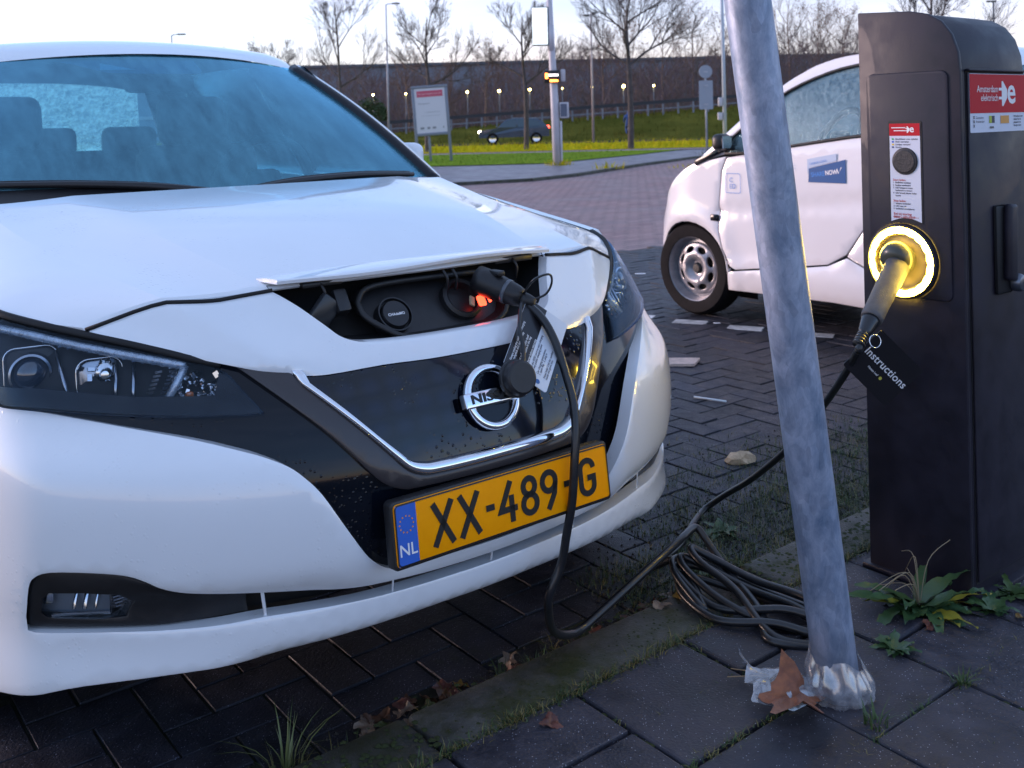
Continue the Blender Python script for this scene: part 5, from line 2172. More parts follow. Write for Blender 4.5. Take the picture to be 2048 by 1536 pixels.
def plug_e(mtx, sc, parent, m):
    """the plug-and-e mark: two prongs, an arrow-shaped plug head and a letter e"""
    P = [(-.36, .16), (-.36, .30), (-.05, .30), (-.05, .62), (.08, .66), (.52, .22), (.52, -.22), (.08, -.66), (-.05, -.62), (-.05, -.30), (-.36, -.30), (-.36, -.16), (-.05, -.16), (-.05, .16)]
    poly_plate('plug_mark', [(x * sc, y * sc) for x, y in P], .0002, m, mtx, parent)
    text('letter_e', 'e', 1.95 * sc, m, mtx @ Matrix.Translation((.98 * sc, .10 * sc, 0)), parent, bold=.035 * sc)


plug_e(LMx @ Matrix.Translation((.0075, .107, .0021)), .0125, lab, INK_WHITE)
mb = MB()
for yy, x0 in ((.1108, -.034), (.1035, -.028)):
    mb.box((0, 0, 0), (0, 0, 0)) if False else mb.add([LMx @ Vector(v) for v in ((x0, yy, .0021), (.003, yy, .0021), (.003, yy + .0022, .0021), (x0, yy + .0022, .0021))], [(0, 1, 2, 3)])
mb.build('header_line', INK_WHITE, lab, fix=False)
for k, (s_, ic) in enumerate((('Beschikbaar voor opladen', (.05, .4, .15)), ('Bezig met laden', (.02, .1, .5)), ('Laadpas gevraagd', (.7, .5, .05)), ('Storing', (.05, .07, .2)))):
    y_ = .084 - k * .0066
    text('label_text', s_, .0056, INK_D, LMx @ Matrix.Translation((-.024, y_, .0017)), lab, align='LEFT', bold=.00012)
    poly_plate('status_dot', rrect(.006, .0042, .001, 2, -.031, y_), .0003, mat('status_%d' % k, ic, rough=.4), LMx @ Matrix.Translation((0, 0, .0016)), lab)
lathe('card_reader', [(0, .006), (.026, .006), (.0295, .0045), (.032, .004), (.0335, .0)], mat('reader_black', (.018, .017, .020), rough=.5, noise=.35, nscale=90, bump=.4, bscale=160), post, 36, LMx @ Matrix.Translation((0, .030, .001)), ang=R(10))
yy = -.016
for k, (s_, mm, sz) in enumerate((('Start laden:', INK_R, .0075), ('1  laadkabel insteken', INK_D, .0056), ('2  laadpas aanbieden', INK_D, .0056), ('3  LED knippert groen:', INK_D, .0056), ('    laadsessie is gestart', INK_D, .0056), ('4  LED brandt blauw: laden', INK_D, .0056), ('    begint', INK_D, .0056), ('', INK_D, .004),
                                  ('Stop laden:', INK_R, .0075), ('1  laadpas aanbieden', INK_D, .0056), ('2  LED gaat uit', INK_D, .0056), ('3  laadkabel verwijderen', INK_D, .0056), ('', INK_D, .004), ('Bel bij storing', INK_R, .0085), ('0800 - 475 2237', INK_R, .0085))):
    if s_:
        text('label_text', s_, sz, mm, LMx @ Matrix.Translation((-.033, yy, .0017)), lab, align='LEFT', bold=.00012)
    yy -= .0064 if sz < .008 else .0078
mb = MB()
mb.add([LMx @ Vector(v) for v in ((-.034, -.107, .0017), (.033, -.107, .0017), (.033, -.1060, .0017), (-.034, -.1060, .0017))], [(0, 1, 2, 3)])
mb.build('label_rule', INK_R, lab, fix=False)
# glowing socket
SM = frame(fpt(.118, .835, .0), (0, -1, 0), (-1, 0, 0))
lathe('socket_housing', [(0, .002), (.064, .002), (.066, .010), (.070, .012)], mat('socket_glow_tint', (.30, .24, .12), rough=.5), post, 48, SM)  # yellowish base colour stands in for the ring's glow on the housing
lathe('socket_rim', [(.083, .004), (.086, .014), (.091, .012), (.093, .0)], CHG, post, 48, SM)
RING = mat('glowing_ring', (.9, .75, .2), rough=.4, emit=(1.0, .66, .07), estr=20.0)
V, Fc = tube_geo([SM @ Vector((.0765 * math.cos(TAU * k / 144), .0765 * math.sin(TAU * k / 144), .008)) for k in range(144)], [.0062 + .0030 * abs(math.sin(TAU * 9 * k / 144)) for k in range(144)], 8, closed=True)
mk('glowing_ring', V, Fc, RING, post, smooth=True)
# lock door on the near side
box('side_door', (.168, -.0035, .69), (.284, .006, 1.20), CHG, post, bev=.0025)
box('door_gap', (.168, -.0006, .69), (.292, .0014, 1.21), CHG_D, post)
box('rain_lip', (.168, -.006, 1.2955), (.290, .012, .006), CHG, post, bev=.002)
DM = frame(Vector((.168, -.0068, 1.217)), (1, 0, 0), (0, -1, 0))
stk = poly_plate('city_sticker', rrect(.274, .140, .003, 3), .0006, WHITE, DM, post)
poly_plate('sticker_red', [(-.137, -.024), (.137, -.024), (.137, .069), (-.137, .069)], .0004, RED, DM @ Matrix.Translation((0, 0, .0006)), stk)
text('sticker_text', 'Amsterdam', .0235, INK_WHITE, DM @ Matrix.Translation((-.002, .033, .0012)), stk, align='RIGHT', sx=.92)
text('sticker_text', 'elektrisch', .0235, INK_WHITE, DM @ Matrix.Translation((-.002, .012, .0012)), stk, align='RIGHT', sx=.92)
plug_e(DM @ Matrix.Translation((.0185, .0225, .0012)), .047, stk, INK_WHITE)
for i, s_ in enumerate(('x', 'x', 'x')):
    text('city_mark', s_, .013, INK_BLACK, DM @ Matrix.Translation((-.121, -.033 - i * .010, .0010)), stk, bold=.0004)
text('sticker_text', 'Gemeente', .0085, INK_D, DM @ Matrix.Translation((-.112, -.035, .0010)), stk, align='LEFT')
text('sticker_text', 'Amsterdam', .0085, INK_D, DM @ Matrix.Translation((-.112, -.044, .0010)), stk, align='LEFT')
poly_plate('logo_half', [(-.048, -.048), (-.036, -.048), (-.036, -.031), (-.048, -.031)], .0003, mat('logo_green', (.35, .45, .03), rough=.4), DM @ Matrix.Translation((0, 0, .0010)), stk)
poly_plate('logo_half', [(-.0355, -.048), (-.022, -.048), (-.022, -.031), (-.0355, -.031)], .0003, INK_D, DM @ Matrix.Translation((0, 0, .0010)), stk)
text('sticker_text', 'nuon', .010, INK_BLACK, DM @ Matrix.Translation((-.036, -.058, .0010)), stk, bold=.0003)
poly_plate('orange_logo', [(.008, -.050), (.050, -.050), (.050, -.031), (.008, -.031)], .0003, mat('logo_orange', (.62, .28, .05), rough=.4), DM @ Matrix.Translation((0, 0, .0010)), stk)
for i, s_ in enumerate(('Dit laadpunt is een', 'initiatief van de', 'gemeente met', 'Europese steun')):
    text('sticker_text', s_, .0062, INK_D, DM @ Matrix.Translation((.074, -.033 - i * .0075, .0010)), stk, align='LEFT', bold=.00015)
# lock handle
lh = empty('lock_handle')
lh.parent = post
box('escutcheon', (.165, -.012, .862), (.075, .010, .215), CHG_D, lh, bev=.008)
bm = bmesh.new()
bm_box(bm, (.175, -.026, .879), (.040, .022, .185), Matrix.Rotation(.05, 3, 'Y'), .009, 3)
mkbm('lever', bm, CHG, lh, ang=R(40))
lathe('lock_barrel', [(0, .014), (.012, .014), (.018, .012), (.022, .004), (.022, -.01)], mat('lock_metal', (.16, .18, .22), rough=.3, metal=.8), lh, 24, frame(Vector((.205, -.028, .778)), (1, 0, 0), (0, -1, 0)))
box('key_slot', (.205, -.0425, .778), (.003, .002, .013), CHG_D, lh)
box('base_plate', (.165, .128, .052), (.36, .30, .016), CHG, post, bev=.004)

# ------------------------------------------------------------------ charging cable with its plugs
cab = empty('charging_cable', (0, 0, 0))
tag(cab, 'black charging cable coiled on the ground between the car port and the charging post', 'cable')
CABLE = add_droplets(mat('cable_sheath', (.010, .011, .014), rough=.34, coat=.2, noise=.2, nscale=30), 220, .4, .001, .3)
GRIP = add_droplets(mat('grey_plug_grip', (.095, .090, .092), rough=.55, noise=.15, nscale=60, bump=.35, bscale=420), 160, .7, .0015, .36)


def carw(l, b, z):
    return cw(l, b, z)


pth = [carw(.150, .145, .826), carw(.168, .095, .795), carw(.175, .062, .768), carw(.178, .030, .724), carw(.176, .000, .668), carw(.174, -.022, .620), carw(.163, -.040, .566), carw(.151, -.047, .50), carw(.144, -.046, .43), carw(.137, -.036, .367), carw(.128, -.026, .300)]
pth += [Vector(p) for p in ((.0530, 2.02, .2389), (.0529, 2.05, .1768), (.0641, 2.09, .1304), (.0894, 2.14, .0977), (.1228, 2.19, .0820), (.1714, 2.24, .0942), (.2480, 2.31, .1216), (.3160, 2.38, .1412), (.3890, 2.46, .1600), (.4280, 2.52, .1610), (.4490, 2.535, .1545), (.4800, 2.50, .1130), (.5040, 2.44, .0870), (.5310, 2.34, .0740), (.5420, 2.265, .0660))]
# coil of loose loops lying on kerb and tiles
rc = random.Random(9)


def loop_pts(cx, cb, rl_, rb_, rot, z, n=9, a0=0.0, turns=1.0):
    out = []
    for k in range(n):
        a = a0 + TAU * turns * k / n
        x, y = rl_ * math.cos(a), rb_ * math.sin(a)
        out.append(cw(cx + x * math.cos(rot) - y * math.sin(rot), cb + x * math.sin(rot) + y * math.cos(rot), z + .005 * math.sin(a * 2 + cx * 9)))
    return out


lo = []
lo += loop_pts(.635, -.085, .185, .080, R(-82), .060, 9, R(-60))
lo += loop_pts(.655, -.070, .195, .050, R(-86), .078, 9, R(-60))
lo += loop_pts(.680, -.050, .195, .085, R(-76), .066, 9, R(-60))
lo += loop_pts(.690, -.065, .185, .040, R(-85), .092, 9, R(-60))
lo += loop_pts(.655, -.080, .205, .090, R(-81), .064, 7, R(-60))
for q_ in lo:                                   # loops stand up a little at the end by the car
    bb_ = -(q_.x - NX) * ST + (q_.y - NY) * CT
    q_.z += .045 * sm(bb_, .0, .14)
pth += lo
pth += [cw(.64, .13, .105), cw(.63, .20, .075), cw(.66, .27, .03), Vector((.430, 2.76, .013)), Vector((.505, 2.93, .012))]
pth += [Vector(p) for p in ((.5560, 3.02, .016), (.6090, 2.98, .0724), (.6660, 2.90, .1441), (.7238, 2.78, .2524), (.7517, 2.68, .3390), (.7783, 2.52, .4789), (.7849, 2.40, .5752), (.7939, 2.31, .6640))]
hnd_end = post.matrix_world if False else None
PR = Matrix.Translation((1.048, 2.336, 0)) @ Matrix.Rotation(TH, 4, 'Z')
hA_ = PR @ Vector((-.018, .148, .845))
hB_ = PR @ Vector((-.205, .116, .724))
hd = (hB_ - hA_).normalized()
pth += [hB_ + hd * .085 + Vector((0, 0, -.012)), hB_ + hd * .03]
C_ = catmull(pth, 7)
tube('cable_sheath', C_, .0092, CABLE, cab, 10)
# plug at the post
pg = empty('post_plug')
pg.parent = cab
tube('grip', [hA_ + hd * .035, hA_ + hd * .06, hA_ + hd * .12, hA_ + hd * .18, hB_ - hd * .01, hB_], [.0290, .0285, .0265, .0250, .0255, .0235], GRIP, pg, 24)
tube('collar', [hB_ - hd * .004, hB_ + hd * .010, hB_ + hd * .040, hB_ + hd * .055], [.0215, .0200, .0150, .0125], CABLE, pg, 18)
for k in range(4):
    tube('strain_rib', [hB_ + hd * (.052 + k * .009), hB_ + hd * (.057 + k * .009)], .0138, CABLE, pg, 14)
PLUGH = mat('plug_head_olive', (.045, .045, .030), rough=.35, coat=.3)
lathe('plug_head', [(0, .050), (.024, .048), (.036, .040), (.042, .026), (.042, .012), (.034, .004), (.030, -.002)], PLUGH, pg, 36, SMW := (PR @ frame(Vector((-.012, .152, .850)), (0, -1, 0), Vector((-1, -.12, -.30)))))
# plug at the car
cp = empty('car_plug')
cp.parent = cab
c0, c1 = carw(.118, .200, .848), carw(.158, .125, .818)
cd = (c1 - c0).normalized()
tube('plug_body', [c0 - cd * .02, c0, c0 + cd * .03, c0 + cd * .06, c1 - cd * .01, c1 + cd * .004], [.030, .031, .030, .026, .0235, .019], BLACK_SATIN, cp, 24)
tube('plug_collar', [c0 + cd * .052, c0 + cd * .060], .0275, mat('collar_grey', (.10, .11, .13), rough=.3), cp, 24)
tube('plug_boot', [c1, c1 + cd * .018, c1 + cd * .034], [.016, .0145, .0115], RUBBER, cp, 16)
box('latch_button', carw(.128, .170, .870), (.020, .040, .012), BLACK_SATIN, cp, bev=.004, rot=Matrix.Rotation(TH, 3, 'Z'))
tube('tether', catmull([carw(.160, .12, .822), carw(.150, .07, .862), carw(.185, .06, .872), carw(.205, .075, .850), carw(.195, .085, .825), carw(.168, .105, .812)], 6), .0026, CABLE, cp, 6)
tube('strap', catmull([carw(.140, .10, .812), carw(.098, .055, .770), carw(.088, .030, .738), carw(.072, .012, .708)], 6), .0042, CABLE, cp, 6)
DC = PR if False else None
dcn = Vector((-.10, -1, .28)).normalized()
DCM = Matrix.Translation((NX, NY, 0)) @ Matrix.Rotation(TH, 4, 'Z')
lathe('dust_cap', [(0, .016), (.029, .016), (.033, .013), (.0345, .006), (.0345, -.006), (.0375, -.007), (.038, -.014), (.034, -.016)], BLACK_SATIN, cp, 40, DCM @ frame(Vector((.0455, -.006, .688)), (1, 0, 0), dcn))
for k in range(16):
    a = TAU * k / 16
    if k % 2:
        continue
tag(cab, None)

# tags hung on the cable
CARD = mat('card_black', (.010, .009, .012), rough=.35, coat=.2)
t1 = [Vector(p) for p in ((.8549, 2.345, .6901), (.9572, 2.360, .5854), (.8759, 2.375, .5016), (.7619, 2.360, .6112))]


def card(name, P, th, m, label, cat_='tag', rc_=.006):
    """a thin card from four corners (top, right, bottom, left); returns the object and its frame"""
    c = sum(P, Vector()) / 4
    x = (P[1] - P[0]).normalized()
    n = (P[1] - P[0]).cross(P[3] - P[0])
    n.normalize()
    if n.y > 0:
        n = -n
    M_ = frame(c, x, n)
    Mi = M_.inverted()
    Q = [Mi @ p for p in P]
    w, h = (P[1] - P[0]).length, (P[3] - P[0]).length
    root = empty(name, (0, 0, 0))
    root.matrix_world = Matrix.Identity(4)
    tag(root, label, cat_)
    poly_plate('card', rrect(w, h, rc_, 4), th, m, M_, root)
    return root, M_, w, h


ct_, CM, cw_, ch_ = card('instruction_tag', t1, .0012, CARD, 'black square card reading Instructions hanging from the cable at the charging post')
text('lettering', 'Instructions', .0268, INK_WHITE, CM @ Matrix.Translation((.004, .004, .0004)), ct_, bold=.0003, spacing=1.04)
text('small_lettering', 'Nissan Leaf', .0072, INK_WHITE, CM @ Matrix.Translation((-.012, -.022, .0004)), ct_, bold=.0001)
lathe('leaf_mark', [(0, .0003), (.0042, .0003)], mat('leaf_mark_yellow', (.55, .50, .08), rough=.4), ct_, 12, CM @ Matrix.Translation((.014, -.0225, 0)))
rgc = Vector((.8370, 2.338, .6658))
tube('split_ring', [rgc + Vector((.0140 * math.cos(TAU * k / 24), .004 * math.sin(TAU * k / 24 + .6), .0145 * math.sin(TAU * k / 24))) for k in range(24)], .0012, CHROME, ct_, 6, closed=True)

t2 = [cw(.181, .107, .810), cw(.256, .065, .745), cw(.085, -.011, .660), cw(.022, .024, .723)]
ct2, CM2, w2, h2 = card('care_tag', t2, .0012, mat('card_white', (.66, .70, .76), rough=.4, coat=.2), 'half black half white printed card hanging from the plug over the grille')
poly_plate('black_half', [(-w2 / 2 + .0005, -h2 / 2 + .001), (-.002, -h2 / 2 + .001), (-.002, h2 / 2 - .001), (-w2 / 2 + .0005, h2 / 2 - .001)], .0003, CARD, CM2 @ Matrix.Translation((0, 0, .0004)), ct2)
VM = CM2 @ Matrix.Rotation(R(90), 4, 'Z')       # print runs along the long side of the card
lines_b = ['Always unplug the cable when charging', 'is complete and close the flap', '', 'Do not pull on the cable itself', 'Keep dry and store in the bag', '', 'Please charge before returning']
for i, s_ in enumerate(lines_b):
    if s_:
        text('printed_line', s_, .0072, INK_WHITE, VM @ Matrix.Translation((-h2 / 2 + .018, .0425 - i * .0062, .0007)), ct2, align='LEFT', bold=.0001)
lines_w = ['Use the RFID card to start charging', 'at any public charging point', '', 'Car charging instructions:', '1. open flap   2. plug in', '', 'Need help? Call the number', 'inside the glove box']
for i, s_ in enumerate(lines_w):
    if s_:
        text('printed_line', s_, .0068, INK_D, VM @ Matrix.Translation((-h2 / 2 + .030, -.006 - i * .0056, .0004)), ct2, align='LEFT', bold=.0001)
lathe('info_mark', [(0, .0004), (.0056, .0004)], mat('info_blue', (.02, .12, .35), rough=.4), ct2, 20, VM @ Matrix.Translation((-h2 / 2 + .013, -.028, 0)))
lathe('green_sticker', [(0, .0006), (.0062, .0006)], mat('green_dot', (.10, .40, .24), rough=.4), ct2, 20, VM @ Matrix.Translation((-h2 / 2 + .012, .030, .0003)))

# ------------------------------------------------------------------ small white two-seater behind the pole
SW = mat('small_car_white', (.78, .76, .78), rough=.22, coat=1.0)
sm_car = empty('small_car', (1.055, 6.07, 0), R(-52))
tag(sm_car, 'tiny white two-seat share car parked behind the leaning pole', 'car')
DEW_GLASS = glass_mat('dewy_glass', (0.70, 0.90, 0.94), gloss=0.03, haze=0.20, haze_col=(0.55, 0.78, 0.82), rough=0.05, nscale=40, gcol=(0.6, 0.85, 1.0))
SY = 1.50      # body width


def s_in(x, z):
    """how far the body side sits in from the widest plane"""
    y = 0.0
    if x < .05:
        y += .17 * ((.05 - x) / .42) ** 2.4
    if x > 1.95:
        y += .30 * ((x - 1.95) / .32) ** 2.2
    if z > .93:
        y += .05 * (z - .93) + .30 * (z - .93) ** 2
    if z < .35:
        y += .04 * ((.35 - z) / .2) ** 2
    y += .014 * math.exp(-((z - .645 - .10 * (x - .2)) / .02) ** 2) * (1 if x > .2 else 0)
    y += .02 * (1 - sm(z, .30, .42)) * -1 * sm(x, .25, .4)
    d = math.hypot(x, z - .28)
    y -= .014 * math.exp(-((d - .33) / .05) ** 2) + .014 * math.exp(-((math.hypot(x - 1.867, z - .28) - .33) / .05) ** 2)
    return y


def s_pt(far):
    return lambda x, z: Vector((x, (SY - s_in(x, z)) if far else s_in(x, z), z))


def arc2(cx, r, a0, a1, n=14, cz=.27):
    return [(cx + r * math.cos(R(lerp(a0, a1, k / n))), cz + r * math.sin(R(lerp(a0, a1, k / n)))) for k in range(n + 1)]


top_l = smooth2([(-.322, .186), (-.363, .33), (-.358, .45), (-.325, .55), (-.25, .64), (-.21, .73), (-.147, .803), (-.043, .877), (.066, .928)], 3)
fend = top_l + [(.30, .968), (.262, .88), (.240, .70), (.237, .547), (.262, .42), (.300, .345)] + [(.31, .30)] + [p for p in arc2(0, .303, 5, 172)] + [(-.305, .20)]
for far in (False, True):
    rd = (0, -1 if far else 1, 0)
    drape('fender', fend, s_pt(far), SW, sm_car, step=.045, rim=.03, rimdir=rd, rnd=.004, dens=.03)
    door = [(.312, .962), (.272, .88), (.248, .70), (.246, .547), (.272, .43), (.33, .335), (.37, .318), (.762, .372), (.975, .404), (1.084, .464), (1.20, .62), (1.28, .85), (1.32, 1.09), (1.10, 1.068), (.676, 1.012), (.45, .982)]
    dr = drape('door', door, s_pt(far), SW, sm_car, step=.05, rim=.03, rimdir=rd, rnd=.004, dens=.03)
    rq = [(1.33, 1.09), (1.29, .85), (1.21, .62), (1.094, .456), (1.45, .30)] + [p for p in arc2(1.867, .315, 175, 8)] + [(2.22, .26), (2.27, .55), (2.25, .85), (2.18, 1.12), (1.9, 1.15)]
    drape('rear_quarter', rq, s_pt(far), SW, sm_car, step=.06, rim=.03, rimdir=rd, rnd=.004, dens=.04)
    sill = [(.305, .296), (.29, .19), (.50, .195), (1.0, .205), (1.50, .19), (1.54, .30), (1.44, .293), (1.09, .447), (.975, .395), (.762, .362), (.37, .308)]
    drape('sill', sill, s_pt(far), SW, sm_car, step=.05, rim=.05, rimdir=rd, rnd=.006, dens=.03)
    # roof rail frames the side window
    rail_o = smooth2([(.066, .930), (.294, 1.104), (.46, 1.232), (.639, 1.358), (.76, 1.427), (.906, 1.485), (1.112, 1.516), (1.45, 1.53), (1.8, 1.47), (2.02, 1.33)], 3)
    rail_i = smooth2([(1.75, 1.14), (1.62, 1.34), (1.40, 1.455), (1.11, 1.455), (.86, 1.397), (.637, 1.297), (.42, 1.135), (.33, 1.06), (.30, .985)], 3)
    drape('roof_rail', rail_o + [(2.1, 1.16)] + rail_i, s_pt(far), SW, sm_car, step=.05, rim=.03, rimdir=rd, rnd=.006, dens=.03)
    win = rail_i + [(.45, .992), (.676, 1.022), (1.10, 1.078), (1.32, 1.10)]
    drape('side_window', win, lambda x, z: s_pt(far)(x, z) + Vector((0, -.006 if far else .006, 0)), DEW_GLASS, sm_car, step=.06, rim=0, rnd=0, dens=.04)
    seal = [s_pt(far)(x, z) + Vector((0, .003 if far else -.003, 0)) for x, z in win]
    tube('window_seal', seal, .009, RUBBER, sm_car, 6, closed=True)
    cx = s_pt(far)(.213, .607)
    box('side_indicator', cx + Vector((0, .0 if far else -.002, 0)), (.062, .016, .040), BLACK_GLOSS, sm_car, bev=.008)
# shell across the width: hood, windscreen, roof and tail
def cross(P, name, m, n=14, bulge=.05, sink=0.0):
    pts = P
    V, Fc = [], []
    for (x, z) in pts:
        y0 = s_in(x, z)
        for k in range(n + 1):
            q = k / n
            y = lerp(y0, SY - y0, q)
            e = 1 - (2 * q - 1) ** 2
            fx = -bulge * e if x < .9 else bulge * e * .6
            fz = .035 * e if z > .6 else 0
            V.append((x + fx * (1 if (x < .7 or x > 1.9) else 0), y, z + fz - sink))
    for i in range(len(pts) - 1):
        for k in range(n):
            a = i * (n + 1) + k
            Fc.append((a, a + 1, a + n + 2, a + n + 1))
    return mk(name, V, Fc, m, sm_car, smooth=True)


cross(top_l, 'hood', SW, bulge=.09)
cross([(.066, .930), (.18, 1.016), (.294, 1.104), (.46, 1.232), (.639, 1.358), (.72, 1.405)], 'windscreen', SIDE_GLASS, bulge=.06)
cross([(.72, 1.407), (.76, 1.427), (.906, 1.485), (1.112, 1.516), (1.45, 1.53), (1.8, 1.47), (1.92, 1.40)], 'roof', SW, bulge=.0)
cross([(1.92, 1.40), (2.02, 1.33), (2.14, 1.14)], 'rear_window', SIDE_GLASS, bulge=.02)
cross([(2.14, 1.14), (2.25, .85), (2.27, .55), (2.22, .26)], 'tailgate', SW, bulge=.06)
box('black_corner_trim', s_pt(False)(.19, .962) + Vector((0, -.006, .012)), (.26, .016, .035), BLACK_GLOSS, sm_car, bev=.006, rot=Matrix.Rotation(-R(22), 3, 'Y'))
box('floor_pan', (.95, SY / 2, .24), (1.3, 1.25, .10), BLACK_VOID, sm_car)
for bx_ in (0, 1.867):
    for far in (False, True):
        yy = SY - .10 if far else .10
        V, Fc = [], []
        for k in range(13):
            a = math.pi * k / 12
            for q in (-.02, .24):
                yi_ = max(.01 + q, s_in(bx_ - .315 * math.cos(a), .25 + .315 * math.sin(a)) + .012) if q < 0 else .03 + q
                V.append((bx_ - .315 * math.cos(a), (SY - yi_) if far else yi_, .25 + .315 * math.sin(a)))
        mk('wheel_arch_liner', V, [(2 * k, 2 * k + 1, 2 * k + 3, 2 * k + 2) for k in range(12)], BLACK_VOID, sm_car, smooth=True)
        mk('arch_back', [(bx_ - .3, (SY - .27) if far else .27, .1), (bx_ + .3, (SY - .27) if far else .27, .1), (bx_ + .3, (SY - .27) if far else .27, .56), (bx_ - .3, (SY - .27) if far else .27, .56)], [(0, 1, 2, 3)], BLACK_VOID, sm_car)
STEEL = mat('painted_steel_rim', (.34, .33, .35), rough=.35, metal=.5, noise=.15, nscale=20)
for bx_ in (0, 1.867):
    for far in (False, True):
        wh = bpy.data.objects.new('wheel', None)
        link(wh, sm_car)
        sgn = 1 if far else -1
        Mw = Matrix.Translation((bx_, (SY - .11) if far else .11, .281)) @ frame((0, 0, 0), (-sgn, 0, 0), (0, sgn, 0))
        w = .165
        ri, r_o = .196, .281
        lathe('tyre', [(ri, -w / 2), (r_o * .93, -w / 2 - .003), (r_o * .98, -w / 2 + .014), (r_o, -w / 2 + .035), (r_o, w / 2 - .035), (r_o * .98, w / 2 - .014), (r_o * .93, w / 2 + .003), (ri + .02, w / 2 + .004), (ri, w / 2), (ri, -w / 2)], TYRE, wh, 56, Mw)
        lathe('rim', [(.142, .040), (.158, .020), (.176, .018), (.186, .055), (.192, .076), (.199, .080), (.203, .076), (.198, .060)], STEEL, wh, 48, Mw)
        oc = [(.150 * math.cos(TAU * k / 40), .150 * math.sin(TAU * k / 40)) for k in range(40)]
        hl_ = []
        for k in range(8):
            a = TAU * (k + .5) / 8
            hole = []
            for j in range(12):
                t = TAU * j / 12
                rr, tt_ = .118 + .018 * math.cos(t), .034 * math.sin(t)
                hole.append((rr * math.cos(a) - tt_ * math.sin(a), rr * math.sin(a) + tt_ * math.cos(a)))
            hl_.append(hole)

        def dish(u, v):
            d = math.hypot(u, v)
            return Mw @ Vector((u, v, .040 + .022 * sm(d, .145, .09) - .030 * sm(d, .075, .045)))
        drape('wheel_disc', oc, dish, STEEL, wh, holes=hl_, step=.02, rim=.012, rimdir=(0, -sgn, 0), rnd=.003, dens=.012)
        lathe('hub_cap', [(0, .050), (.024, .049), (.032, .040), (.036, .026)], BLACK_SATIN, wh, 24, Mw)
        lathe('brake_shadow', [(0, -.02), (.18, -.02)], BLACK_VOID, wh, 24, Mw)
mir = empty('door_mirror')
mir.parent = sm_car
bm = bmesh.new()
bm_box(bm, (.32, -.055, 1.055), (.08, .12, .095), Matrix.Rotation(.2, 3, 'Z'), .03, 3)
mkbm('shell', bm, BLACK_SATIN, mir, smooth=True)
box('stalk', (.33, .01, 1.02), (.06, .09, .03), BLACK_SATIN, mir, bev=.008)
box('mirror_glass', (.364, -.058, 1.055), (.006, .10, .07), SILVER, mir, rot=Matrix.Rotation(.2, 3, 'Z'))
# cabin
box('dashboard', (.50, SY / 2, .93), (.34, 1.30, .18), DASH, sm_car, bev=.05)
swc = Vector((.80, .40, 1.055))
tube('steering_wheel', [swc + Vector((.085 * math.sin(TAU * k / 28), .185 * math.cos(TAU * k / 28), .165 * math.sin(TAU * k / 28))) for k in range(28)], .019, DASH, sm_car, 8, closed=True)
box('wheel_hub', swc, (.05, .15, .10), DASH, sm_car, bev=.02)
for y_ in (.40, 1.10):
    stt = empty('seat')
    stt.parent = sm_car
    bm = bmesh.new()
    bm_box(bm, (1.42, y_, .88), (.16, .46, .72), Matrix.Rotation(.18, 3, 'Y'), .05, 3)
    mkbm('backrest', bm, SEAT, stt, smooth=True)
    bm = bmesh.new()
    bm_box(bm, (1.14, y_, .56), (.52, .46, .16), None, .05, 3)
    mkbm('cushion', bm, SEAT, stt, smooth=True)
box('rear_view_mirror', (.98, SY / 2, 1.36), (.04, .20, .06), BLACK_SATIN, sm_car, bev=.015)
# stickers on the door
BLUE_S = mat('sticker_blue', (.012, .085, .26), rough=.3, coat=.4)
PALE_S = mat('sticker_pale_blue', (.42, .52, .68), rough=.4, coat=.3)
LB_INK = mat('ink_bright_blue', (.02, .20, .60), rough=.4)
DMx = frame(Vector((0, -.0015, 0)), (1, 0, 0), (0, -1, 0))
stq = poly_plate('share_sticker', [(.869, .838), (1.10, .838), (1.10, .963), (.875, .912)], .0008, BLUE_S, frame(Vector((0, s_in(.97, .90) - .004, 0)), (1, 0, 0), (0, -1, 0)), sm_car)
SF = frame(Vector((0, s_in(.97, .90) - .0048, 0)), (1, 0, 0), (0, -1, 0))
text('lettering', 'SHARE', .034, LB_INK, SF @ Matrix.Translation((.973, .886, 0)) @ Matrix.Rotation(R(6), 4, 'Z'), stq, align='RIGHT', bold=.0008, sx=.85)
text('lettering', 'NOW', .034, INK_WHITE, SF @ Matrix.Translation((.976, .889, 0)) @ Matrix.Rotation(R(6), 4, 'Z'), stq, align='LEFT', bold=.0008, sx=.82)
mb = MB()
for P in ([(1.044, .912), (1.050, .915), (1.058, .893), (1.056, .886)], [(1.056, .886), (1.058, .893), (1.078, .922), (1.072, .922)]):
    mb.add([SF @ Vector((p[0], p[1], 0)) for p in P], [(0, 1, 2, 3)])
mb.build('check_mark', INK_WHITE, stq, fix=False)
pq = poly_plate('pale_sticker', [(.864, .880), (.875, .915), (1.045, .955), (1.045, .993), (.864, .962)], .0006, PALE_S, frame(Vector((0, s_in(.97, .95) - .0035, 0)), (1, 0, 0), (0, -1, 0)), sm_car)
text('lettering', 'CAR2GO BERLIN', .017, LB_INK, SF @ Matrix.Translation((.880, .935, .0004)) @ Matrix.Rotation(R(11), 4, 'Z'), pq, align='LEFT', sx=.85) if False else text('lettering', 'CARBON LOING', .017, LB_INK, SF @ Matrix.Translation((.880, .935, .0004)) @ Matrix.Rotation(R(11), 4, 'Z'), pq, align='LEFT', sx=.85)
text('faded_letters', 'N. D.C.', .032, PALE_S, SF @ Matrix.Translation((.74, .915, .0002)) @ Matrix.Rotation(R(4), 4, 'Z'), sm_car)
rb_o, rb_i = rrect(.11, .115, .012), rrect(.104, .109, .010)
V = [SF @ Vector((p[0] + .355, p[1] + .815, .0)) for p in rb_o] + [SF @ Vector((p[0] + .355, p[1] + .815, .0)) for p in rb_i]
n_ = len(rb_o)
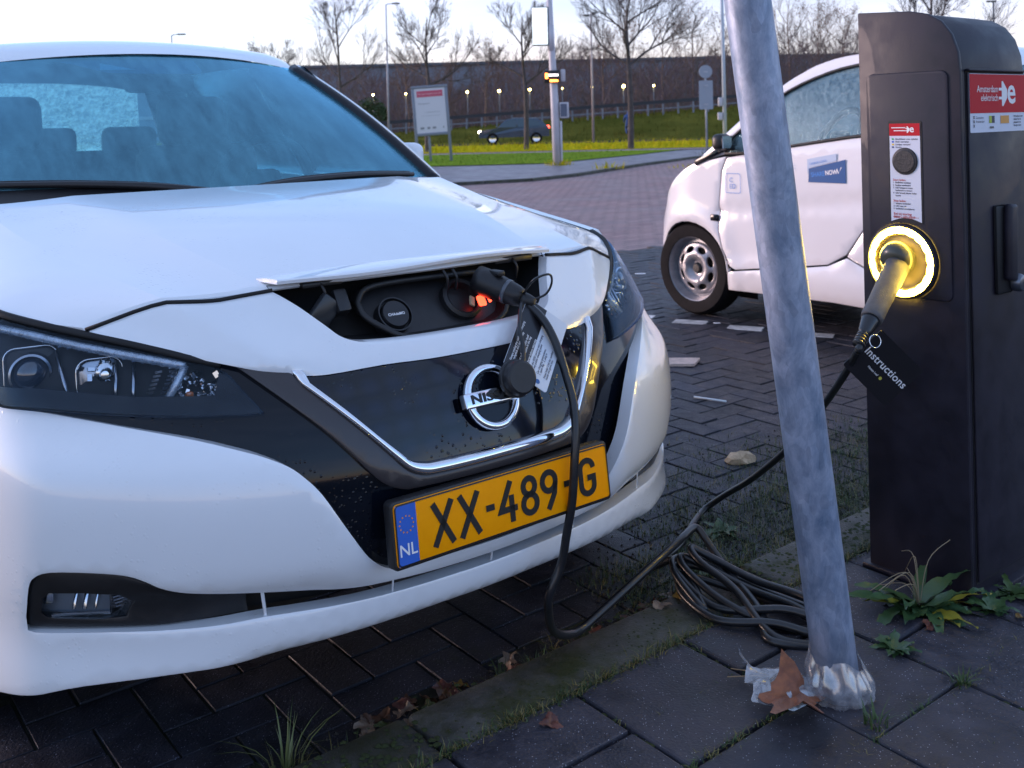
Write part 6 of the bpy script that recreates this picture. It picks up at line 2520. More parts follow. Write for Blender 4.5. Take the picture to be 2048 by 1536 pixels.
mk('logo_outline', V, [(i, (i + 1) % n_, n_ + (i + 1) % n_, n_ + i) for i in range(n_)], LB_INK, sm_car, fix=False)
for k, s_ in enumerate(('C', 'ED')):
    text('logo_letters', s_, .038, LB_INK, SF @ Matrix.Translation((.328, .832 - k * .036, 0)), sm_car, align='LEFT')
# ------------------------------------------------------------------ beyond the car park
def ground_mat(name, c1, c2, c3, scale=1.2, rough=.9, bump=.6, bscale=25):
    m = bpy.data.materials.new(name)
    m.use_nodes = True
    nt = m.node_tree
    p = nt.nodes['Principled BSDF']
    p.inputs['Roughness'].default_value = rough
    p.inputs['Specular IOR Level'].default_value = .0
    g = nt.nodes.new('ShaderNodeNewGeometry')
    n1 = nt.nodes.new('ShaderNodeTexNoise')
    n1.inputs['Scale'].default_value = scale
    n1.inputs['Detail'].default_value = 10
    n1.inputs['Roughness'].default_value = .7
    rp = nt.nodes.new('ShaderNodeValToRGB')
    rp.color_ramp.elements[0].position = .32
    rp.color_ramp.elements[1].position = .68
    rp.color_ramp.elements[0].color = (*c1, 1)
    rp.color_ramp.elements[1].color = (*c2, 1)
    e = rp.color_ramp.elements.new(.5)
    e.color = (*c3, 1)
    n2 = nt.nodes.new('ShaderNodeTexNoise')
    n2.inputs['Scale'].default_value = bscale
    bp = nt.nodes.new('ShaderNodeBump')
    bp.inputs['Strength'].default_value = bump
    bp.inputs['Distance'].default_value = .03
    L = nt.links.new
    L(g.outputs['Position'], n1.inputs['Vector'])
    L(g.outputs['Position'], n2.inputs['Vector'])
    L(n1.outputs[0], rp.inputs[0])
    L(rp.outputs[0], p.inputs['Base Color'])
    L(n2.outputs[0], bp.inputs['Height'])
    L(bp.outputs[0], p.inputs['Normal'])
    return m


LAWN = ground_mat('lawn', (.14, .22, .028), (.22, .32, .04), (.17, .26, .032), 1.5)
VERGE = ground_mat('yellow_verge', (.50, .38, .018), (.66, .46, .020), (.40, .38, .018), .8)
DIKE = ground_mat('dike_grass', (.065, .072, .014), (.14, .13, .026), (.095, .095, .020), .35)
PATH = ground_mat('pale_path', (.30, .24, .22), (.40, .32, .30), (.34, .28, .26), 2, rough=.6, bump=.2)
FLAG = speckle_mat('wet_flagstones', (.13, .12, .14), (.22, .20, .22), (.4, .4, .42), scale=1.5, rough=.35, rough2=.6, rnd=0, moss=(.10, .09, .06), mscale=.8, mlo=.55, mhi=.8)
ASPH = ground_mat('asphalt', (.035, .035, .04), (.06, .06, .065), (.045, .045, .05), 2, rough=.6, bump=.3)


def sheet(name, P, z, m, n=1):
    return tag(mk(name, [(x, y, z) for x, y in P], [tuple(range(len(P)))], m), kind='structure')


sheet('sidewalk', [(-40, 8), (-8, 15.8), (.34, 20.27), (1.34, 21.72), (3.45, 26.18), (5.67, 30.3), (7.5, 33.5), (9.5, 37), (6.5, 37), (5.9, 36.35), (4.43, 33.5), (1.02, 27.6), (-1.73, 27.4), (-40, 27.4)], .030, FLAG)
kb = empty('sidewalk_kerb', (0, 0, 0))
tag(kb, kind='structure')
ke = [(-8, 15.8), (.34, 20.27), (1.34, 21.72), (3.45, 26.18), (5.67, 30.3), (7.5, 33.5), (9.5, 37)]
for i in range(len(ke) - 1):
    a, b = Vector((*ke[i], 0)), Vector((*ke[i + 1], 0))
    n = max(1, int((b - a).length))
    for k in range(n):
        p, q = a.lerp(b, k / n), a.lerp(b, (k + .985) / n)
        d = q - p
        ob = box('kerbstone', (0, 0, 0), (d.length, .14, .12), KERB, kb)
        ob.location = (p + q) / 2 + Vector((0, 0, -.005))
        ob.rotation_euler = (0, 0, math.atan2(d.y, d.x))
sheet('side_hardstand', [(3.9, 21.5), (30, 21.5), (30, 37.0), (9.6, 37.0), (7.6, 33.4), (5.8, 30.2)], .006, FLAG)
sheet('lawn', [(-60, 27.4), (-1.73, 27.4), (1.02, 27.6), (4.43, 33.5), (5.9, 36.35), (6.3, 37.2), (-60, 37.2)], .05, LAWN)
sheet('footpath', [(-80, 37.2), (80, 37.2), (80, 39.0), (-80, 39.0)], .045, PATH)
sheet('verge', [(-90, 39.0), (90, 39.0), (90, 50.5), (-90, 50.5)], .06, VERGE)
sheet('far_road', [(-120, 50.5), (120, 50.5), (120, 57.5), (-120, 57.5)], .02, ASPH)


def crest(x):
    return .62 + .052 * (x + 7.4) if x > -18 else .62 + .052 * (-10.6)


rgz = random.Random(5)
V, Fc = [], []
NXg, prof_y = 90, [57.5, 59, 61, 63, 65, 66.5, 70, 80, 106]
prof_t = [0, .10, .30, .58, .88, 1.0, 1.0, 1.05, 1.2]
for i in range(NXg + 1):
    x = -90 + 200 * i / NXg
    for y, t in zip(prof_y, prof_t):
        V.append((x, y, max(.02, crest(x) * t + rgz.gauss(0, .03) * (0 < t < 1))))
ny = len(prof_y)
for i in range(NXg):
    for j in range(ny - 1):
        a = i * ny + j
        Fc.append((a, a + 1, a + ny + 1, a + ny))
tag(mk('dike', V, Fc, DIKE, smooth=True), kind='structure')
# rough grass blades on verge, lawn and dike
mbv, mbl, mbk = MB(), MB(), MB()
rg = random.Random(17)
for k in range(5200):
    y = rg.uniform(39.2, 50.3)
    x = rg.uniform(-.26 * y, .28 * y)
    blade(mbv, Vector((x, y, .05)), rg.uniform(.10, .32), rg.uniform(.010, .020), rg.uniform(0, TAU), rg.uniform(.2, .9), 2)
for k in range(5200):
    y = rg.uniform(27.5, 37.0)
    x = rg.uniform(-.20 * y, 5.9 if y > 34 else 3.5)
    if x > 1.02 + (y - 27.6) * .57:
        continue
    blade(mbl, Vector((x, y, .04)), rg.uniform(.04, .11), rg.uniform(.006, .012), rg.uniform(0, TAU), rg.uniform(.2, .9), 2)
for k in range(4200):
    y = rg.uniform(57.6, 68)
    x = rg.uniform(-.26 * y, .30 * y)
    t = 0
    for q in range(len(prof_y) - 1):
        if prof_y[q] <= y <= prof_y[q + 1]:
            t = lerp(prof_t[q], prof_t[q + 1], (y - prof_y[q]) / (prof_y[q + 1] - prof_y[q]))
    blade(mbk, Vector((x, y, crest(x) * t - .02)), rg.uniform(.12, .40), rg.uniform(.012, .026), rg.uniform(0, TAU), rg.uniform(.2, .9), 2)
tag(mbv.build('verge_grass', VERGE, fix=False), 'yellowish rough grass on the verge across the road', 'grass', kind='stuff')
tag(mbl.build('lawn_grass', LAWN, fix=False), 'short green lawn grass behind the cars', 'grass', kind='stuff')
tag(mbk.build('dike_grass', DIKE, fix=False), 'dark rough grass on the dike slope', 'grass', kind='stuff')
for i, (x, y, n, lb_) in enumerate(((1.22, 26.6, 90, 'dry grass clump round the foot of the tall signal mast'), (2.3, 24.0, 60, 'straggly grass on the sidewalk kerb right of the mast'), (6.25, 31.9, 40, 'small grass clump at the foot of the round sign post'), (4.3, 23.6, 60, 'yellow grass patch on the hardstand behind the small white car'))):
    tuft('grass_clump', (x, y, .03), n, .22 if i != 3 else .13, 1.0 if i != 3 else 1.6, VERGE if i != 2 else DIKE, lb_, 40 + i, w=.012)

# guard rail on the dike
gr = empty('guard_rail', (0, 66.0, 0))
tag(gr, 'long grey guard rail along the top of the dike', 'guard rail')
RAILM = mat('galvanised_rail', (.20, .22, .26), rough=.5, metal=.4)
for zz, hgt in ((.80, .22), (.36, .07)):
    mb = MB()
    n = 40
    for i in range(n):
        x0, x1 = -60 + 140 * i / n, -60 + 140 * (i + 1) / n
        z0, z1 = crest(x0) + zz, crest(x1) + zz
        mb.add([(x0, 0, z0 - hgt / 2), (x1, 0, z1 - hgt / 2), (x1, 0, z1 + hgt / 2), (x0, 0, z0 + hgt / 2), (x0, .08, z0 - hgt / 2), (x1, .08, z1 - hgt / 2), (x1, .08, z1 + hgt / 2), (x0, .08, z0 + hgt / 2)],
               [(0, 1, 2, 3), (4, 7, 6, 5), (3, 2, 6, 7), (0, 4, 5, 1)])
    mb.build('rail', RAILM if zz < .5 else mat('dark_rail', (.03, .032, .04), rough=.6), gr)
for i in range(36):
    x = -14 + i * 1.0
    box('rail_post', (x, .06, crest(x) + .34), (.10, .08, 1.05), RAILM, gr)

# long building behind the trees
bd = empty('long_building', (6, 112, 0))
tag(bd, 'long low grey building wall behind the bare trees', 'building')
BW = mat('grey_cladding', (.19, .21, .26), rough=.6, noise=.08, nscale=.4)
box('wall', (0, 4, 3.9), (150, 8, 7.8), BW, bd)
box('parapet', (0, -.3, 7.92), (150, .5, .30), mat('parapet_grey', (.09, .11, .14), rough=.5), bd)
for i in range(30):
    box('cladding_panel', (-73 + i * 5.0, -.08, 4.2), (4.9, .12, 7.0), BW, bd)
box('pale_band', (0, -.2, 2.6), (150, .16, .35), mat('pale_band', (.40, .38, .40), rough=.6), bd)

# brushwood in front of it
BR = [mat('brush_brown', (.20, .125, .105), rough=.9), mat('brush_purple', (.16, .105, .115), rough=.9), mat('brush_grey', (.12, .10, .085), rough=.9)]
mbs_ = [MB(), MB(), MB()]
rg = random.Random(23)
for k in range(24000):
    y = rg.uniform(72, 103)
    x = rg.uniform(-.27 * y, .36 * y)
    zb = crest(x) * 1.05
    hmax = 5.0 + 1.1 * math.sin(x * .35) + .7 * math.sin(x * .9 + 2)
    z0 = zb + rg.random() ** 1.3 * hmax * .85
    L_ = rg.uniform(.5, 1.7)
    a, el = rg.uniform(0, TAU), rg.uniform(.3, 1.5)
    d = Vector((math.cos(a) * math.cos(el), math.sin(a) * math.cos(el) * .5, math.sin(el))) * L_
    p = Vector((x, y, z0))
    w = rg.uniform(.012, .035)
    s_ = Vector((w, 0, 0)) if abs(d.x) < abs(d.z) else Vector((0, 0, w))
    q = p + d
    mm = mbs_[rg.choice((0, 0, 1, 1, 2))]
    mm.add([p - s_, p + s_, q], [(0, 1, 2)])
    # a couple of side twigs
    for _ in range(3):
        t = rg.uniform(.3, .9)
        b0 = p + d * t
        a2 = rg.uniform(0, TAU)
        e = b0 + Vector((math.cos(a2) * .35, math.sin(a2) * .2, rg.uniform(.1, .5))) * rg.uniform(.5, 1.3)
        mm.add([b0 - s_ * .5, b0 + s_ * .5, e], [(0, 1, 2)])
for i, mm in enumerate(mbs_):
    tag(mm.build('brushwood', BR[i], fix=False), ('brown', 'purplish', 'grey')[i] + ' leafless brushwood covering the far dike', 'brushwood', kind='stuff')
# evergreen bush
mb = MB()
for k in range(2600):
    a, b_ = rg.uniform(0, TAU), math.acos(rg.uniform(-.3, 1))
    r = rg.uniform(.55, 1.0) ** .5
    c = Vector((1.35 * r * math.sin(b_) * math.cos(a), 1.2 * r * math.sin(b_) * math.sin(a), 1.1 + 1.35 * r * math.cos(b_) * (1 + .2 * math.sin(a * 3))))
    n1 = Vector((rg.gauss(0, 1), rg.gauss(0, 1), rg.gauss(0, 1))).normalized()
    t1_ = n1.orthogonal().normalized() * .09
    mb.add([c - t1_, c + n1.cross(t1_).normalized() * .05, c + t1_, c - n1.cross(t1_).normalized() * .05], [(0, 1, 2, 3)])
bush = empty('green_bush', (-9.7, 68.5, crest(-9.7)))
mb.build('foliage', mat('bush_green', (.050, .085, .020), rough=.7, col2=(.030, .055, .016), nscale=3), bush, fix=False)
tube('stem', [Vector((0, 0, -.1)), Vector((.05, 0, .8)), Vector((0, .05, 1.4))], [.08, .06, .03], BR[2], bush, 6)
tag(bush, 'green bush among brown brushwood left of the info board', 'bush')

# ------------------------------------------------------------------ bare trees
BARK = mat('bark_dark', (.075, .060, .058), rough=.9, noise=.3, nscale=6)
BARK2 = mat('bark_brown', (.15, .10, .08), rough=.9, noise=.3, nscale=6)
DRYLEAF = mat('clinging_leaves', (.20, .10, .06), rough=.8, col2=(.12, .07, .05), nscale=2)


def bare_tree(name, base, H, fork, spread, seed, label, group='bare trees behind the lawn', bark=None, leaves=0, leafm=None, depth=4, tr=.10, up=.55, nb=6):
    r3 = random.Random(seed)
    bark = bark or BARK
    root = empty(name, base)
    tag(root, label, 'tree', group)
    trunk, crown = MB(), MB()
    tips = []

    def limb(p, d, L, r, lev):
        n = 4 if lev < 2 else 3
        pts = [p]
        q = p.copy()
        dd = d.copy()
        for _ in range(n):
            dd = (dd + Vector((r3.gauss(0, .10), r3.gauss(0, .10), r3.gauss(.04, .06)))).normalized()
            q = q + dd * (L / n)
            pts.append(q.copy())
        rad = [max(.004, lerp(r, r * .45, i / n)) for i in range(n + 1)]
        crown.tube(pts, rad, 5 if lev < 1 else 3, cap=False)
        tips.append(q)
        if lev >= depth:
            return
        kids = (5, 5, 4, 4, 3)[lev]
        for k in range(kids):
            t = r3.uniform(.28, 1.0) if k else 1.0
            i = min(n - 1, int(t * n))
            b0 = pts[i].lerp(pts[i + 1], t * n - i) if t < 1 else pts[-1]
            base_d = (pts[min(i + 1, n)] - pts[i]).normalized() if i < n else dd
            ax = base_d.orthogonal().normalized()
            ax.rotate(Matrix.Rotation(r3.uniform(0, TAU), 3, base_d))
            nd = base_d.copy()
            nd.rotate(Matrix.Rotation(r3.uniform(.30, .80) if k else r3.uniform(.05, .25), 3, ax))
            nd = (nd + Vector((0, 0, .16))).normalized()
            limb(b0, nd, L * r3.uniform(.48, .72), max(.0045, r * r3.uniform(.40, .58)), lev + 1)

    tp = [Vector((0, 0, -.1)), Vector((.03, 0, fork * .5)), Vector((r3.gauss(0, .05), r3.gauss(0, .05), fork))]
    trunk.tube(catmull(tp, 4), [lerp(tr, tr * .7, i / 8) for i in range(9)], 8)
    lead = catmull([tp[-1], Vector((r3.gauss(0, .1), r3.gauss(0, .1), lerp(fork, H, .5))), Vector((r3.gauss(0, .15), r3.gauss(0, .15), H * .93))], 4)
    crown.tube(lead, [lerp(tr * .7, .012, i / 8) for i in range(9)], 5, cap=False)
    for k in range(nb):
        t = k / nb
        i = int(t * 7)
        p0 = lead[i]
        a = k * 2.4 + r3.uniform(-.4, .4)
        e = up + .35 * t + r3.gauss(0, .1)
        d = Vector((math.cos(a) * math.cos(e), math.sin(a) * math.cos(e), math.sin(e)))
        limb(p0, d, spread * lerp(1.0, .5, t) * r3.uniform(.8, 1.15), tr * lerp(.5, .2, t), 0)
    trunk.build('trunk', bark, root, smooth=True, fix=False)
    crown.build('crown', bark, root, smooth=True, fix=False)
    if leaves:
        lf = MB()
        for _ in range(leaves):
            c = r3.choice(tips) + Vector((r3.gauss(0, .22), r3.gauss(0, .22), r3.gauss(0, .22)))
            n1 = Vector((r3.gauss(0, 1), r3.gauss(0, 1), r3.gauss(0, 1))).normalized()
            t_ = n1.orthogonal().normalized() * r3.uniform(.03, .08)
            s2 = n1.cross(t_) * .7
            lf.add([c - t_, c + s2, c + t_, c - s2], [(0, 1, 2, 3)])
        lf.build('dry_leaves', leafm or DRYLEAF, root, fix=False)
    return root


bare_tree('bare_tree', (-8.2, 47.5, .05), 8.0, 3.0, 2.0, 1, 'tall slim bare tree just right of the parked car roof')
bare_tree('bare_tree', (-3.50, 41.0, .05), 5.9, 2.75, 1.55, 2, 'bare tree with a fan-shaped crown right above the info board', tr=.11, up=.45)
bare_tree('bare_tree', (.57, 41.3, .05), 6.0, 2.7, 1.55, 3, 'dark bare tree just left of the tall signal mast', tr=.11, up=.5)
bare_tree('bare_tree', (4.66, 39.4, .05), 6.6, 3.3, 2.0, 4, 'largest spreading bare tree right of the thin lamp mast', tr=.13, up=.42, nb=8)
bare_tree('bare_tree', (14.6, 35.0, .05), 6.3, 3.0, 1.6, 5, 'bare tree top rising behind the charging post', tr=.11)
bare_tree('bare_tree', (-14.6, 62, .05), 6.2, 3.2, 1.7, 6, 'small far bare tree over the car roof, left of the tall slim one')
bare_tree('bare_tree', (-18.5, 62, .05), 5.4, 3.2, 1.4, 16, 'faint far bare tree over the middle of the car roof')
k_ = 0
for (x, y, H, sp, lv, lb_) in ((11.5, 76, 8.3, 2.4, 500, 'far brown-leaved tree left end of the row above the round sign'), (14.2, 78, 9.2, 2.4, 520, 'far brown-leaved tree directly above the round sign'), (16.6, 77, 8.8, 2.3, 420, 'far brown-leaved tree touching the left side of the leaning pole'),
                             (22.3, 80, 11.4, 2.6, 160, 'tall thin far tree just right of the leaning pole'), (25.2, 82, 9.6, 2.8, 600, 'round-crowned far tree above the small white car'), (28.0, 84, 9.2, 2.6, 460, 'far tree left of the charging post edge'),
                             (-1.9, 72, 6.4, 1.9, 460, 'far tree with clinging brown leaves left of the signal mast box'), (-7.4, 72, 5.6, 1.8, 380, 'low far tree with brown leaves behind the info board lamp post'), (7.0, 76, 7.4, 2.1, 480, 'far brown-leaved tree just left of the thin lamp mast'),
                             (19.6, 79, 9.0, 2.2, 300, 'far tree hidden mostly by the leaning pole'), (-4.6, 74, 5.2, 1.6, 250, 'low far tree between info board and signal mast'), (9.3, 79, 8.4, 2.2, 480, 'far brown tree seen behind the largest bare tree')):
    k_ += 1
    bare_tree('far_tree', (x, y, crest(x)), H - crest(x), (H - crest(x)) * .38, sp, 50 + k_, lb_, 'trees on the far dike', BARK2, lv, None, 3, .10, .75, 7)

# ------------------------------------------------------------------ masts, lamps and signs
MAST = mat('mast_grey', (.42, .42, .46), rough=.5, metal=.2, noise=.1, nscale=4)
MAST_D = mat('mast_dark', (.10, .12, .15), rough=.5)
LAMP_W = mat('lamp_glow', (1, .9, .5), rough=.4, emit=(1.0, .70, .22), estr=8)
LAMP_HEAD = mat('lamp_head', (.06, .065, .07), rough=.5)


def lamp_post(name, x, y, H, arm, label, lit=False, r=.07, z0=0.05, head=(.5, .14, .09), m=None, group=None):
    o = empty(name, (x, y, z0))
    tag(o, label, 'lamp post', group)
    tube('mast', [Vector((0, 0, -.1)), Vector((0, 0, H * .5)), Vector((0, 0, H))], [r, r * .8, r * .55], m or MAST_D, o, 10)
    if arm:
        tube('arm', catmull([Vector((0, 0, H - .05)), Vector((arm * .3, 0, H + .02)), Vector((arm, 0, H + .04))], 4), r * .45, m or MAST_D, o, 6)
        box('lamp_head', (arm + head[0] * .3, 0, H + .04), head, LAMP_HEAD, o, bev=.03)
    return o


lamp_post('lamp_post', -7.40, 60, 8.4, .45, 'slim grey lamp post left of the info board with short arm', m=MAST)
lamp_post('lamp_post', -20.3, 60, 6.85, .45, 'lamp post head peeking over the car roof', m=MAST)
lamp_post('lamp_post', 24.2, 50, 6.6, -.25, 'lamp post showing above the charging post', m=MAST_D)
o = lamp_post('lamp_post', 4.42, 54.5, 7.0, 0, 'thin lamp mast with twin heads right of the signal mast', m=mat('mast_pinkish', (.40, .33, .32), rough=.5))
for s in (-1, 1):
    box('lamp_head', (s * .22, 0, 6.95 + s * .06), (.28, .16, .10), LAMP_HEAD, o, bev=.03)
box('crossarm', (0, 0, 6.90), (.40, .05, .05), LAMP_HEAD, o)
for i, (px_, pz, w_, lb_) in enumerate(((-9.75, 3.35, .09, 'leftmost lit dike lamp by the green bush'), (-7.45, 3.38, .08, 'lit dike lamp just left of the info board'), (-3.10, 3.40, .11, 'lit dike lamp just right of the info board'), (-.85, 3.43, .12, 'lit dike lamp midway between info board and signal mast'), (1.30, 3.48, .11, 'lit dike lamp close left of the signal mast'),
                                     (3.60, 3.52, .05, 'dim lit dike lamp close right of the signal mast'), (5.72, 3.56, .11, 'lit dike lamp beside the thin twin-headed mast'), (7.92, 3.56, .14, 'brightest lit dike lamp beside the largest bare tree trunk'), (10.05, 3.56, .09, 'lit dike lamp rightmost, before the round sign'))):
    y_ = 70.5
    o = empty('dike_lamp', (px_, y_, crest(px_)))
    tag(o, lb_, 'street lamp', 'lit lamps along the dike')
    hh = pz - crest(px_)
    tube('mast', [Vector((0, .1, -.1)), Vector((0, .1, hh))], .04, MAST_D, o, 6)
    box('cap', (0, .05, hh + .10), (.22, .22, .04), LAMP_HEAD, o)
    bm = bmesh.new()
    bmesh.ops.create_icosphere(bm, subdivisions=2, radius=w_ * .72)
    bmesh.ops.translate(bm, verts=bm.verts, vec=(0, 0, hh))
    mkbm('glowing_bulb', bm, LAMP_W, o, smooth=True)

# tall signal mast
ms = empty('signal_mast', (1.19, 26.8, .03))
tag(ms, 'tall white mast with a box sign, amber display and cabinet on the sidewalk', 'mast')
MAST_W = mat('mast_white', (.52, .50, .54), rough=.5, noise=.08, nscale=3)
tube('mast', [Vector((0, 0, -.05)), Vector((-.04, 0, 1.8)), Vector((-.09, 0, 3.4)), Vector((-.13, 0, 5.2))], [.115, .105, .085, .07], MAST_W, ms, 20)
tube('sleeve', [Vector((-.088, 0, 3.05)), Vector((-.105, 0, 3.75))], .095, MAST_W, ms, 16)
bs = empty('box_sign')
bs.parent = ms
box('sign_box', (-.36, 0, 3.72), (.44, .16, 1.04), mat('sign_edge', (.06, .10, .12), rough=.5), bs, bev=.02)
box('lit_face', (-.385, -.083, 3.72), (.40, .006, .98), mat('sign_face', (.75, .77, .78), rough=.4, emit=(.9, .97, 1), estr=.25), bs)
mk('arrow', [(-.36, -.088, 3.82), (-.32, -.088, 3.82), (-.34, -.088, 3.77)], [(0, 1, 2)], mat('arrow_grey', (.2, .25, .28), rough=.5), bs)
tube('hook_mark', catmull([Vector((-.37, -.088, 3.97)), Vector((-.34, -.088, 4.0)), Vector((-.31, -.088, 3.97))], 4), .008, mat('arrow_grey', (.2, .25, .28)), bs, 5)
for z_ in (3.3, 4.15):
    tube('bracket', [Vector((-.14, 0, z_)), Vector((-.08, 0, z_))], .02, MAST_D, bs, 6)
am = empty('amber_display')
am.parent = ms
box('display_case', (-.10, -.13, 2.36), (.42, .12, .34), mat('display_black', (.015, .012, .012), rough=.4), am, bev=.02)
AMB = mat('amber_leds', (.5, .12, .02), rough=.4, emit=(1, .25, .04), estr=2.2)
box('led_line', (-.05, -.193, 2.25), (.22, .006, .05), AMB, am)
box('led_line', (-.24, -.193, 2.38), (.07, .006, .14), AMB, am)
box('white_line', (-.06, -.193, 2.40), (.26, .006, .05), mat('display_white', (.6, .6, .62), rough=.4, emit=(1, .9, .85), estr=.8), am)
box('side_box', (.20, -.06, 2.39), (.12, .14, .32), MAST_W, am, bev=.02)
cb_ = empty('meter_cabinet')
cb_.parent = ms
box('case', (.215, -.02, 1.46), (.24, .16, .42), MAST_W, cb_, bev=.02)
box('dark_panel', (.200, -.104, 1.46), (.17, .008, .34), mat('panel_slate', (.09, .11, .16), rough=.4), cb_)
box('cable_duct', (.12, -.06, .62), (.05, .05, 1.1), MAST_W, ms, bev=.008)
# round sign post with a plate, seen from behind
sp_ = empty('traffic_sign', (6.22, 32.0, .03))
tag(sp_, 'grey back of a round traffic sign with a rectangular plate below', 'traffic sign')
SG = mat('sign_back_grey', (.30, .33, .38), rough=.5, metal=.3)
tube('post', [Vector((0, 0, -.05)), Vector((0, 0, 2.85))], .032, SG, sp_, 10)
lathe('round_plate', [(0, .01), (.205, .01), (.212, .004), (.212, -.01)], SG, sp_, 32, frame(Vector((0, -.045, 2.64)), (1, 0, 0), (0, -1, 0)))
poly_plate('lower_plate', rrect(.44, .92, .03), .012, SG, frame(Vector((0, -.04, 1.90)), (1, 0, 0), (0, -1, 0)), sp_)
for z_ in (1.6, 2.2, 2.64):
    box('clamp', (0, -.052, z_), (.13, .012, .035), MAST, sp_)
# mast with little boxes beside the pole
m2 = empty('camera_mast', (8.55, 40.2, .05))
tag(m2, 'pale mast with two small white boxes right beside the leaning pole', 'mast')
tube('mast', [Vector((0, 0, -.05)), Vector((0, 0, 6.4))], [.085, .06], mat('mast_pale', (.45, .50, .56), rough=.5), m2, 12)
box('junction_box', (-.16, 0, 1.78), (.16, .14, .34), MAST_W, m2, bev=.02)
box('junction_box', (-.18, 0, 1.20), (.18, .14, .30), MAST_W, m2, bev=.02)
# info board
ib = empty('info_board', (-2.42, 31.0, .05))
ib.rotation_euler = (0, R(-3.2), R(4))
tag(ib, 'framed white notice board with a pink heading on grey posts behind the car', 'notice board')
IBF = mat('board_frame_grey', (.20, .22, .27), rough=.45, metal=.3)
for s in (-1, 1):
    box('post', (s * .515, 0, 1.12), (.09, .07, 2.30), IBF, ib, bev=.01)
box('middle_post', (-.12, .12, .45), (.08, .06, .95), IBF, ib, bev=.01)
box('frame_top', (0, 0, 2.315), (1.13, .08, .09), IBF, ib, bev=.012)
box('frame_bottom', (0, 0, .845), (.945, .08, .09), IBF, ib, bev=.012)
box('panel', (0, -.005, 1.58), (.945, .03, 1.39), mat('board_white', (.62, .60, .66), rough=.4), ib)
box('pink_heading', (0, -.024, 2.10), (.80, .006, .19), mat('board_pink', (.55, .08, .14), rough=.4), ib)
IBM = frame(Vector((0, -.029, 0)), (1, 0, 0), (0, -1, 0))
text('heading', 'Parkeerregels terrein', .085, mat('board_pale_ink', (.75, .45, .5), rough=.5), IBM @ Matrix.Translation((0, 2.10, 0)), ib)
GREYI = mat('board_grey_ink', (.25, .25, .28), rough=.5)
IBM = frame(Vector((0, -.022, 0)), (1, 0, 0), (0, -1, 0))
text('body_text', 'Plattegrond', .075, GREYI, IBM @ Matrix.Translation((-.38, 1.80, 0)), ib, align='LEFT')
text('body_text', 'i  U bevindt zich hier', .06, GREYI, IBM @ Matrix.Translation((-.22, 1.53, 0)), ib, align='LEFT')
text('body_text', 'Parkeren alleen in de vakken toegestaan', .035, GREYI, IBM @ Matrix.Translation((-.30, 1.42, 0)), ib, align='LEFT')
for x_, w_ in ((-.30, .12), (-.10, .09), (.07, .11), (.36, .03)):
    poly_plate('logo', rrect(w_, .07, .015, 3, x_, 1.04), .003, GREYI, IBM @ Matrix.Translation((0, 0, .002)), ib)

# ------------------------------------------------------------------ traffic on the far road
fc = empty('passing_car', (.10, 54.0, .03))
tag(fc, 'dark blue estate car passing on the far road with its lights on', 'car')
BLU = mat('dark_blue_paint', (.02, .045, .085), rough=.25, coat=1)
P = smooth2([(-1.85, .35), (-1.88, .60), (-1.70, .76), (-.95, .88), (-.55, 1.22), (-.20, 1.36), (.6, 1.38), (1.35, 1.30), (1.72, .98), (1.85, .85), (1.88, .40)], 3)


def prism(name, P, y0, y1, m, parent, inset=.12, zi=.95):
    V = []
    n = len(P)
    for y, sg in ((y0, 1), (y1, -1)):
        for x, z in P:
            V.append((x, y + sg * inset * max(0, z - zi) * 1.2, z))
    Fc = [tuple(range(n)), tuple(range(n, 2 * n))[::-1]] + [(i, (i + 1) % n, n + (i + 1) % n, n + i) for i in range(n)]
    return mk(name, V, Fc, m, parent, smooth=False)


prism('body', P, -.82, .82, BLU, fc, .25)
for nm, W in (('front_window', [(-.80, .90), (-.48, 1.20), (-.20, 1.30), (.12, 1.31), (.12, .90)]), ('rear_window', [(.18, .90), (.18, 1.31), (.75, 1.32), (1.25, 1.23), (1.45, .95)])):
    mk(nm, [(x, -.83 + .25 * max(0, z - .95) * 1.2 - .004, z) for x, z in W], [tuple(range(len(W)))], mat('dark_glass', (.02, .05, .07), rough=.08, coat=1), fc)
for bx_ in (-1.15, 1.18):
    wh = bpy.data.objects.new('wheel', None)
    link(wh, fc)
    for yy_ in (-.74, .74):
        Mw = Matrix.Translation((bx_, yy_, .31)) @ frame((0, 0, 0), (1, 0, 0), (0, -1 if yy_ < 0 else 1, 0))
        lathe('tyre', [(.19, -.09), (.29, -.09), (.31, -.06), (.31, .06), (.29, .09), (.19, .09)], TYRE, wh, 24, Mw)
        lathe('rim', [(0, .06), (.10, .07), (.19, .085)], SILVER, wh, 20, Mw)
box('headlight', (-1.80, -.62, .68), (.22, .34, .13), mat('headlamp_on', (1, .9, .7), emit=(1, .85, .6), estr=5), fc, bev=.04)
box('tail_light', (1.78, -.66, .88), (.22, .30, .16), mat('tail_on', (.6, .02, .02), emit=(1, .08, .05), estr=2.0), fc, bev=.03)
box('roof_panel', (.55, 0, 1.395), (1.3, 1.1, .02), mat('roof_pale', (.35, .38, .42), rough=.3), fc, bev=.008)

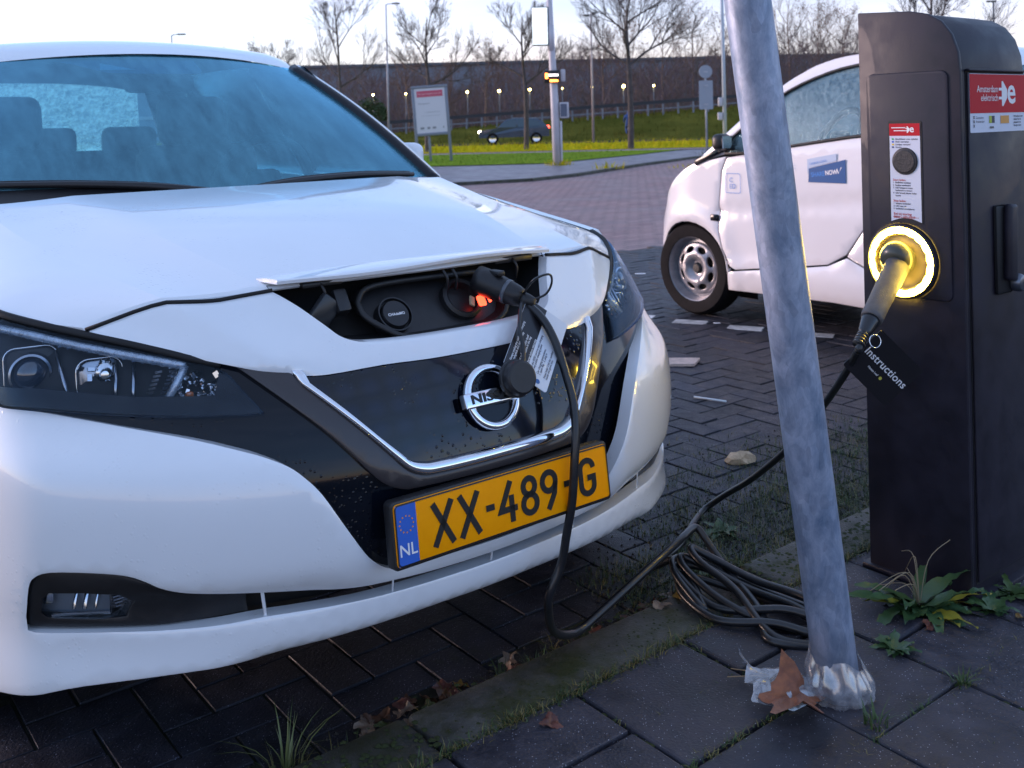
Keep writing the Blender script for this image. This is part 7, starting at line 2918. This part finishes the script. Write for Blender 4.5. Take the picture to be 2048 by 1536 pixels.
# rider on the far road, seen from behind
cy = empty('bicycle', (7.05, 60.5, .05))
tag(cy, 'small bicycle with a red rear light on the far road', 'bicycle')
for dx in (0, .02):
    pass
for yy_ in (-.45, .50):
    tube('wheel', [Vector((.02 * math.sin(TAU * k / 20), yy_ + .30 * math.cos(TAU * k / 20), .32 + .30 * math.sin(TAU * k / 20))) for k in range(20)], .025, RUBBER, cy, 5, closed=True)
for a, b in (((0, -.45, .32), (0, -.10, .70)), ((0, -.10, .70), (0, .38, .78)), ((0, .38, .78), (0, .50, .32)), ((0, -.05, .30), (0, .38, .70)), ((0, -.45, .32), (0, -.05, .30))):
    tube('frame_tube', [Vector(a), Vector(b)], .022, MAST_D, cy, 6)
tube('handlebar', [Vector((-.28, .36, .98)), Vector((0, .42, 1.0)), Vector((.28, .36, .98))], .015, MAST_D, cy, 6)
box('saddle', (0, -.14, .78), (.16, .24, .06), BLACK_SATIN, cy, bev=.02)
box('rear_light', (.05, -.50, .72), (.22, .05, .10), mat('tail_on', (.6, .02, .02)), cy, bev=.02)
box('mudguard', (0, -.62, .40), (.10, .05, .30), INK_WHITE, cy, bev=.02)
me = bpy.data.meshes.new('person')
jv = [(0, -.12, .90), (0, -.06, 1.18), (0, .02, 1.38), (0, .04, 1.50), (0, .06, 1.64), (-.19, .02, 1.36), (-.25, .18, 1.14), (-.24, .34, 1.02), (.19, .02, 1.36), (.25, .18, 1.14), (.24, .34, 1.02),
      (-.11, .02, .84), (-.13, .22, .62), (-.12, .02, .28), (-.12, .14, .22), (.11, .02, .84), (.13, .20, .78), (.12, .08, .44), (.12, .20, .38)]
je = [(0, 1), (1, 2), (2, 3), (3, 4), (2, 5), (5, 6), (6, 7), (2, 8), (8, 9), (9, 10), (0, 11), (11, 12), (12, 13), (13, 14), (0, 15), (15, 16), (16, 17), (17, 18)]
jr = [.15, .16, .15, .06, .10, .08, .055, .04, .08, .055, .04, .10, .07, .05, .04, .10, .07, .05, .04]
me.from_pydata(jv, je, [])
me.materials.append(mat('blue_jacket', (.02, .07, .22), rough=.8))
pers = bpy.data.objects.new('person', me)
link(pers)
pers.location = (7.05, 60.5, .05)
sk = pers.modifiers.new('skin', 'SKIN')
for i, r in enumerate(jr):
    me.skin_vertices[0].data[i].radius = (r, r)
me.skin_vertices[0].data[0].use_root = True
pers.modifiers.new('sub', 'SUBSURF').levels = 2
tag(pers, 'person in a blue jacket riding away on the far road', 'person')
